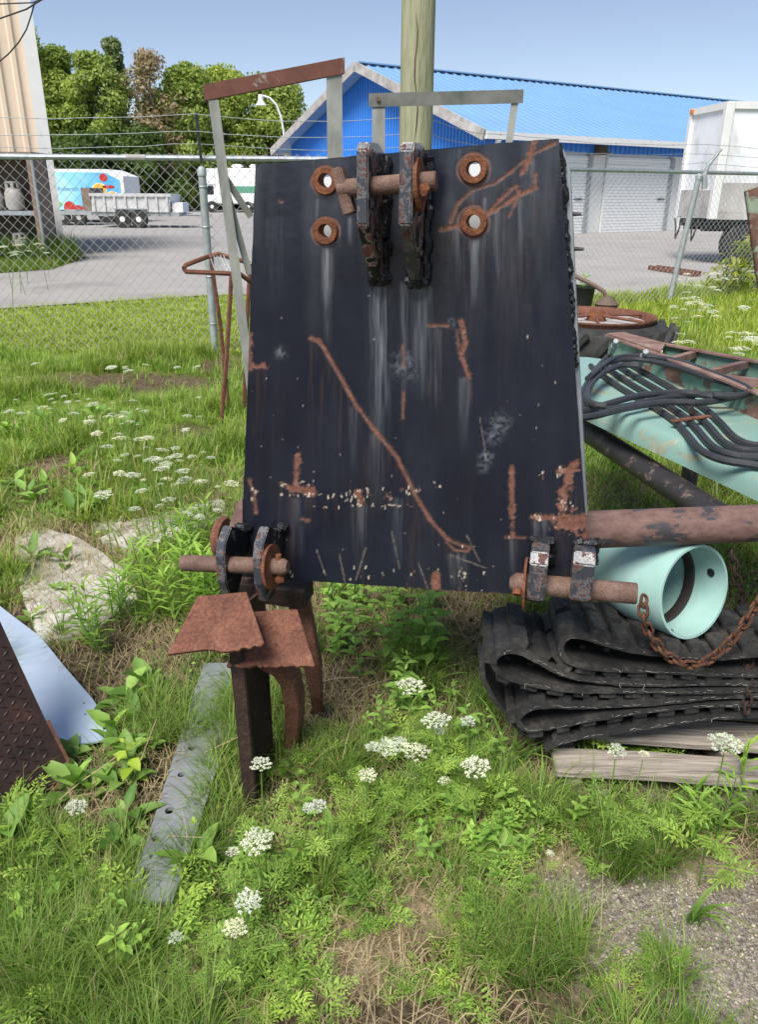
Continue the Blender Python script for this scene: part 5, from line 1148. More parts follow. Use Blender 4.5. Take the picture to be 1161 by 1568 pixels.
for i in range(0, n - 3, 1):
    if random.random() < 0.75 and abs(tan[i].z) < 0.6:
        a = TQ[i] + Vector((0, -0.002, 0)) + nor[i] * random.uniform(-0.004, 0.004); mb.tube([a, a.lerp(TQ[i + 1] + Vector((0, -0.0025, 0)), random.uniform(0.5, 1.1)) + nor[i] * random.uniform(-0.002, 0.002)], 0.0005 * random.uniform(0.4, 1.7), 4)
    if random.random() < 0.09: a = TQ[i] + Vector((0, -0.002, 0)); mb.tube([a, a + Vector((random.uniform(-0.006, 0.006), -0.004, random.uniform(-0.016, 0.004)))], 0.0008, 3)
o = mb.build('frayed_edge', m_fray, trk); o['kind'] = 'stuff'
# loose outer lap of track at the end of the heap
lap = [(742, 935), (738, 975), (733, 1010), (737, 1040), (752, 1070), (775, 1098), (800, 1128)]
LQ = resample([APL(px, py, tp0 - tn * 0.05, tn) for px, py in lap[3:]], 0.018); mb = MB(); vs_ = []; fs = []
for p in LQ: vs_ += [p, p + Vector((0.012, 0.0, 0.004)), p + Vector((0.03, 0.2, -0.02)), p + Vector((0.015, 0.2, -0.02))]
for i in range(len(LQ) - 1):
    for k in range(4): fs.append((i * 4 + k, i * 4 + (k + 1) % 4, i * 4 + 4 + (k + 1) % 4, i * 4 + 4 + k))
mb.add(vs_, fs + [(0, 1, 2, 3), tuple(range(4 * len(LQ) - 4, 4 * len(LQ)))]); mb.build('end_lap', M['rubber'], trk, smooth=True)

pm = AY(1065, 907, 1.77); pax = Vector((0.46, -0.86, 0.2)).normalized()
pv = thing('pvc_pipe', 'mint green plastic sewer pipe with belled end resting on the rubber track', 'pipe', pm)
mb = MB(); RO = 0.128
mb.lathe(pm, -pax, [(0, RO - 0.007), (0, RO), (0.005, RO + 0.001), (0.16, RO), (0.20, RO - 0.006), (0.23, RO - 0.014), (0.8, RO - 0.014), (0.8, RO - 0.024), (0.19, RO - 0.024), (0.15, RO - 0.009), (0.12, RO - 0.009)], 56, True); mb.build('body', M['pvc'], pv, smooth=True)
mb = MB(); mb.lathe(pm - pax * 0.10, -pax, [(0, RO - 0.010), (0, RO - 0.018), (0.02, RO - 0.021), (0.03, RO - 0.018), (0.03, RO - 0.010)], 56, True); mb.build('gasket', M['gasket'], pv, smooth=True)
mb = MB(); mb.lathe(pm, -pax, [(0.19, RO - 0.0245), (0.195, RO - 0.0255), (0.77, RO - 0.0255), (0.77, RO - 0.0247)], 48, True); mb.build('bore_shade', M['pvc_bore_shade'], pv, smooth=True)  # added sleeve that carries the shade painted inside the pipe
mb = MB(); mb.lathe(pm - pax * 0.78, pax, [(0, RO - 0.025), (0.01, RO - 0.025)], 30); mb.build('light_stop_cap', M['gasket'], pv)  # added cap, keeps light from the far end out of the pipe
sd = pax.cross(Vector((0, 0, 1))).normalized(); sd = sd if sd.x > 0 else -sd
mb = MB(); hc = pm - pax * 0.05 + sd * (RO - 0.0085) * 0.985 + Vector((0, 0, 0.018)); mb.lathe(hc, -sd, [(0, 0.012), (0.0015, 0.012)], 16); mb.build('vent_hole', M['black'], pv)

# chain
lm = None
def link_mesh(Lk=0.036, wk=0.022, r=0.0042):
    P = []
    for k in range(12):
        a = math.pi * k / 11 - math.pi / 2; P.append(Vector((Lk / 2 - wk / 2 + wk / 2 * math.cos(a), wk / 2 * math.sin(a), 0)))
    for k in range(12):
        a = math.pi * k / 11 + math.pi / 2; P.append(Vector((-Lk / 2 + wk / 2 + wk / 2 * math.cos(a), wk / 2 * math.sin(a), 0)))
    mb = MB(); mb.tube(P[::2], r, 6, closed=True); me = bpy.data.meshes.new('chain_link'); me.from_pydata(mb.v, [], mb.f); me.materials.append(M['chain_rust']); smooth_by_angle(me, 60); return me
lme = link_mesh(); lme2 = link_mesh(); lme2.materials[0] = M['rust_dark']
def chain(label, path, step=0.0265, lme=lme):
    P = resample(path, step); t = thing('rusty_chain', label, 'chain', P[0])
    for i in range(len(P) - 1):
        d = (P[i + 1] - P[i]).normalized(); sidev = d.cross(Vector((0, -0.6, 0.8))).normalized(); upv_ = sidev.cross(d); roll = R(45 + 90 * (i % 2)) + random.uniform(-0.25, 0.25)
        y = sidev * math.cos(roll) + upv_ * math.sin(roll); z = d.cross(y); o = bpy.data.objects.new('chain_link', lme); col.objects.link(o); o.parent = t
        o.matrix_local = Matrix(((d.x, y.x, z.x, 0), (d.y, y.y, z.y, 0), (d.z, y.z, z.z, 0), (0, 0, 0, 1))); o.location = (P[i] + P[i + 1]) / 2 - P[0]
chain('rusty chain hanging in a loop below the mouth of the green pipe', [AY(px, py, y) for px, py, y in ((988, 914, 1.69), (985, 935, 1.66), (992, 962, 1.655), (1005, 985, 1.65), (1022, 1003, 1.645), (1045, 1016, 1.64), (1068, 1018, 1.64), (1090, 1008, 1.645), (1112, 990, 1.65), (1132, 968, 1.66), (1148, 945, 1.67), (1163, 920, 1.70), (1185, 880, 1.76))])
chain('dark rusty chain trailing down the end of the track heap', [AY(px, py, y) for px, py, y in ((1122, 845, 2.1), (1128, 880, 2.08), (1138, 915, 2.02), (1146, 950, 1.92), (1148, 985, 1.80), (1147, 1020, 1.72), (1146, 1060, 1.70), (1144, 1105, 1.68))], lme=lme2)

# ================================================================== TEAL IMPLEMENT WITH HOSES
im = thing('teal_implement', 'faded teal farm implement with a sheet hood on black pipe framing', 'farm implement', (1.25, 2.6, 0))
zt = 0.76
up_e = [AZ(px, py, zt) for px, py in ((872, 596), (892, 606), (945, 628), (1050, 672), (1161, 719), (1300, 779))]
far_e = [AZ(px, py, zt) for px, py in ((872, 546), (900, 547), (950, 553), (1060, 590), (1161, 626), (1340, 684))]
dl = Vector((-0.012, -0.012, -0.012)); rows = [far_e, up_e, [p + Vector((-0.016, -0.008, -0.010)) for p in up_e], [p + Vector((-0.028, -0.014, -0.035)) for p in up_e], [p + Vector((-0.034, -0.016, -0.078)) for p in up_e], [p + Vector((0.0, 0.0, -0.083)) for p in up_e], [p - Vector((0, 0, 0.02)) for p in far_e]]
mb = MB(); vs_ = [p for r_ in rows for p in r_]; m_ = len(up_e); fs = []
for r_ in range(len(rows)):
    r2 = (r_ + 1) % len(rows)
    for k in range(m_ - 1): fs.append((r_ * m_ + k, r_ * m_ + k + 1, r2 * m_ + k + 1, r2 * m_ + k))
fs.append(tuple(r_ * m_ for r_ in range(len(rows)))); fs.append(tuple(r_ * m_ + m_ - 1 for r_ in range(len(rows))))
mb.add(vs_, fs); mb.build('hood', M['teal'], im, smooth=True, angle=50)
pA, pB = AZ(884, 650, 0.585), AZ(1110, 797, 0.585); mb = MB(); mb.tube([pA, pB, pB + (pB - pA).normalized() * 0.03], 0.046, 20); mb.build('frame_pipe', M['black_pipe'], im, smooth=True)
mb = MB(); e = pA; mb.tube([e + Vector((-0.05, 0.02, 0)), e + Vector((0.7, 0.25, 0))], 0.04, 12); mb.tube([e + Vector((0.65, 0.25, 0.0)), e + Vector((0.65, 0.25, -0.62))], 0.04, 10); mb.build('rear_strut', M['black_pipe'], im, smooth=True)
mb = MB(); q = up_e[5].lerp(far_e[5], 0.3) - Vector((0, 0, 0.015)); mb.tube([q, Vector((q.x, q.y, 0.0))], 0.04, 10); mb.build('prop_leg', M['black_pipe'], im)
zr = 0.86                                   # channel ladder
def rail_bar(pa_, pb_, h, wd, mat, name):
    a, b_ = AZ(*pa_, zr), AZ(*pb_, zr); d = (b_ - a).normalized(); s_ = Vector((-d.y, d.x, 0)); mb = MB(); c = (a + b_) / 2
    mb.box(c - Vector((0, 0, h / 2 + 0.004)), ((b_ - a).length, 0.012, h), d, s_); o = mb.build(name, mat, im, bevel=0.002)
    mb = MB(); mb.box(c + s_ * (-wd / 2 + 0.006) , ((b_ - a).length, wd, 0.008), d, s_); mb.build('flange', M['rail_rust'], o); return a, b_
a1, b1_ = rail_bar((936, 513), (1380, 682), 0.12, 0.04, M['teal_rail'], 'channel_rail'); a2_, b2_ = rail_bar((1018, 526), (1400, 598), 0.08, 0.035, M['teal_rail'], 'channel_rail')
mb = MB(); P = [AZ(*p, zr + 0.006) for p in ((930, 512), (955, 510), (1020, 527), (1012, 540))]; mb.prism(P, (0, 0, 0.006)); mb.build('end_plate', M['rail_rust'], im)
for (pa_, pb_) in (((1030, 552), (1072, 540)), ((1085, 572), (1150, 556)), ((1095, 578), (1180, 588))):
    a, b_ = AZ(*pa_, zr - 0.02), AZ(*pb_, zr - 0.02); d = (b_ - a).normalized(); mb = MB(); mb.box((a + b_) / 2, ((b_ - a).length, 0.03, 0.03), d, Vector((-d.y, d.x, 0))); mb.build('cross_member', M['rail_rust'], im)
a = AY(1158, 292, 3.3); b_ = AZ(1190, 600, zr); ax_ = Vector((1, 0, 0)); mb = MB()
P = [AY(1143, 293, 3.0), AY(1175, 283, 3.0), AY(1215, 440, 2.95), AY(1230, 590, 2.9), AY(1192, 590, 2.9), AY(1160, 420, 2.95)]
mb.prism(P, (0, 0.02, 0)); o = mb.build('upright_arm', M['arm_paint'], im, bevel=0.002); o['label'] = 'green painted arm with rust round its bolt hole'
mb = MB(); mb.lathe(AY(1160, 330, 2.997), (0, -1, 0), [(0, 0.014), (0.002, 0.014)], 12); mb.build('bolt_hole', M['black'], o)
for px, py in ((1163, 716), (1161, 712)): pass

def hose(label, pts, z, r=0.0115, lift=None):
    P = resample([AZ(px, py, z if len(q) == 0 else q[0]) for px, py, *q in pts], 0.03); mb = MB(); mb.tube(P, r, 10); o = mb.build('hydraulic_hose', M['hose'], smooth=True); return tag(o, label, 'hose', 'black hydraulic hoses on the teal hood')
zh = zt + 0.014
for k, nm in enumerate(('outermost', 'second', 'third', 'innermost')):
    o_x, o_y = 17 * k, -5 * k
    hose('black hose clamped to the teal hood, %s of the four from the hood edge' % nm, [(905 + o_x, 560 + o_y * 0.5), (945 + o_x, 590 + o_y), (1000 + o_x, 622 + o_y), (1032 + o_x, 643 + o_y), (1050 + o_x * 1.05, 662 + o_y), (1075 + o_x * 1.05, 690 + o_y * 1.2), (1110 + o_x, 705 + o_y * 1.5), (1165 + o_x, 714 + o_y * 2.5), (1230 + o_x, 735 + o_y * 2.5), (1265 + o_x, 748 + o_y * 2.5)], zh, 0.0125)
loops = [('upper loop of coiled black hose ending in a coupling near the channel rail', [(936, 542, 0.80), (918, 560), (898, 590), (890, 610), (905, 628), (960, 622), (1040, 606), (1130, 604), (1161, 606)], 0.0125),
         ('coiled black hose sweeping across the four clamped hoses', [(884, 632), (920, 622), (980, 606), (1050, 601), (1100, 608), (1165, 604)], 0.013),
         ('lowest coiled black hose crossing to the plate edge', [(884, 640), (910, 637), (960, 625), (1020, 616), (1080, 616), (1140, 605)], 0.0125),
         ('black hose loop curling round the silver coupling', [(978, 560), (950, 560), (918, 575), (900, 598), (906, 618), (940, 622)], 0.0125),
         ('far loop of coiled black hose beside the channel rail', [(900, 580), (930, 556), (975, 550), (1030, 560), (1090, 580), (1135, 592), (1148, 600), (1130, 606), (1080, 604)], 0.0115),
         ('farthest thin black hose under the rail end', [(905, 575), (940, 549), (985, 545), (1040, 553), (1095, 572), (1140, 590), (1150, 598)], 0.0105)]
for i, (lb, pts, r) in enumerate(loops): hose(lb, pts, zh + 0.026 + 0.012 * i, r)
def coupling(pts, z, label):
    P = [AZ(px, py, z_) for (px, py), z_ in zip(pts, z)]; d = (P[1] - P[0]).normalized(); L_ = (P[1] - P[0]).length; mb = MB()
    mb.lathe(P[0], d, [(0, 0.012), (L_ * 0.35, 0.012), (L_ * 0.36, 0.0165), (L_ * 0.7, 0.0165), (L_ * 0.72, 0.013), (L_ * 0.98, 0.013), (L_, 0.010)], 12); tag(mb.build('hose_coupling', M['galv_dull'], smooth=True), label, 'hose coupling', 'silver couplings on the hoses')
coupling([(935, 545), (944, 522)], (0.80, 0.90), 'silver coupling on the hose end beside the channel rail end'); coupling([(980, 560), (990, 538)], (0.80, 0.89), 'silver coupling with a rusty elbow standing against the channel rail')
cl = thing('hose_clamp', 'rusty bar clamp with a bolt holding four hoses on the hood', 'clamp', AZ(1058, 640, zh))
a, b_ = AZ(1030, 645, zh + 0.016), AZ(1088, 637, zh + 0.016); d = (b_ - a).normalized(); mb = MB(); mb.box((a + b_) / 2, ((b_ - a).length, 0.024, 0.007), d, Vector((-d.y, d.x, 0))); mb.build('bar', M['rust'], cl, bevel=0.002)
mb = MB(); c = AZ(1058, 641, zh); mb.tube([c, c + Vector((0, 0, 0.05))], 0.006, 8); mb.tube([c + Vector((0, 0, 0.02)), c + Vector((0, 0, 0.028))], 0.011, 6); mb.build('bolt', M['rust_dark'], cl)

# ================================================================== TRACTOR WHEEL AND BENT ROD
wc = AZ(914, 484, 0.52); wc = Vector((wc.x, wc.y, 0)); RW = 0.66
tw = thing('tractor_wheel', 'old tractor tyre on a rusty spoked rim lying flat in the grass', 'wheel', wc)
mb = MB(); mb.lathe(wc, (0, 0, 1), [(0.04, RW - 0.20), (0.0, RW - 0.12), (0.03, RW - 0.04), (0.10, RW), (0.38, RW), (0.45, RW - 0.04), (0.49, RW - 0.13), (0.47, RW - 0.2), (0.25, RW - 0.16)], 48, True); ty = mb.build('tyre', M['tyre'], tw, smooth=True)
for k in range(40):
    a = 2 * math.pi * (k // 2 + 0.5 * (k % 2)) / 20; s_ = 1 if k % 2 else -1; rad = Vector((math.cos(a), math.sin(a), 0)); tg = Vector((-math.sin(a), math.cos(a), 0)); zc = 0.245 + s_ * 0.11
    dvec = (tg * 0.8 + Vector((0, 0, 1)) * s_).normalized(); mb = MB(); mb.box(wc + rad * (RW + 0.012) + Vector((0, 0, zc)), (0.27, 0.05, 0.05), dvec, rad, dvec.cross(rad)); mb.build('tread_lug', M['tyre'], ty, bevel=0.006)
mb = MB(); r0 = RW - 0.19; mb.lathe(wc, (0, 0, 1), [(0.10, r0 - 0.03), (0.12, r0 - 0.015), (0.46, r0), (0.52, r0 + 0.045), (0.535, r0 + 0.045), (0.53, r0 + 0.03), (0.46, r0 - 0.02), (0.12, r0 - 0.035)], 44, True); rm = mb.build('rim', M['rust'], tw, smooth=True)
mb = MB(); mb.lathe(wc + Vector((0, 0, 0.42)), (0, 0, 1), [(0, 0.09), (0.1, 0.08), (0.15, 0.06), (0.15, 0.0)], 16); mb.build('hub', M['rust_orange'], tw, smooth=True)
for k in range(6):
    a = math.pi * k / 3 + 0.3; mb = MB(); mb.tube([wc + Vector((0.07 * math.cos(a), 0.07 * math.sin(a), 0.53)), wc + Vector(((r0 - 0.01) * math.cos(a), (r0 - 0.01) * math.sin(a), 0.515))], 0.014, 6); mb.build('spoke', M['rust'], tw)
mb = MB(); mb.lathe(wc + Vector((0, 0, 0.475)), (0, 0, 1), [(0, 0.1), (0, r0 - 0.045), (0.01, r0 - 0.045), (0.01, 0.1)], 32, True); mb.build('wheel_disc', M['dirty_white'], tw)
mb = MB(); ry_ = wc.y + 0.75; P = [AY(850, 400, ry_), AY(876, 420, ry_), AY(912, 438, ry_), AY(926, 447, ry_), AY(930, 458, ry_), AY(931, 470, ry_)]; P.append(Vector((P[-1].x, ry_, 0.0)))
t = thing('crank_rod', 'bent brown steel rod rising behind the tractor wheel', 'steel rod', P[-1]); mb.tube(P, 0.021, 8); mb.build('rod', M['brown'], t, smooth=True)
mb = MB(); mb.lathe(AY(930, 462, ry_) - Vector((0, 0, 0.06)), (0, 0, 1), [(0, 0.1), (0.04, 0.12), (0.08, 0.07), (0.11, 0.05)], 12); mb.build('collar', M['brown_dark'], t, smooth=True)
# planter box seen past the plate edge
pt = AZ(890, 482, 0.0); t = thing('plant_pot', 'small black plant pot with bright leaves by the plate edge', 'plant pot', pt)
mb = MB(); mb.lathe(pt, (0, 0, 1), [(0, 0.1), (0.02, 0.12), (0.34, 0.15), (0.36, 0.165), (0.38, 0.165), (0.38, 0.14), (0.3, 0.13)], 16, False); mb.build('pot', M['black'], t, smooth=True)
POT = (t, pt)

# ================================================================== PLANTS
def c3(*a): return np.array(S(*a)[:3])
G_LO, G_HI, G_YEL, G_DRY = c3(86, 118, 50), c3(146, 178, 82), c3(172, 192, 98), c3(196, 180, 136)
def poly_in(px, py, poly):
    r = np.zeros(np.shape(px), bool); n = len(poly)
    for i in range(n):
        x0, y0 = poly[i]; x1, y1 = poly[(i + 1) % n]
        c = ((y0 > py) != (y1 > py)) & (px < (x1 - x0) * (py - y0) / (y1 - y0 + 1e-9) + x0); r ^= c
    return r
NOGROW = [[(28, 830), (60, 812), (120, 828), (188, 872), (205, 916), (165, 940), (60, 965), (32, 890)], [(160, 826), (195, 804), (336, 768), (340, 788), (205, 836)],
          [(205, 1360), (258, 1360), (290, 1300), (335, 1165), (355, 1060), (360, 1030), (315, 1030), (295, 1070), (268, 1150), (245, 1230)],
          [(-160, 830), (10, 942), (60, 980), (96, 1025), (172, 1125), (120, 1132), (60, 1110), (-20, 1010)],
          [(845, 1165), (1250, 1190), (1250, 1240), (850, 1215)], [(935, 1130), (1250, 1135), (1250, 1190), (930, 1165)], [(740, 1010), (1250, 1010), (1250, 1150), (900, 1160), (820, 1190)]]
def free_px(px, py):
    r = np.ones(np.shape(px), bool)
    for p in NOGROW: r &= ~poly_in(px, py, p)
    return r
def blades(P, H, Wd, AZM, LEAN, CB, CT, segs=3):
    """P (N,3) roots, H heights, Wd widths, azimuth, lean (0..1.4), base / tip colours"""
    N = len(P); d = np.stack([np.cos(AZM), np.sin(AZM), np.zeros(N)], 1); s_ = np.stack([-np.sin(AZM), np.cos(AZM), np.zeros(N)], 1)
    V = []; C = []
    for k in range(segs + 1):
        t_ = k / segs; ang = LEAN * t_ * 1.0; horiz = H * (t_ * np.sin(ang * 0.85)); vert = H * t_ * np.cos(ang * 0.85)
        c = P + d * horiz[:, None] + np.array([0, 0, 1.0]) * vert[:, None]; w = Wd * (1 - t_ ** 1.6) * 0.5
        cc = CB * (1 - t_) + CT * t_
        if k < segs: V += [c - s_ * w[:, None], c + s_ * w[:, None]]; C += [cc, cc]
        else: V.append(c); C.append(cc)
    nv = len(V); V = np.stack(V, 1).reshape(-1, 3); C = np.stack(C, 1).reshape(-1, 3); F = []
    for k in range(segs - 1): F += [[2 * k, 2 * k + 1, 2 * k + 3], [2 * k, 2 * k + 3, 2 * k + 2]]
    F.append([2 * segs - 2, 2 * segs - 1, 2 * segs]); F = (np.array(F)[None] + (np.arange(N) * nv)[:, None, None]).reshape(-1, 3)
    return V, F, C
def tufts(cx, cy, per, h, spread, width, lean, lo, hi, segs=3, seed=0, hscale=None, dry=0.06):
    g = np.random.default_rng(seed); n = len(cx); k = np.repeat(np.arange(n), per); N = len(k)
    a = g.random(N) * 2 * np.pi; r = np.sqrt(g.random(N)) * spread * (0.5 + g.random(n))[k]; x = cx[k] + r * np.cos(a); y = cy[k] + r * np.sin(a)
    th = (0.55 + 0.8 * g.random(n)) * (hscale if hscale is not None else 1.0); H = h * th[k] * (0.5 + 0.7 * g.random(N))
    az = a + g.normal(0, 0.9, N); ln = np.clip(lean * (0.3 + g.random(N)) + r / max(spread, 1e-4) * 0.35, 0.02, 1.7)
    q = np.clip(g.random(n)[k] * 0.7 + g.random(N) * 0.3, 0, 1)[:, None]; CT = lo * (1 - q) + hi * q
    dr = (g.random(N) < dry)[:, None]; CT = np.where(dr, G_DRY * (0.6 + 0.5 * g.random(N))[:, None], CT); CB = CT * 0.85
    return blades(np.stack([x, y, gz(x, y) - 0.004], 1), H, width * (0.6 + 0.8 * g.random(N)), az, ln, CB, CT, segs)
def cat(parts):
    off = 0; V, F, C = [], [], []
    for v_, f, c in parts: V.append(v_); F.append(f + off); C.append(c); off += len(v_)
    return np.concatenate(V), np.concatenate(F), np.concatenate(C)
def scatter(n, y0, y1, seed, x_ext=380):
    """ground points spread evenly over the place between two distances, inside the picture's width"""
    n = int(n * 1.48); g = np.random.default_rng(seed); y = np.sqrt(g.random(n) * (y1 ** 2 - y0 ** 2) + y0 ** 2); dep = y * math.cos(PITCH) + CAM_H * math.sin(PITCH)
    x = (g.random(n) * 2 - 1) * (600 + x_ext) / FPX * dep; px, py = to_px(np.stack([x, y, np.zeros(n)], 1)); return x, y, px, py, g
PLY = lambda x: 1.66 - 0.25 * (x - 0.1)     # the plate's foot line
parts = []
# foreground turf
x, y, px, py, g = scatter(5200, 0.85, 2.6, 101)
bare = np.maximum.reduce([maskof(px, py, GRAVEL) * 1.1, maskof(px, py, SAND), maskof(px, py, BARE) * 0.9])
cl = fbm(x * 4.5, y * 4.5, 61, 3)
keep = free_px(px, py) & (g.random(len(x)) < np.clip((cl - 0.50) * 6.0, 0.02, 0.9) * (1 - np.clip(bare * 1.15, 0, 0.98)))
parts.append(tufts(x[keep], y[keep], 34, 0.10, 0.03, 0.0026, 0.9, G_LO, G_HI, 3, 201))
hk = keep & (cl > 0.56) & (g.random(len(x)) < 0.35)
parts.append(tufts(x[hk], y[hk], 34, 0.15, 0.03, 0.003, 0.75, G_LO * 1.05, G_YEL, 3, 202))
# fine grass leaning over the drilled bar and in hand-picked tufts
tp_ = [(300, 1135, 16, 0.2), (285, 1160, 20, 0.2), (330, 1130, 16, 0.18), (245, 1340, 20, 0.15), (290, 1340, 20, 0.16), (250, 950, 20, 0.18), (225, 960, 16, 0.18), (640, 1030, 14, 0.24), (655, 1035, 12, 0.26), (250, 790, 30, 0.16), (300, 820, 30, 0.15), (290, 830, 26, 0.14), (1095, 1108, 26, 0.09), (1130, 1112, 20, 0.08), (1070, 1112, 20, 0.07),
       (845, 1470, 26, 0.19), (860, 1500, 26, 0.19), (830, 1440, 26, 0.16), (735, 1440, 26, 0.2), (760, 1470, 26, 0.18), (800, 1500, 30, 0.17), (900, 1300, 24, 0.13), (960, 1330, 24, 0.13), (890, 1330, 24, 0.14), (1050, 1270, 24, 0.12), (690, 1340, 24, 0.15), (700, 1370, 24, 0.14), (560, 1360, 26, 0.15),
       (30, 1440, 26, 0.2), (60, 1480, 26, 0.22), (100, 1500, 26, 0.2), (150, 1470, 24, 0.18), (20, 1500, 26, 0.2), (190, 1500, 26, 0.17), (60, 1420, 22, 0.18), (350, 1500, 20, 0.12), (210, 1440, 22, 0.15), (120, 870, 24, 0.10), (60, 900, 20, 0.13), (20, 880, 24, 0.14), (90, 850, 20, 0.09), (150, 905, 16, 0.10), (230, 805, 26, 0.10), (280, 795, 24, 0.09), (110, 940, 22, 0.12), (60, 825, 20, 0.1)]
for i, (qx, qy, sp_, h_) in enumerate(tp_):
    g = np.random.default_rng(300 + i); P = [AZ(qx + g.normal(0, sp_), qy + g.normal(0, sp_ * 0.4), 0) for _ in range(7)]
    parts.append(tufts(np.array([p.x for p in P]), np.array([p.y for p in P]), 26, h_ * 0.85, 0.028, 0.0026, 0.8, G_LO, G_YEL if i % 2 else G_HI, 3, 320 + i))
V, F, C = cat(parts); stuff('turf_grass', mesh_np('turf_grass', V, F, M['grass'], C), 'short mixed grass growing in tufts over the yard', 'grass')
parts = []
# middle distance, this side of the fence
x, y, px, py, g = scatter(9000, 2.6, 7.6, 102)
bare = maskof(px, py, BARE); cl = fbm(x * 1.6, y * 1.6, 62, 4)
fl = x * 0 + 1
keep = free_px(px, py) & (g.random(len(x)) < np.clip((cl - 0.25) * 3.2, 0.08, 1) * (1 - np.clip(bare * 0.95, 0, 0.95)))
parts.append(tufts(x[keep], y[keep], 20, 0.11, 0.08, 0.007, 0.9, c3(108, 142, 54), c3(172, 200, 92), 2, 203, dry=0.1))
hk = keep & (cl > 0.55); parts.append(tufts(x[hk], y[hk], 12, 0.19, 0.06, 0.007, 0.7, c3(104, 130, 48), c3(172, 190, 90), 3, 204, dry=0.07))
V, F, C = cat(parts); stuff('rough_grass', mesh_np('rough_grass', V, F, M['grass'], C), 'rough uneven grass between the slabs and the fence', 'grass')
parts = []
def before_lot(x, y):                       # keep off the asphalt
    lx = np.array([p[0] for p in LOT[:15]]); lyv = np.array([p[1] for p in LOT[:15]])
    return y < np.interp(x, lx, lyv) + 0.1 + 0.25 * (fbm(x * 2, y * 2, 9, 2) - 0.5) * 2
x, y, px, py, g = scatter(20000, 7.6, 20, 103)
keep = before_lot(x, y); x, y, px, py = x[keep], y[keep], px[keep], py[keep]
left = x < 1.5
parts.append(tufts(x[left], y[left], 22, 0.065, 0.13, 0.011, 1.0, c3(140, 160, 62), c3(190, 204, 96), 2, 205, dry=0.05))
parts.append(tufts(x[~left], y[~left], 14, 0.16, 0.12, 0.011, 0.8, c3(132, 156, 54), c3(192, 206, 96), 2, 206, dry=0.08))
g = np.random.default_rng(9); xi = g.uniform(-13, -6.4, 2600); yi = g.uniform(14.4, 18.2, 2600); kk = poly_in(xi, yi, ISL); xi, yi = xi[kk], yi[kk]
parts.append(tufts(xi, yi, 10, 0.16, 0.12, 0.014, 0.5, c3(80, 110, 34), c3(140, 160, 60), 2, 207))
kk = yi > 16.8; parts.append(tufts(xi[kk], yi[kk], 14, 0.55, 0.12, 0.016, 0.4, c3(70, 100, 34), c3(110, 140, 60), 3, 208))
V, F, C = cat(parts); V[:, 2] += 0.03 * (V[:, 1] > 14); stuff('lawn_grass', mesh_np('lawn_grass', V, F, M['grass'], C), 'bright mown grass beyond the fence up to the asphalt', 'grass')
# dead stalks and thatch
x, y, px, py, g = scatter(85000, 0.85, 4.2, 104)
bare = np.maximum(maskof(px, py, BARE), maskof(px, py, SAND) * 1.2) * np.where(poly_in(px, py, NOGROW[0]) | poly_in(px, py, NOGROW[1]), 0.2, 1.0); keep = (g.random(len(x)) < np.clip(bare * 1.2 + 0.4, 0, 1) * np.where(poly_in(px, py, NOGROW[0]) | poly_in(px, py, NOGROW[1]), 0.5, 1.0)) & (maskof(px, py, GRAVEL) < 0.4) & ~poly_in(px, py, NOGROW[2]) & ~poly_in(px, py, NOGROW[3])
x, y = x[keep], y[keep]; n = len(x); q = g.random(n)[:, None]; cc = c3(112, 94, 70) * (1 - q) + c3(196, 178, 138) * q
kk = poly_in(px[keep], py[keep], NOGROW[0]) | poly_in(px[keep], py[keep], NOGROW[1])
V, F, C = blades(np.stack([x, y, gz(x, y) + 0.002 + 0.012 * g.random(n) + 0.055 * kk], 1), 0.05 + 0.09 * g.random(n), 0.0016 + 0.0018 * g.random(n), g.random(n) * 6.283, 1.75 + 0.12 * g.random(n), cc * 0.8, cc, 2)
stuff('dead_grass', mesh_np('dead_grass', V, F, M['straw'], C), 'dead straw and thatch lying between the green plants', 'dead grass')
# gravel
x, y, px, py, g = scatter(60000, 0.85, 1.9, 105); mk = maskof(px, py, GRAVEL); keep = (g.random(len(x)) < np.clip(mk * 1.1 - 0.05, 0, 1) * 0.9) & (mk > 0.02); x, y = x[keep][:20000], y[keep][:20000]; n = len(x)
ico = np.array([[0, 0, 1], [1, 0, 0], [0, 1, 0], [-1, 0, 0], [0, -1, 0], [0, 0, -1]], float); icf = np.array([[0, 1, 2], [0, 2, 3], [0, 3, 4], [0, 4, 1], [5, 2, 1], [5, 3, 2], [5, 4, 3], [5, 1, 4]])
sc = 0.0014 + 0.0042 * g.random(n) ** 3; V = ico[None] * sc[:, None, None] * (0.7 + 0.6 * g.random((n, 6, 1))) * np.array([1.2, 0.9, 0.6]); rot = g.random(n) * 6.283; cr, sr = np.cos(rot)[:, None], np.sin(rot)[:, None]
V = np.stack([V[..., 0] * cr - V[..., 1] * sr, V[..., 0] * sr + V[..., 1] * cr, V[..., 2]], -1) + np.stack([x, y, gz(x, y) + sc * 0.3], 1)[:, None]; q = g.random(n)[:, None]; C = c3(104, 94, 84) * (1 - q) + c3(196, 184, 168) * q
stuff('gravel', mesh_np('gravel', V.reshape(-1, 3), (icf[None] + (np.arange(n) * 6)[:, None, None]).reshape(-1, 3), M['stone'], np.repeat(C, 6, 0)), 'pale grey gravel and chippings showing through the grass', 'gravel')
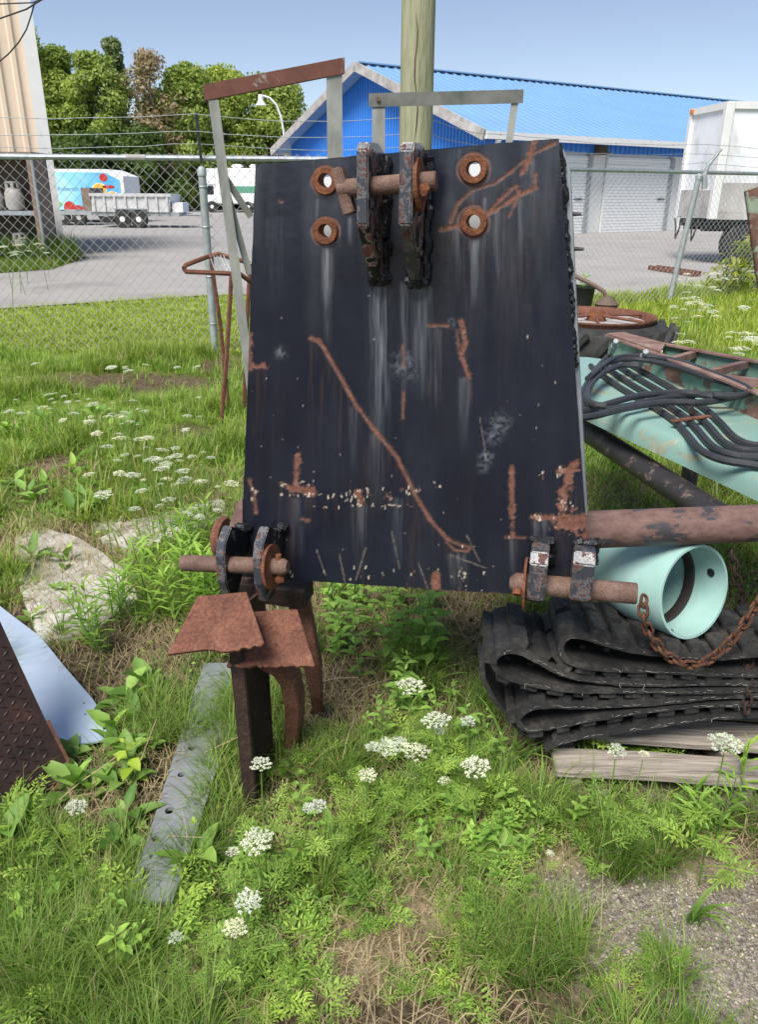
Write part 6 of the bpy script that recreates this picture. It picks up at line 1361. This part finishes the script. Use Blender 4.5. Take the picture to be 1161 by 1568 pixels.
# small round and pointed leaves of creeping ground cover
x, y, px, py, g = scatter(26000, 0.85, 4.5, 106); cl = fbm(x * 3.2 + 9, y * 3.2, 63, 3); bare = np.maximum.reduce([maskof(px, py, GRAVEL) * 1.2, maskof(px, py, SAND), maskof(px, py, BARE) * 0.75])
keep = free_px(px, py) & (g.random(len(x)) < np.clip((cl - 0.60) * 5, 0, 0.6) * (1 - np.clip(bare * 1.15, 0, 0.98))); x, y = x[keep], y[keep]; n = len(x)
def leaves(P, L, Wd, azm, tilt, C, fold=0.25):
    d = np.stack([np.cos(azm) * np.cos(tilt), np.sin(azm) * np.cos(tilt), np.sin(tilt)], 1); s_ = np.stack([-np.sin(azm), np.cos(azm), np.zeros(len(azm))], 1); nn = np.cross(d, s_); Lc, Wc = L[:, None], Wd[:, None]
    V = np.stack([P, P + d * Lc * 0.4 + s_ * Wc * 0.5 + nn * Wc * fold, P + d * Lc * 0.75 + s_ * Wc * 0.32 + nn * Wc * fold * 0.5, P + d * Lc - nn * Lc * 0.08, P + d * Lc * 0.75 - s_ * Wc * 0.32 + nn * Wc * fold * 0.5, P + d * Lc * 0.4 - s_ * Wc * 0.5 + nn * Wc * fold, P + d * Lc * 0.55], 1)
    F = np.array([[0, 1, 6], [1, 2, 6], [2, 3, 6], [3, 4, 6], [4, 5, 6], [5, 0, 6]])[None] + (np.arange(len(P)) * 7)[:, None, None]
    return V.reshape(-1, 3), F.reshape(-1, 3), np.repeat(C, 7, 0)
sz = 0.012 + 0.016 * g.random(n); q = g.random(n)[:, None]; C = c3(106, 134, 58) * (1 - q) + c3(178, 200, 104) * q
V, F, C = leaves(np.stack([x, y, gz(x, y) + 0.012 + 0.05 * g.random(n) ** 1.5], 1), sz, sz * (0.5 + 0.35 * g.random(n)), g.random(n) * 6.283, g.normal(0.25, 0.35, n), C)
stuff('creeping_weeds', mesh_np('creeping_weeds', V, F, M['leaf'], C), 'low creeping small-leaved weeds carpeting the soil', 'weeds')

# ---- single plants
def frond_mesh(g, L, start, azm, rise, droop, lo, hi):
    """a feathery wild carrot leaf: twice divided"""
    d = np.array([math.cos(azm), math.sin(azm), 0]); up_ = np.array([0, 0, 1.0]); n = 6; P, L_, W_, A_, T_, C_ = [], [], [], [], [], []
    tone = g.random()
    for k in range(1, n + 1):
        t_ = 0.25 + 0.75 * k / n; c = start + d * L * t_ * math.cos(rise - droop * t_) + up_ * L * t_ * math.sin(rise - droop * t_ * 0.6); pl_ = L * 0.40 * (1.15 - t_) + L * 0.05
        for sd_ in (-1, 1):
            az2 = azm + sd_ * (1.05 - 0.4 * t_); d2 = np.array([math.cos(az2), math.sin(az2), 0.25])
            for j in range(3):
                f = (j + 0.6) / 3; b_ = c + d2 * pl_ * f
                for s2 in ((-1, 1) if j < 2 else (0,)):
                    P.append(b_); L_.append((pl_ * 0.50 + L * 0.02) * (0.8 + 0.4 * g.random())); W_.append(pl_ * 0.13 + L * 0.009); A_.append(az2 + s2 * 0.8 + g.normal(0, 0.15)); T_.append(g.normal(0.2, 0.3)); q = np.clip(tone * 0.6 + g.random() * 0.5, 0, 1); C_.append(lo * (1 - q) + hi * q)
    P.append(start + d * L * math.cos(rise - droop) + up_ * L * math.sin(rise - droop * 0.6)); L_.append(L * 0.1); W_.append(L * 0.05); A_.append(azm); T_.append(0.0); C_.append(hi)
    v_, f, c = leaves(np.array(P), np.array(L_), np.array(W_), np.array(A_), np.array(T_), np.array(C_), 0.1)
    pts = np.stack([start + d * L * t_ * math.cos(rise - droop * t_) + up_ * L * t_ * math.sin(rise - droop * t_ * 0.6) for t_ in np.linspace(0, 0.95, 6)])
    sv, sf = seg_tubes(pts[:-1], pts[1:], 0.0012); sf = np.concatenate([sf[:, [0, 1, 2]], sf[:, [0, 2, 3]]]); parts = [(v_, f, c), (sv, sf, np.repeat(hi[None] * 0.9, len(sv), 0))]
    return cat(parts)
FR_LO, FR_HI = c3(96, 132, 58), c3(178, 206, 102)
def rosette(seed, n, L, rise=0.75):
    g = np.random.default_rng(seed); ps = []
    for k in range(n):
        ps.append(frond_mesh(g, L * (0.6 + 0.6 * g.random()), np.array([g.normal(0, 0.008), g.normal(0, 0.008), 0.0]), 2 * math.pi * k / n + g.normal(0, 0.3), rise + g.normal(0, 0.2), 0.75, FR_LO, FR_HI))
    return cat(ps)
def herb(seed, H, pairs, L, Wd, lo, hi, tilt=0.15, whorl=2):
    g = np.random.default_rng(seed); P, Ls, Ws, A, T, C = [], [], [], [], [], []; a = g.random() * 6.28; lean = g.normal(0, 0.12, 2)
    for k in range(pairs):
        t_ = 0.15 + 0.85 * k / max(pairs - 1, 1); z = H * t_; a += 1.45
        for j in range(whorl):
            sc_ = (1.1 - 0.6 * abs(t_ - 0.55)) * (0.8 + 0.4 * g.random()) * (0.55 if k == pairs - 1 else 1)
            P.append((lean[0] * z, lean[1] * z, z)); Ls.append(L * sc_); Ws.append(Wd * sc_); A.append(a + 2 * math.pi * j / whorl + g.normal(0, 0.2)); T.append(g.normal(tilt if k < pairs - 1 else 0.7, 0.2)); q = g.random() * 0.6 + 0.4 * t_; C.append(lo * (1 - q) + hi * q)
    v_, f, c = leaves(np.array(P), np.array(Ls), np.array(Ws), np.array(A), np.array(T), np.array(C)); return (v_, f, c), [(lean[0] * z, lean[1] * z, z) for z in np.linspace(0, H, 5)]
def stem_mesh(pts, r0, r1, name='stem'):
    mb = MB(); mb.tube(pts, [r0 + (r1 - r0) * k / (len(pts) - 1) for k in range(len(pts))], 5); me = bpy.data.meshes.new(name); me.from_pydata(mb.v, [], mb.f); me.materials.append(M['stem']); smooth_by_angle(me, 60); return me
def umbel_mesh(g, R_, cx_, cy_, z, dome=0.25, n_ray=30):
    mb = MB(); V, F = [], []; S0, S1 = [], []; base = np.array([cx_, cy_, z - R_ * 0.55])
    for k in range(n_ray):
        r = R_ * math.sqrt((k + 0.5) / n_ray); a = k * 2.39996 + g.normal(0, 0.1); c = np.array([cx_ + r * math.cos(a), cy_ + r * math.sin(a), z + dome * R_ * (1 - (r / R_) ** 2) + g.normal(0, 0.03) * R_]); S0.append(base); S1.append(c - np.array([0, 0, 0.004]))
        ur = R_ * 0.17 * (0.8 + 0.4 * g.random())
        for j in range(9):
            rr = ur * math.sqrt(j / 9); b_ = j * 2.4 + g.random(); p = c + np.array([rr * math.cos(b_), rr * math.sin(b_), 0.15 * ur * g.random() + 0.3 * ur * (1 - rr / ur)]); fl_ = ur * 0.34
            o_ = len(V); tz = g.normal(0, 0.35, 2)
            for q in range(5): qa = 2 * math.pi * q / 5 + b_; V.append(p + np.array([fl_ * math.cos(qa), fl_ * math.sin(qa), fl_ * (tz[0] * math.cos(qa) + tz[1] * math.sin(qa))]))
            F.append([o_, o_ + 1, o_ + 2, o_ + 3, o_ + 4])
    me = bpy.data.meshes.new('umbel'); me.from_pydata(V, [], F); me.materials.append(M['flower'])
    sv, sf = seg_tubes(np.array(S0), np.array(S1), R_ * 0.012); rm = bpy.data.meshes.new('rays'); rm.from_pydata(sv.tolist(), [], sf.tolist()); rm.materials.append(M['stem']); return me, rm
def plant(name, label, category, group, parts, loc, rz, sc):
    t = bpy.data.objects.new(name, None); t.empty_display_size = 0.05; col.objects.link(t); t.location = loc; t.rotation_euler = (random.gauss(0, 0.1), random.gauss(0, 0.1), rz); t.scale = (sc,) * 3; tag(t, label, category, group)
    for pn_, me in parts: o = bpy.data.objects.new(pn_, me); col.objects.link(o); o.parent = t
    return t
def single(name, label, category, group, me, loc, rz, sc):
    o = bpy.data.objects.new(name, me); col.objects.link(o); o.location = loc; o.rotation_euler = (0, 0, rz); o.scale = (sc,) * 3; tag(o, label, category, group); return o
FLW = []                                    # flowering wild carrot, height of the flower = 1 unit each
for k in range(5):
    g = np.random.default_rng(500 + k); H = 0.34; bx_, by_ = g.normal(0, 0.02, 2); pts = [(bx_ * t_ ** 2, by_ * t_ ** 2, H * t_) for t_ in np.linspace(0, 0.94, 6)]
    um, rays = umbel_mesh(g, 0.036 + 0.006 * g.random(), bx_, by_, H, 0.2 + 0.15 * g.random())
    lv = cat([frond_mesh(g, 0.09 * (0.7 + 0.5 * g.random()), np.array([bx_ * t_ ** 2, by_ * t_ ** 2, H * t_]), g.random() * 6.28, 0.8, 0.5, FR_LO, FR_HI) for t_ in (0.08, 0.15, 0.25, 0.4, 0.55)])
    FLW.append([('stem', stem_mesh(pts, 0.0022, 0.0014)), ('foliage', mesh_np('foliage', *lv[:2], M['leaf'], lv[2])), ('umbel', um), ('umbel_rays', rays)])
FLWF = [[q for q in f if q[0] in ('stem', 'umbel')] for f in FLW]
near_fl = [(402, 1262, 0.30, 1.05), (368, 1360, 0.26, 0.85), (397, 1176, 0.36, 0.75), (358, 1406, 0.24, 0.7), (347, 1327, 0.3, 0.45), (565, 1178, 0.28, 0.7), (613, 1170, 0.30, 1.15), (630, 1055, 0.34, 1.15), (690, 1103, 0.32, 1.15), (740, 1173, 0.30, 1.1), (574, 1120, 0.28, 0.9), (606, 1132, 0.28, 0.8), (490, 1223, 0.26, 0.6), (460, 1208, 0.28, 0.45),
           (98, 1241, 0.2, 0.8), (1118, 1147, 0.42, 1.15), (940, 1147, 0.40, 0.7), (725, 1095, 0.3, 0.6), (655, 1105, 0.28, 0.5), (585, 1145, 0.25, 0.6), (975, 1160, 0.3, 0.4), (280, 1452, 0.2, 0.5), (700, 1205, 0.2, 0.5), (830, 1300, 0.15, 0.3)]
NB = {0: 'before the rusty stand', 5: 'under the hitch plate', 14: 'beside the chequer plate', 15: 'in front of the pallet'}
for i, (px_, py_, z, s_) in enumerate(near_fl):
    p = AZ(px_, py_, z); k = i % 5; H = z - gzf(p.x, p.y); sc_ = max(0.35, H / 0.34)
    nb = 'before the rusty stand' if px_ < 500 and px_ > 300 else ('under the hitch plate' if px_ < 800 else 'beside the weathered pallet'); nb = 'by the drilled steel bar and chequer plate' if px_ <= 300 else nb
    t = plant('wild_carrot', 'flowering white wild carrot %s' % nb, 'wildflower', 'wild carrots ' + nb, FLW[k], (p.x, p.y, gzf(p.x, p.y)), 6.28 * (i * 0.618 % 1), sc_)
    for ch in t.children:
        if ch.name.startswith('umbel'):     # size the head by itself, about the top of the stem
            f_ = s_ / sc_ * 0.78; bm_ = [v_.co.copy() for v_ in ch.data.vertices]; zz = 0.34; ch.scale = (f_, f_, f_)
            cxm = sum(v_.x for v_ in bm_) / len(bm_); cym = sum(v_.y for v_ in bm_) / len(bm_); ch.location = (cxm * (1 - f_), cym * (1 - f_), zz * (1 - f_) )
g = np.random.default_rng(88)
def far_flowers(n, x0, x1, y0, y1, zlo, zhi, nb, sc_lo, sc_hi):
    k = 0
    while k < n:
        px_, py_ = g.uniform(x0, x1), g.uniform(y0, y1); cden = vnoise(px_ / 60, py_ / 40, 5)
        if g.random() > np.clip((cden - 0.3) * 2.2, 0.05, 1): continue
        z = g.uniform(zlo, zhi); p = AZ(px_, py_, z); sc_ = z / 0.34
        t = plant('wild_carrot', 'flowering white wild carrot ' + nb, 'wildflower', 'wild carrots ' + nb, FLWF[int(g.integers(5))], (p.x, p.y, gzf(p.x, p.y)), g.random() * 6.28, sc_)
        f_ = g.uniform(sc_lo, sc_hi) / sc_
        for ch in t.children:
            if ch.name.startswith('umbel'): ch.scale = (f_, f_, f_); ch.location = (0, 0, 0.34 * (1 - f_))
        k += 1
far_flowers(60, 130, 360, 600, 745, 0.22, 0.42, 'in the rough grass before the fence', 0.3, 0.95)
far_flowers(16, 20, 130, 575, 640, 0.22, 0.42, 'in the rough grass before the fence', 0.3, 0.8)
far_flowers(10, 60, 340, 548, 570, 0.3, 0.45, 'in the rough grass before the fence', 0.5, 1.0)
far_flowers(10, 200, 370, 740, 800, 0.2, 0.35, 'in the rough grass before the fence', 0.3, 0.8)
far_flowers(46, 1035, 1161, 455, 545, 0.35, 0.6, 'in the field beyond the tractor wheel', 0.7, 1.4)
far_flowers(14, 1035, 1161, 410, 455, 0.4, 0.7, 'in the field beyond the tractor wheel', 0.9, 1.6)
far_flowers(16, 0, 75, 362, 410, 0.3, 0.8, 'at the foot of the propane rack', 1.2, 2.0)
# feathery rosettes
ROS = []
for k in range(6):
    v_, f, c = rosette(540 + k, 7 + k % 3, 0.15 + 0.02 * (k % 3), 0.9 + 0.15 * (k % 3)); ROS.append(mesh_np('wild_carrot_leaves', v_, f, M['leaf'], c))
def place(n, x0, x1, y0, y1, fn, seed, strict=True):
    g = np.random.default_rng(seed); k = 0; tries = 0
    while k < n and tries < n * 30:
        tries += 1; px_, py_ = g.uniform(x0, x1), g.uniform(y0, y1)
        if not free_px(px_ + np.array([0, 28, -28, 0, 0]), py_ + np.array([0, 0, 0, 18, -18])).all() and strict: continue
        if strict and g.random() < maskof(np.array([px_]), np.array([py_]), GRAVEL + SAND + BARE[17:])[0] * 1.2: continue
        if strict and py_ > 1180 and g.random() > np.clip((fbm(px_ / 110, py_ / 75, 91, 2) - 0.36) * 4, 0, 1): continue
        p = AZ(px_, py_, 0.0); p.z = gzf(p.x, p.y); fn(p, g); k += 1
def ros_fn(lb, grp, s0, s1):
    return lambda p, g: single('feathery_weed', lb, 'weed', grp, ROS[int(g.integers(6))], p, g.random() * 6.28, g.uniform(s0, s1))
def cluster(pts, lb, grp, s0, s1, seed):
    g = np.random.default_rng(seed)
    for (cx_, cy_, n_) in pts:
        for _ in range(n_):
            px_, py_ = cx_ + g.normal(0, 16), cy_ + g.normal(0, 9); p = AZ(px_, py_, 0.0); p.z = gzf(p.x, p.y) - 0.006
            ros_fn(lb, grp, s0, s1)(p, g)
cluster([(455, 1235, 2), (425, 1330, 3), (560, 1290, 2), (640, 1250, 2), (720, 1235, 2), (770, 1300, 2), (600, 1405, 1), (500, 1340, 2), (655, 1185, 2), (520, 1210, 2), (470, 1400, 1), (400, 1285, 1), (690, 1300, 1), (570, 1340, 1)], 'feathery green wild carrot leaves in the foreground before the stand', 'feathery weeds before the stand', 0.35, 0.7, 1)
cluster([(75, 1345, 3), (150, 1395, 2), (30, 1320, 2), (250, 1405, 2), (320, 1390, 2), (240, 1490, 1), (150, 1520, 2), (330, 1440, 1), (60, 1500, 1)], 'feathery green wild carrot leaves below the drilled steel bar', 'feathery weeds below the steel bar', 0.4, 0.75, 2)
cluster([(470, 1180, 2), (560, 1150, 2), (620, 1110, 2), (700, 1140, 2), (690, 1195, 1), (740, 1200, 2), (590, 1060, 1)], 'feathery green wild carrot leaves under the hitch plate', 'feathery weeds under the plate', 0.4, 0.75, 3)
cluster([(880, 1285, 2), (960, 1275, 1), (1000, 1255, 1), (800, 1260, 2), (1080, 1290, 1)], 'feathery green wild carrot leaves in front of the pallet', 'feathery weeds by the pallet', 0.3, 0.55, 4)
cluster([(705, 1425, 2), (690, 1500, 2), (760, 1390, 1), (1010, 1500, 2), (960, 1530, 2)], 'feathery green wild carrot leaves at the gravel edge', 'feathery weeds at the gravel', 0.35, 0.6, 5)
cluster([(440, 1450, 2), (400, 1530, 2), (620, 1500, 2), (560, 1420, 1), (480, 1545, 1)], 'feathery green wild carrot leaves round the sandy patch', 'feathery weeds at the sandy patch', 0.35, 0.6, 6)
cluster([(10, 1220, 2), (15, 1270, 3), (50, 1290, 1)], 'feathery green wild carrot leaves against the chequer plate', 'feathery weeds at the chequer plate', 0.45, 0.75, 7)
place(2, 925, 960, 1150, 1165, ros_fn('feathery green wild carrot leaves rising before the rubber track', 'feathery weeds at the track', 0.9, 1.2), 8, False)
# upright leafy herbs
H_LO, H_HI = c3(104, 140, 62), c3(168, 204, 104)
HB = []
for k in range(5):
    (v_, f, c), pts = herb(560 + k, 0.16 + 0.03 * (k % 3), 6 + k % 3, 0.05, 0.022, H_LO, H_HI); HB.append([('stem', stem_mesh(pts, 0.002, 0.001)), ('foliage', mesh_np('foliage', v_, f, M['leaf'], c))])
GRD = []
for k in range(4):
    (v_, f, c), pts = herb(580 + k, 0.26 + 0.04 * (k % 2), 14, 0.085, 0.013, c3(100, 136, 54), c3(166, 200, 94), 0.45, 2); GRD.append([('stem', stem_mesh(pts, 0.0026, 0.0014)), ('foliage', mesh_np('foliage', v_, f, M['leaf'], c))])
BRD = []
for k in range(4):
    g = np.random.default_rng(600 + k); n = 7; v_, f, c = leaves(np.array([[g.normal(0, 0.006), g.normal(0, 0.006), 0.008 * j] for j in range(n)]), 0.09 * (0.6 + 0.6 * g.random(n)), 0.045 * (0.6 + 0.6 * g.random(n)), np.arange(n) * 2.4 + g.normal(0, 0.2, n), g.normal(0.5, 0.2, n), np.stack([c3(98, 136, 62) * (1 - q) + c3(164, 198, 108) * q for q in g.random(n)])); BRD.append(mesh_np('broad_leaved_weed', v_, f, M['leaf'], c))
def pl_fn(name, lb, grp, tp, s0, s1): return lambda p, g: plant(name, lb, 'weed', grp, tp[int(g.integers(len(tp)))], p, g.random() * 6.28, g.uniform(s0, s1))
def br_fn(lb, grp, s0, s1): return lambda p, g: single('broad_leaved_weed', lb, 'weed', grp, BRD[int(g.integers(4))], p, g.random() * 6.28, g.uniform(s0, s1))
place(34, 500, 690, 915, 1080, pl_fn('leafy_herb', 'leafy upright green herb growing in the shade behind the hitch plate', 'leafy herbs behind the plate', HB, 0.8, 1.5), 11)
place(14, 560, 800, 1070, 1220, pl_fn('leafy_herb', 'leafy upright green herb between the plate and the pallet', 'leafy herbs by the pallet', HB, 0.5, 1.0), 12)
place(26, 380, 800, 1200, 1400, pl_fn('leafy_herb', 'small leafy herb in the foreground before the rusty stand', 'leafy herbs before the stand', HB, 0.4, 0.75), 31)
place(16, 0, 330, 1290, 1500, pl_fn('leafy_herb', 'small leafy herb below the drilled steel bar', 'leafy herbs below the steel bar', HB, 0.4, 0.75), 32)
place(12, 640, 1161, 1225, 1330, pl_fn('leafy_herb', 'small leafy herb before the weathered pallet', 'leafy herbs before the pallet', HB, 0.4, 0.7), 33)
place(22, 215, 335, 850, 985, pl_fn('lance_leaved_weed', 'upright weed with narrow arching leaves between white slab and rusty stand', 'narrow leaved weeds by the stand', GRD, 0.7, 1.1), 13)
place(7, 110, 190, 930, 1040, pl_fn('lance_leaved_weed', 'upright weed with narrow arching leaves growing over the blue-grey sheet', 'narrow leaved weeds by the sheet', GRD, 0.6, 1.0), 14, False)
place(4, 1020, 1130, 1250, 1300, pl_fn('lance_leaved_weed', 'upright weed with narrow arching leaves before the pallet', 'narrow leaved weeds by the pallet', GRD, 0.5, 0.8), 15)
place(30, 10, 240, 640, 790, br_fn('broad leaved green weed in the rough grass', 'broad leaved weeds in rough grass', 0.6, 1.2), 16)
place(24, 0, 340, 1060, 1330, br_fn('broad leaved green weed beside the drilled steel bar', 'broad leaved weeds by the steel bar', 0.6, 1.3), 17)
place(26, 380, 820, 1190, 1420, br_fn('broad leaved green weed among the foreground feathery plants', 'broad leaved weeds in the foreground', 0.35, 0.8), 18)
place(16, 0, 260, 750, 830, br_fn('broad leaved green weed behind the white slabs', 'broad leaved weeds behind the slabs', 0.8, 1.4), 19)
place(5, 40, 230, 860, 980, br_fn('broad leaved green weed on the broad white slab', 'broad leaved weeds on the slab', 0.7, 1.3), 20, False)
(v_, f, c), pts = herb(655, 0.15, 6, 0.05, 0.03, c3(150, 176, 60), c3(186, 206, 84), -0.2); p = AZ(212, 1215, 0.0)
plant('yellow_seedling', 'bright yellow-green maple-like seedling beside the drilled steel bar', 'weed', None, [('stem', stem_mesh(pts, 0.002, 0.001)), ('foliage', mesh_np('foliage', v_, f, M['leaf'], c))], (p.x, p.y, gzf(p.x, p.y)), 0.4, 1.0)
# coarse broad-bladed grass clumps
def coarse(seed, n, H, w, lo, hi):
    g = np.random.default_rng(seed); v_, f, c = blades(np.stack([g.normal(0, 0.01, n), g.normal(0, 0.01, n), np.zeros(n)], 1), H * (0.5 + 0.6 * g.random(n)), w * (0.7 + 0.5 * g.random(n)), g.random(n) * 6.28, 0.7 + 0.8 * g.random(n), np.repeat(lo[None], n, 0), np.repeat(hi[None], n, 0), 5); return mesh_np('coarse_grass', v_, f, M['leaf'], c)
CO = [coarse(620 + k, 12, 0.2, 0.011, c3(84, 120, 50), c3(150, 182, 88)) for k in range(3)]
for (px_, py_, s_, lb) in ((785, 1180, 1.25, 'tall broad-bladed grass clump at the end of the rubber track'), (655, 1070, 1.2, 'pale broad-bladed grass clump under the hitch plate'), (1060, 1425, 0.8, 'broad-bladed grass clump on the gravel'), (830, 1235, 0.8, 'broad-bladed grass clump at the corner of the pallet'), (1090, 1270, 0.9, 'broad-bladed bluish grass clump before the pallet'), (960, 1245, 0.6, 'short broad-bladed grass clump under the front plank'), (1010, 1250, 0.6, 'small broad-bladed grass clump beneath the front plank middle')):
    p = AZ(px_, py_, 0.0); single('coarse_grass', lb, 'grass clump', None, CO[int(px_) % 3], (p.x, p.y, gzf(p.x, p.y)), px_ * 0.7, s_)
# leaves in the pot
(v_, f, c), pts = herb(640, 0.2, 5, 0.12, 0.08, c3(110, 160, 60), c3(170, 206, 100)); me = mesh_np('leaves', v_ + np.array([0, 0, 0.3]), f, M['leaf'], c); o = bpy.data.objects.new('leaves', me); link(o, POT[0], world_org(POT[0]))
# shrubby weeds at the fence by the trailer
for i, (px_, top_, D) in enumerate(((1140, 375, 13.0), (1158, 362, 12.8), (1122, 405, 12.4))):
    b0 = AY(px_, 430, D); b0.z = 0; H = AY(px_, top_, D).z; g = np.random.default_rng(700 + i); n = 160; t = thing('tall_weed', 'tall yellowish weed at the fence before the white trailer', 'weed', b0, 'tall weeds at the trailer fence')
    P = np.stack([g.normal(0, 0.16, n), g.normal(0, 0.16, n), H * (0.15 + 0.85 * g.random(n))], 1); v_, f, c = leaves(P, 0.14 + 0.08 * g.random(n), 0.04 + 0.02 * g.random(n), g.random(n) * 6.28, g.normal(0.5, 0.4, n), np.stack([c3(110, 130, 50) * (1 - q) + c3(176, 178, 90) * q for q in g.random(n)]))
    o = bpy.data.objects.new('foliage', mesh_np('foliage', v_, f, M['leaf'], c)); link(o, t, b0)
    mb = MB()
    for k in range(5): mb.tube([b0, b0 + Vector((g.normal(0, 0.12), g.normal(0, 0.1), H * 0.95))], [0.008, 0.004], 5)
    mb.build('stem', M['stem'], t)

# dry stalks behind the plate
mb = MB(); g = np.random.default_rng(909)
for k in range(60):
    px_, py_ = (g.uniform(690, 780), g.uniform(930, 1040)) if k < 26 else ((g.uniform(470, 720), g.uniform(905, 1120)) if k < 46 else (g.uniform(60, 330), g.uniform(1010, 1300)))
    p = AZ(px_, py_, 0.0); p.z = gzf(p.x, p.y) + 0.01; a = g.uniform(0, 6.28); L_ = g.uniform(0.08, 0.22); d = Vector((math.cos(a), math.sin(a), g.uniform(-0.05, 0.6)))
    mb.tube([p, p + d * L_ * 0.5 + Vector((g.normal(0, 0.008), g.normal(0, 0.008), 0.01)), p + d * L_], [0.0022, 0.0018, 0.001], 4)
o = mb.build('dead_stalks', plain('dry_stalk', S(168, 148, 120), 0.9, var=0.25, scale=20), org=(0, 0, 0)); o['kind'] = 'stuff'; tag(o, 'dry broken stalks scattered on the ground round the plate', 'dead stalks')
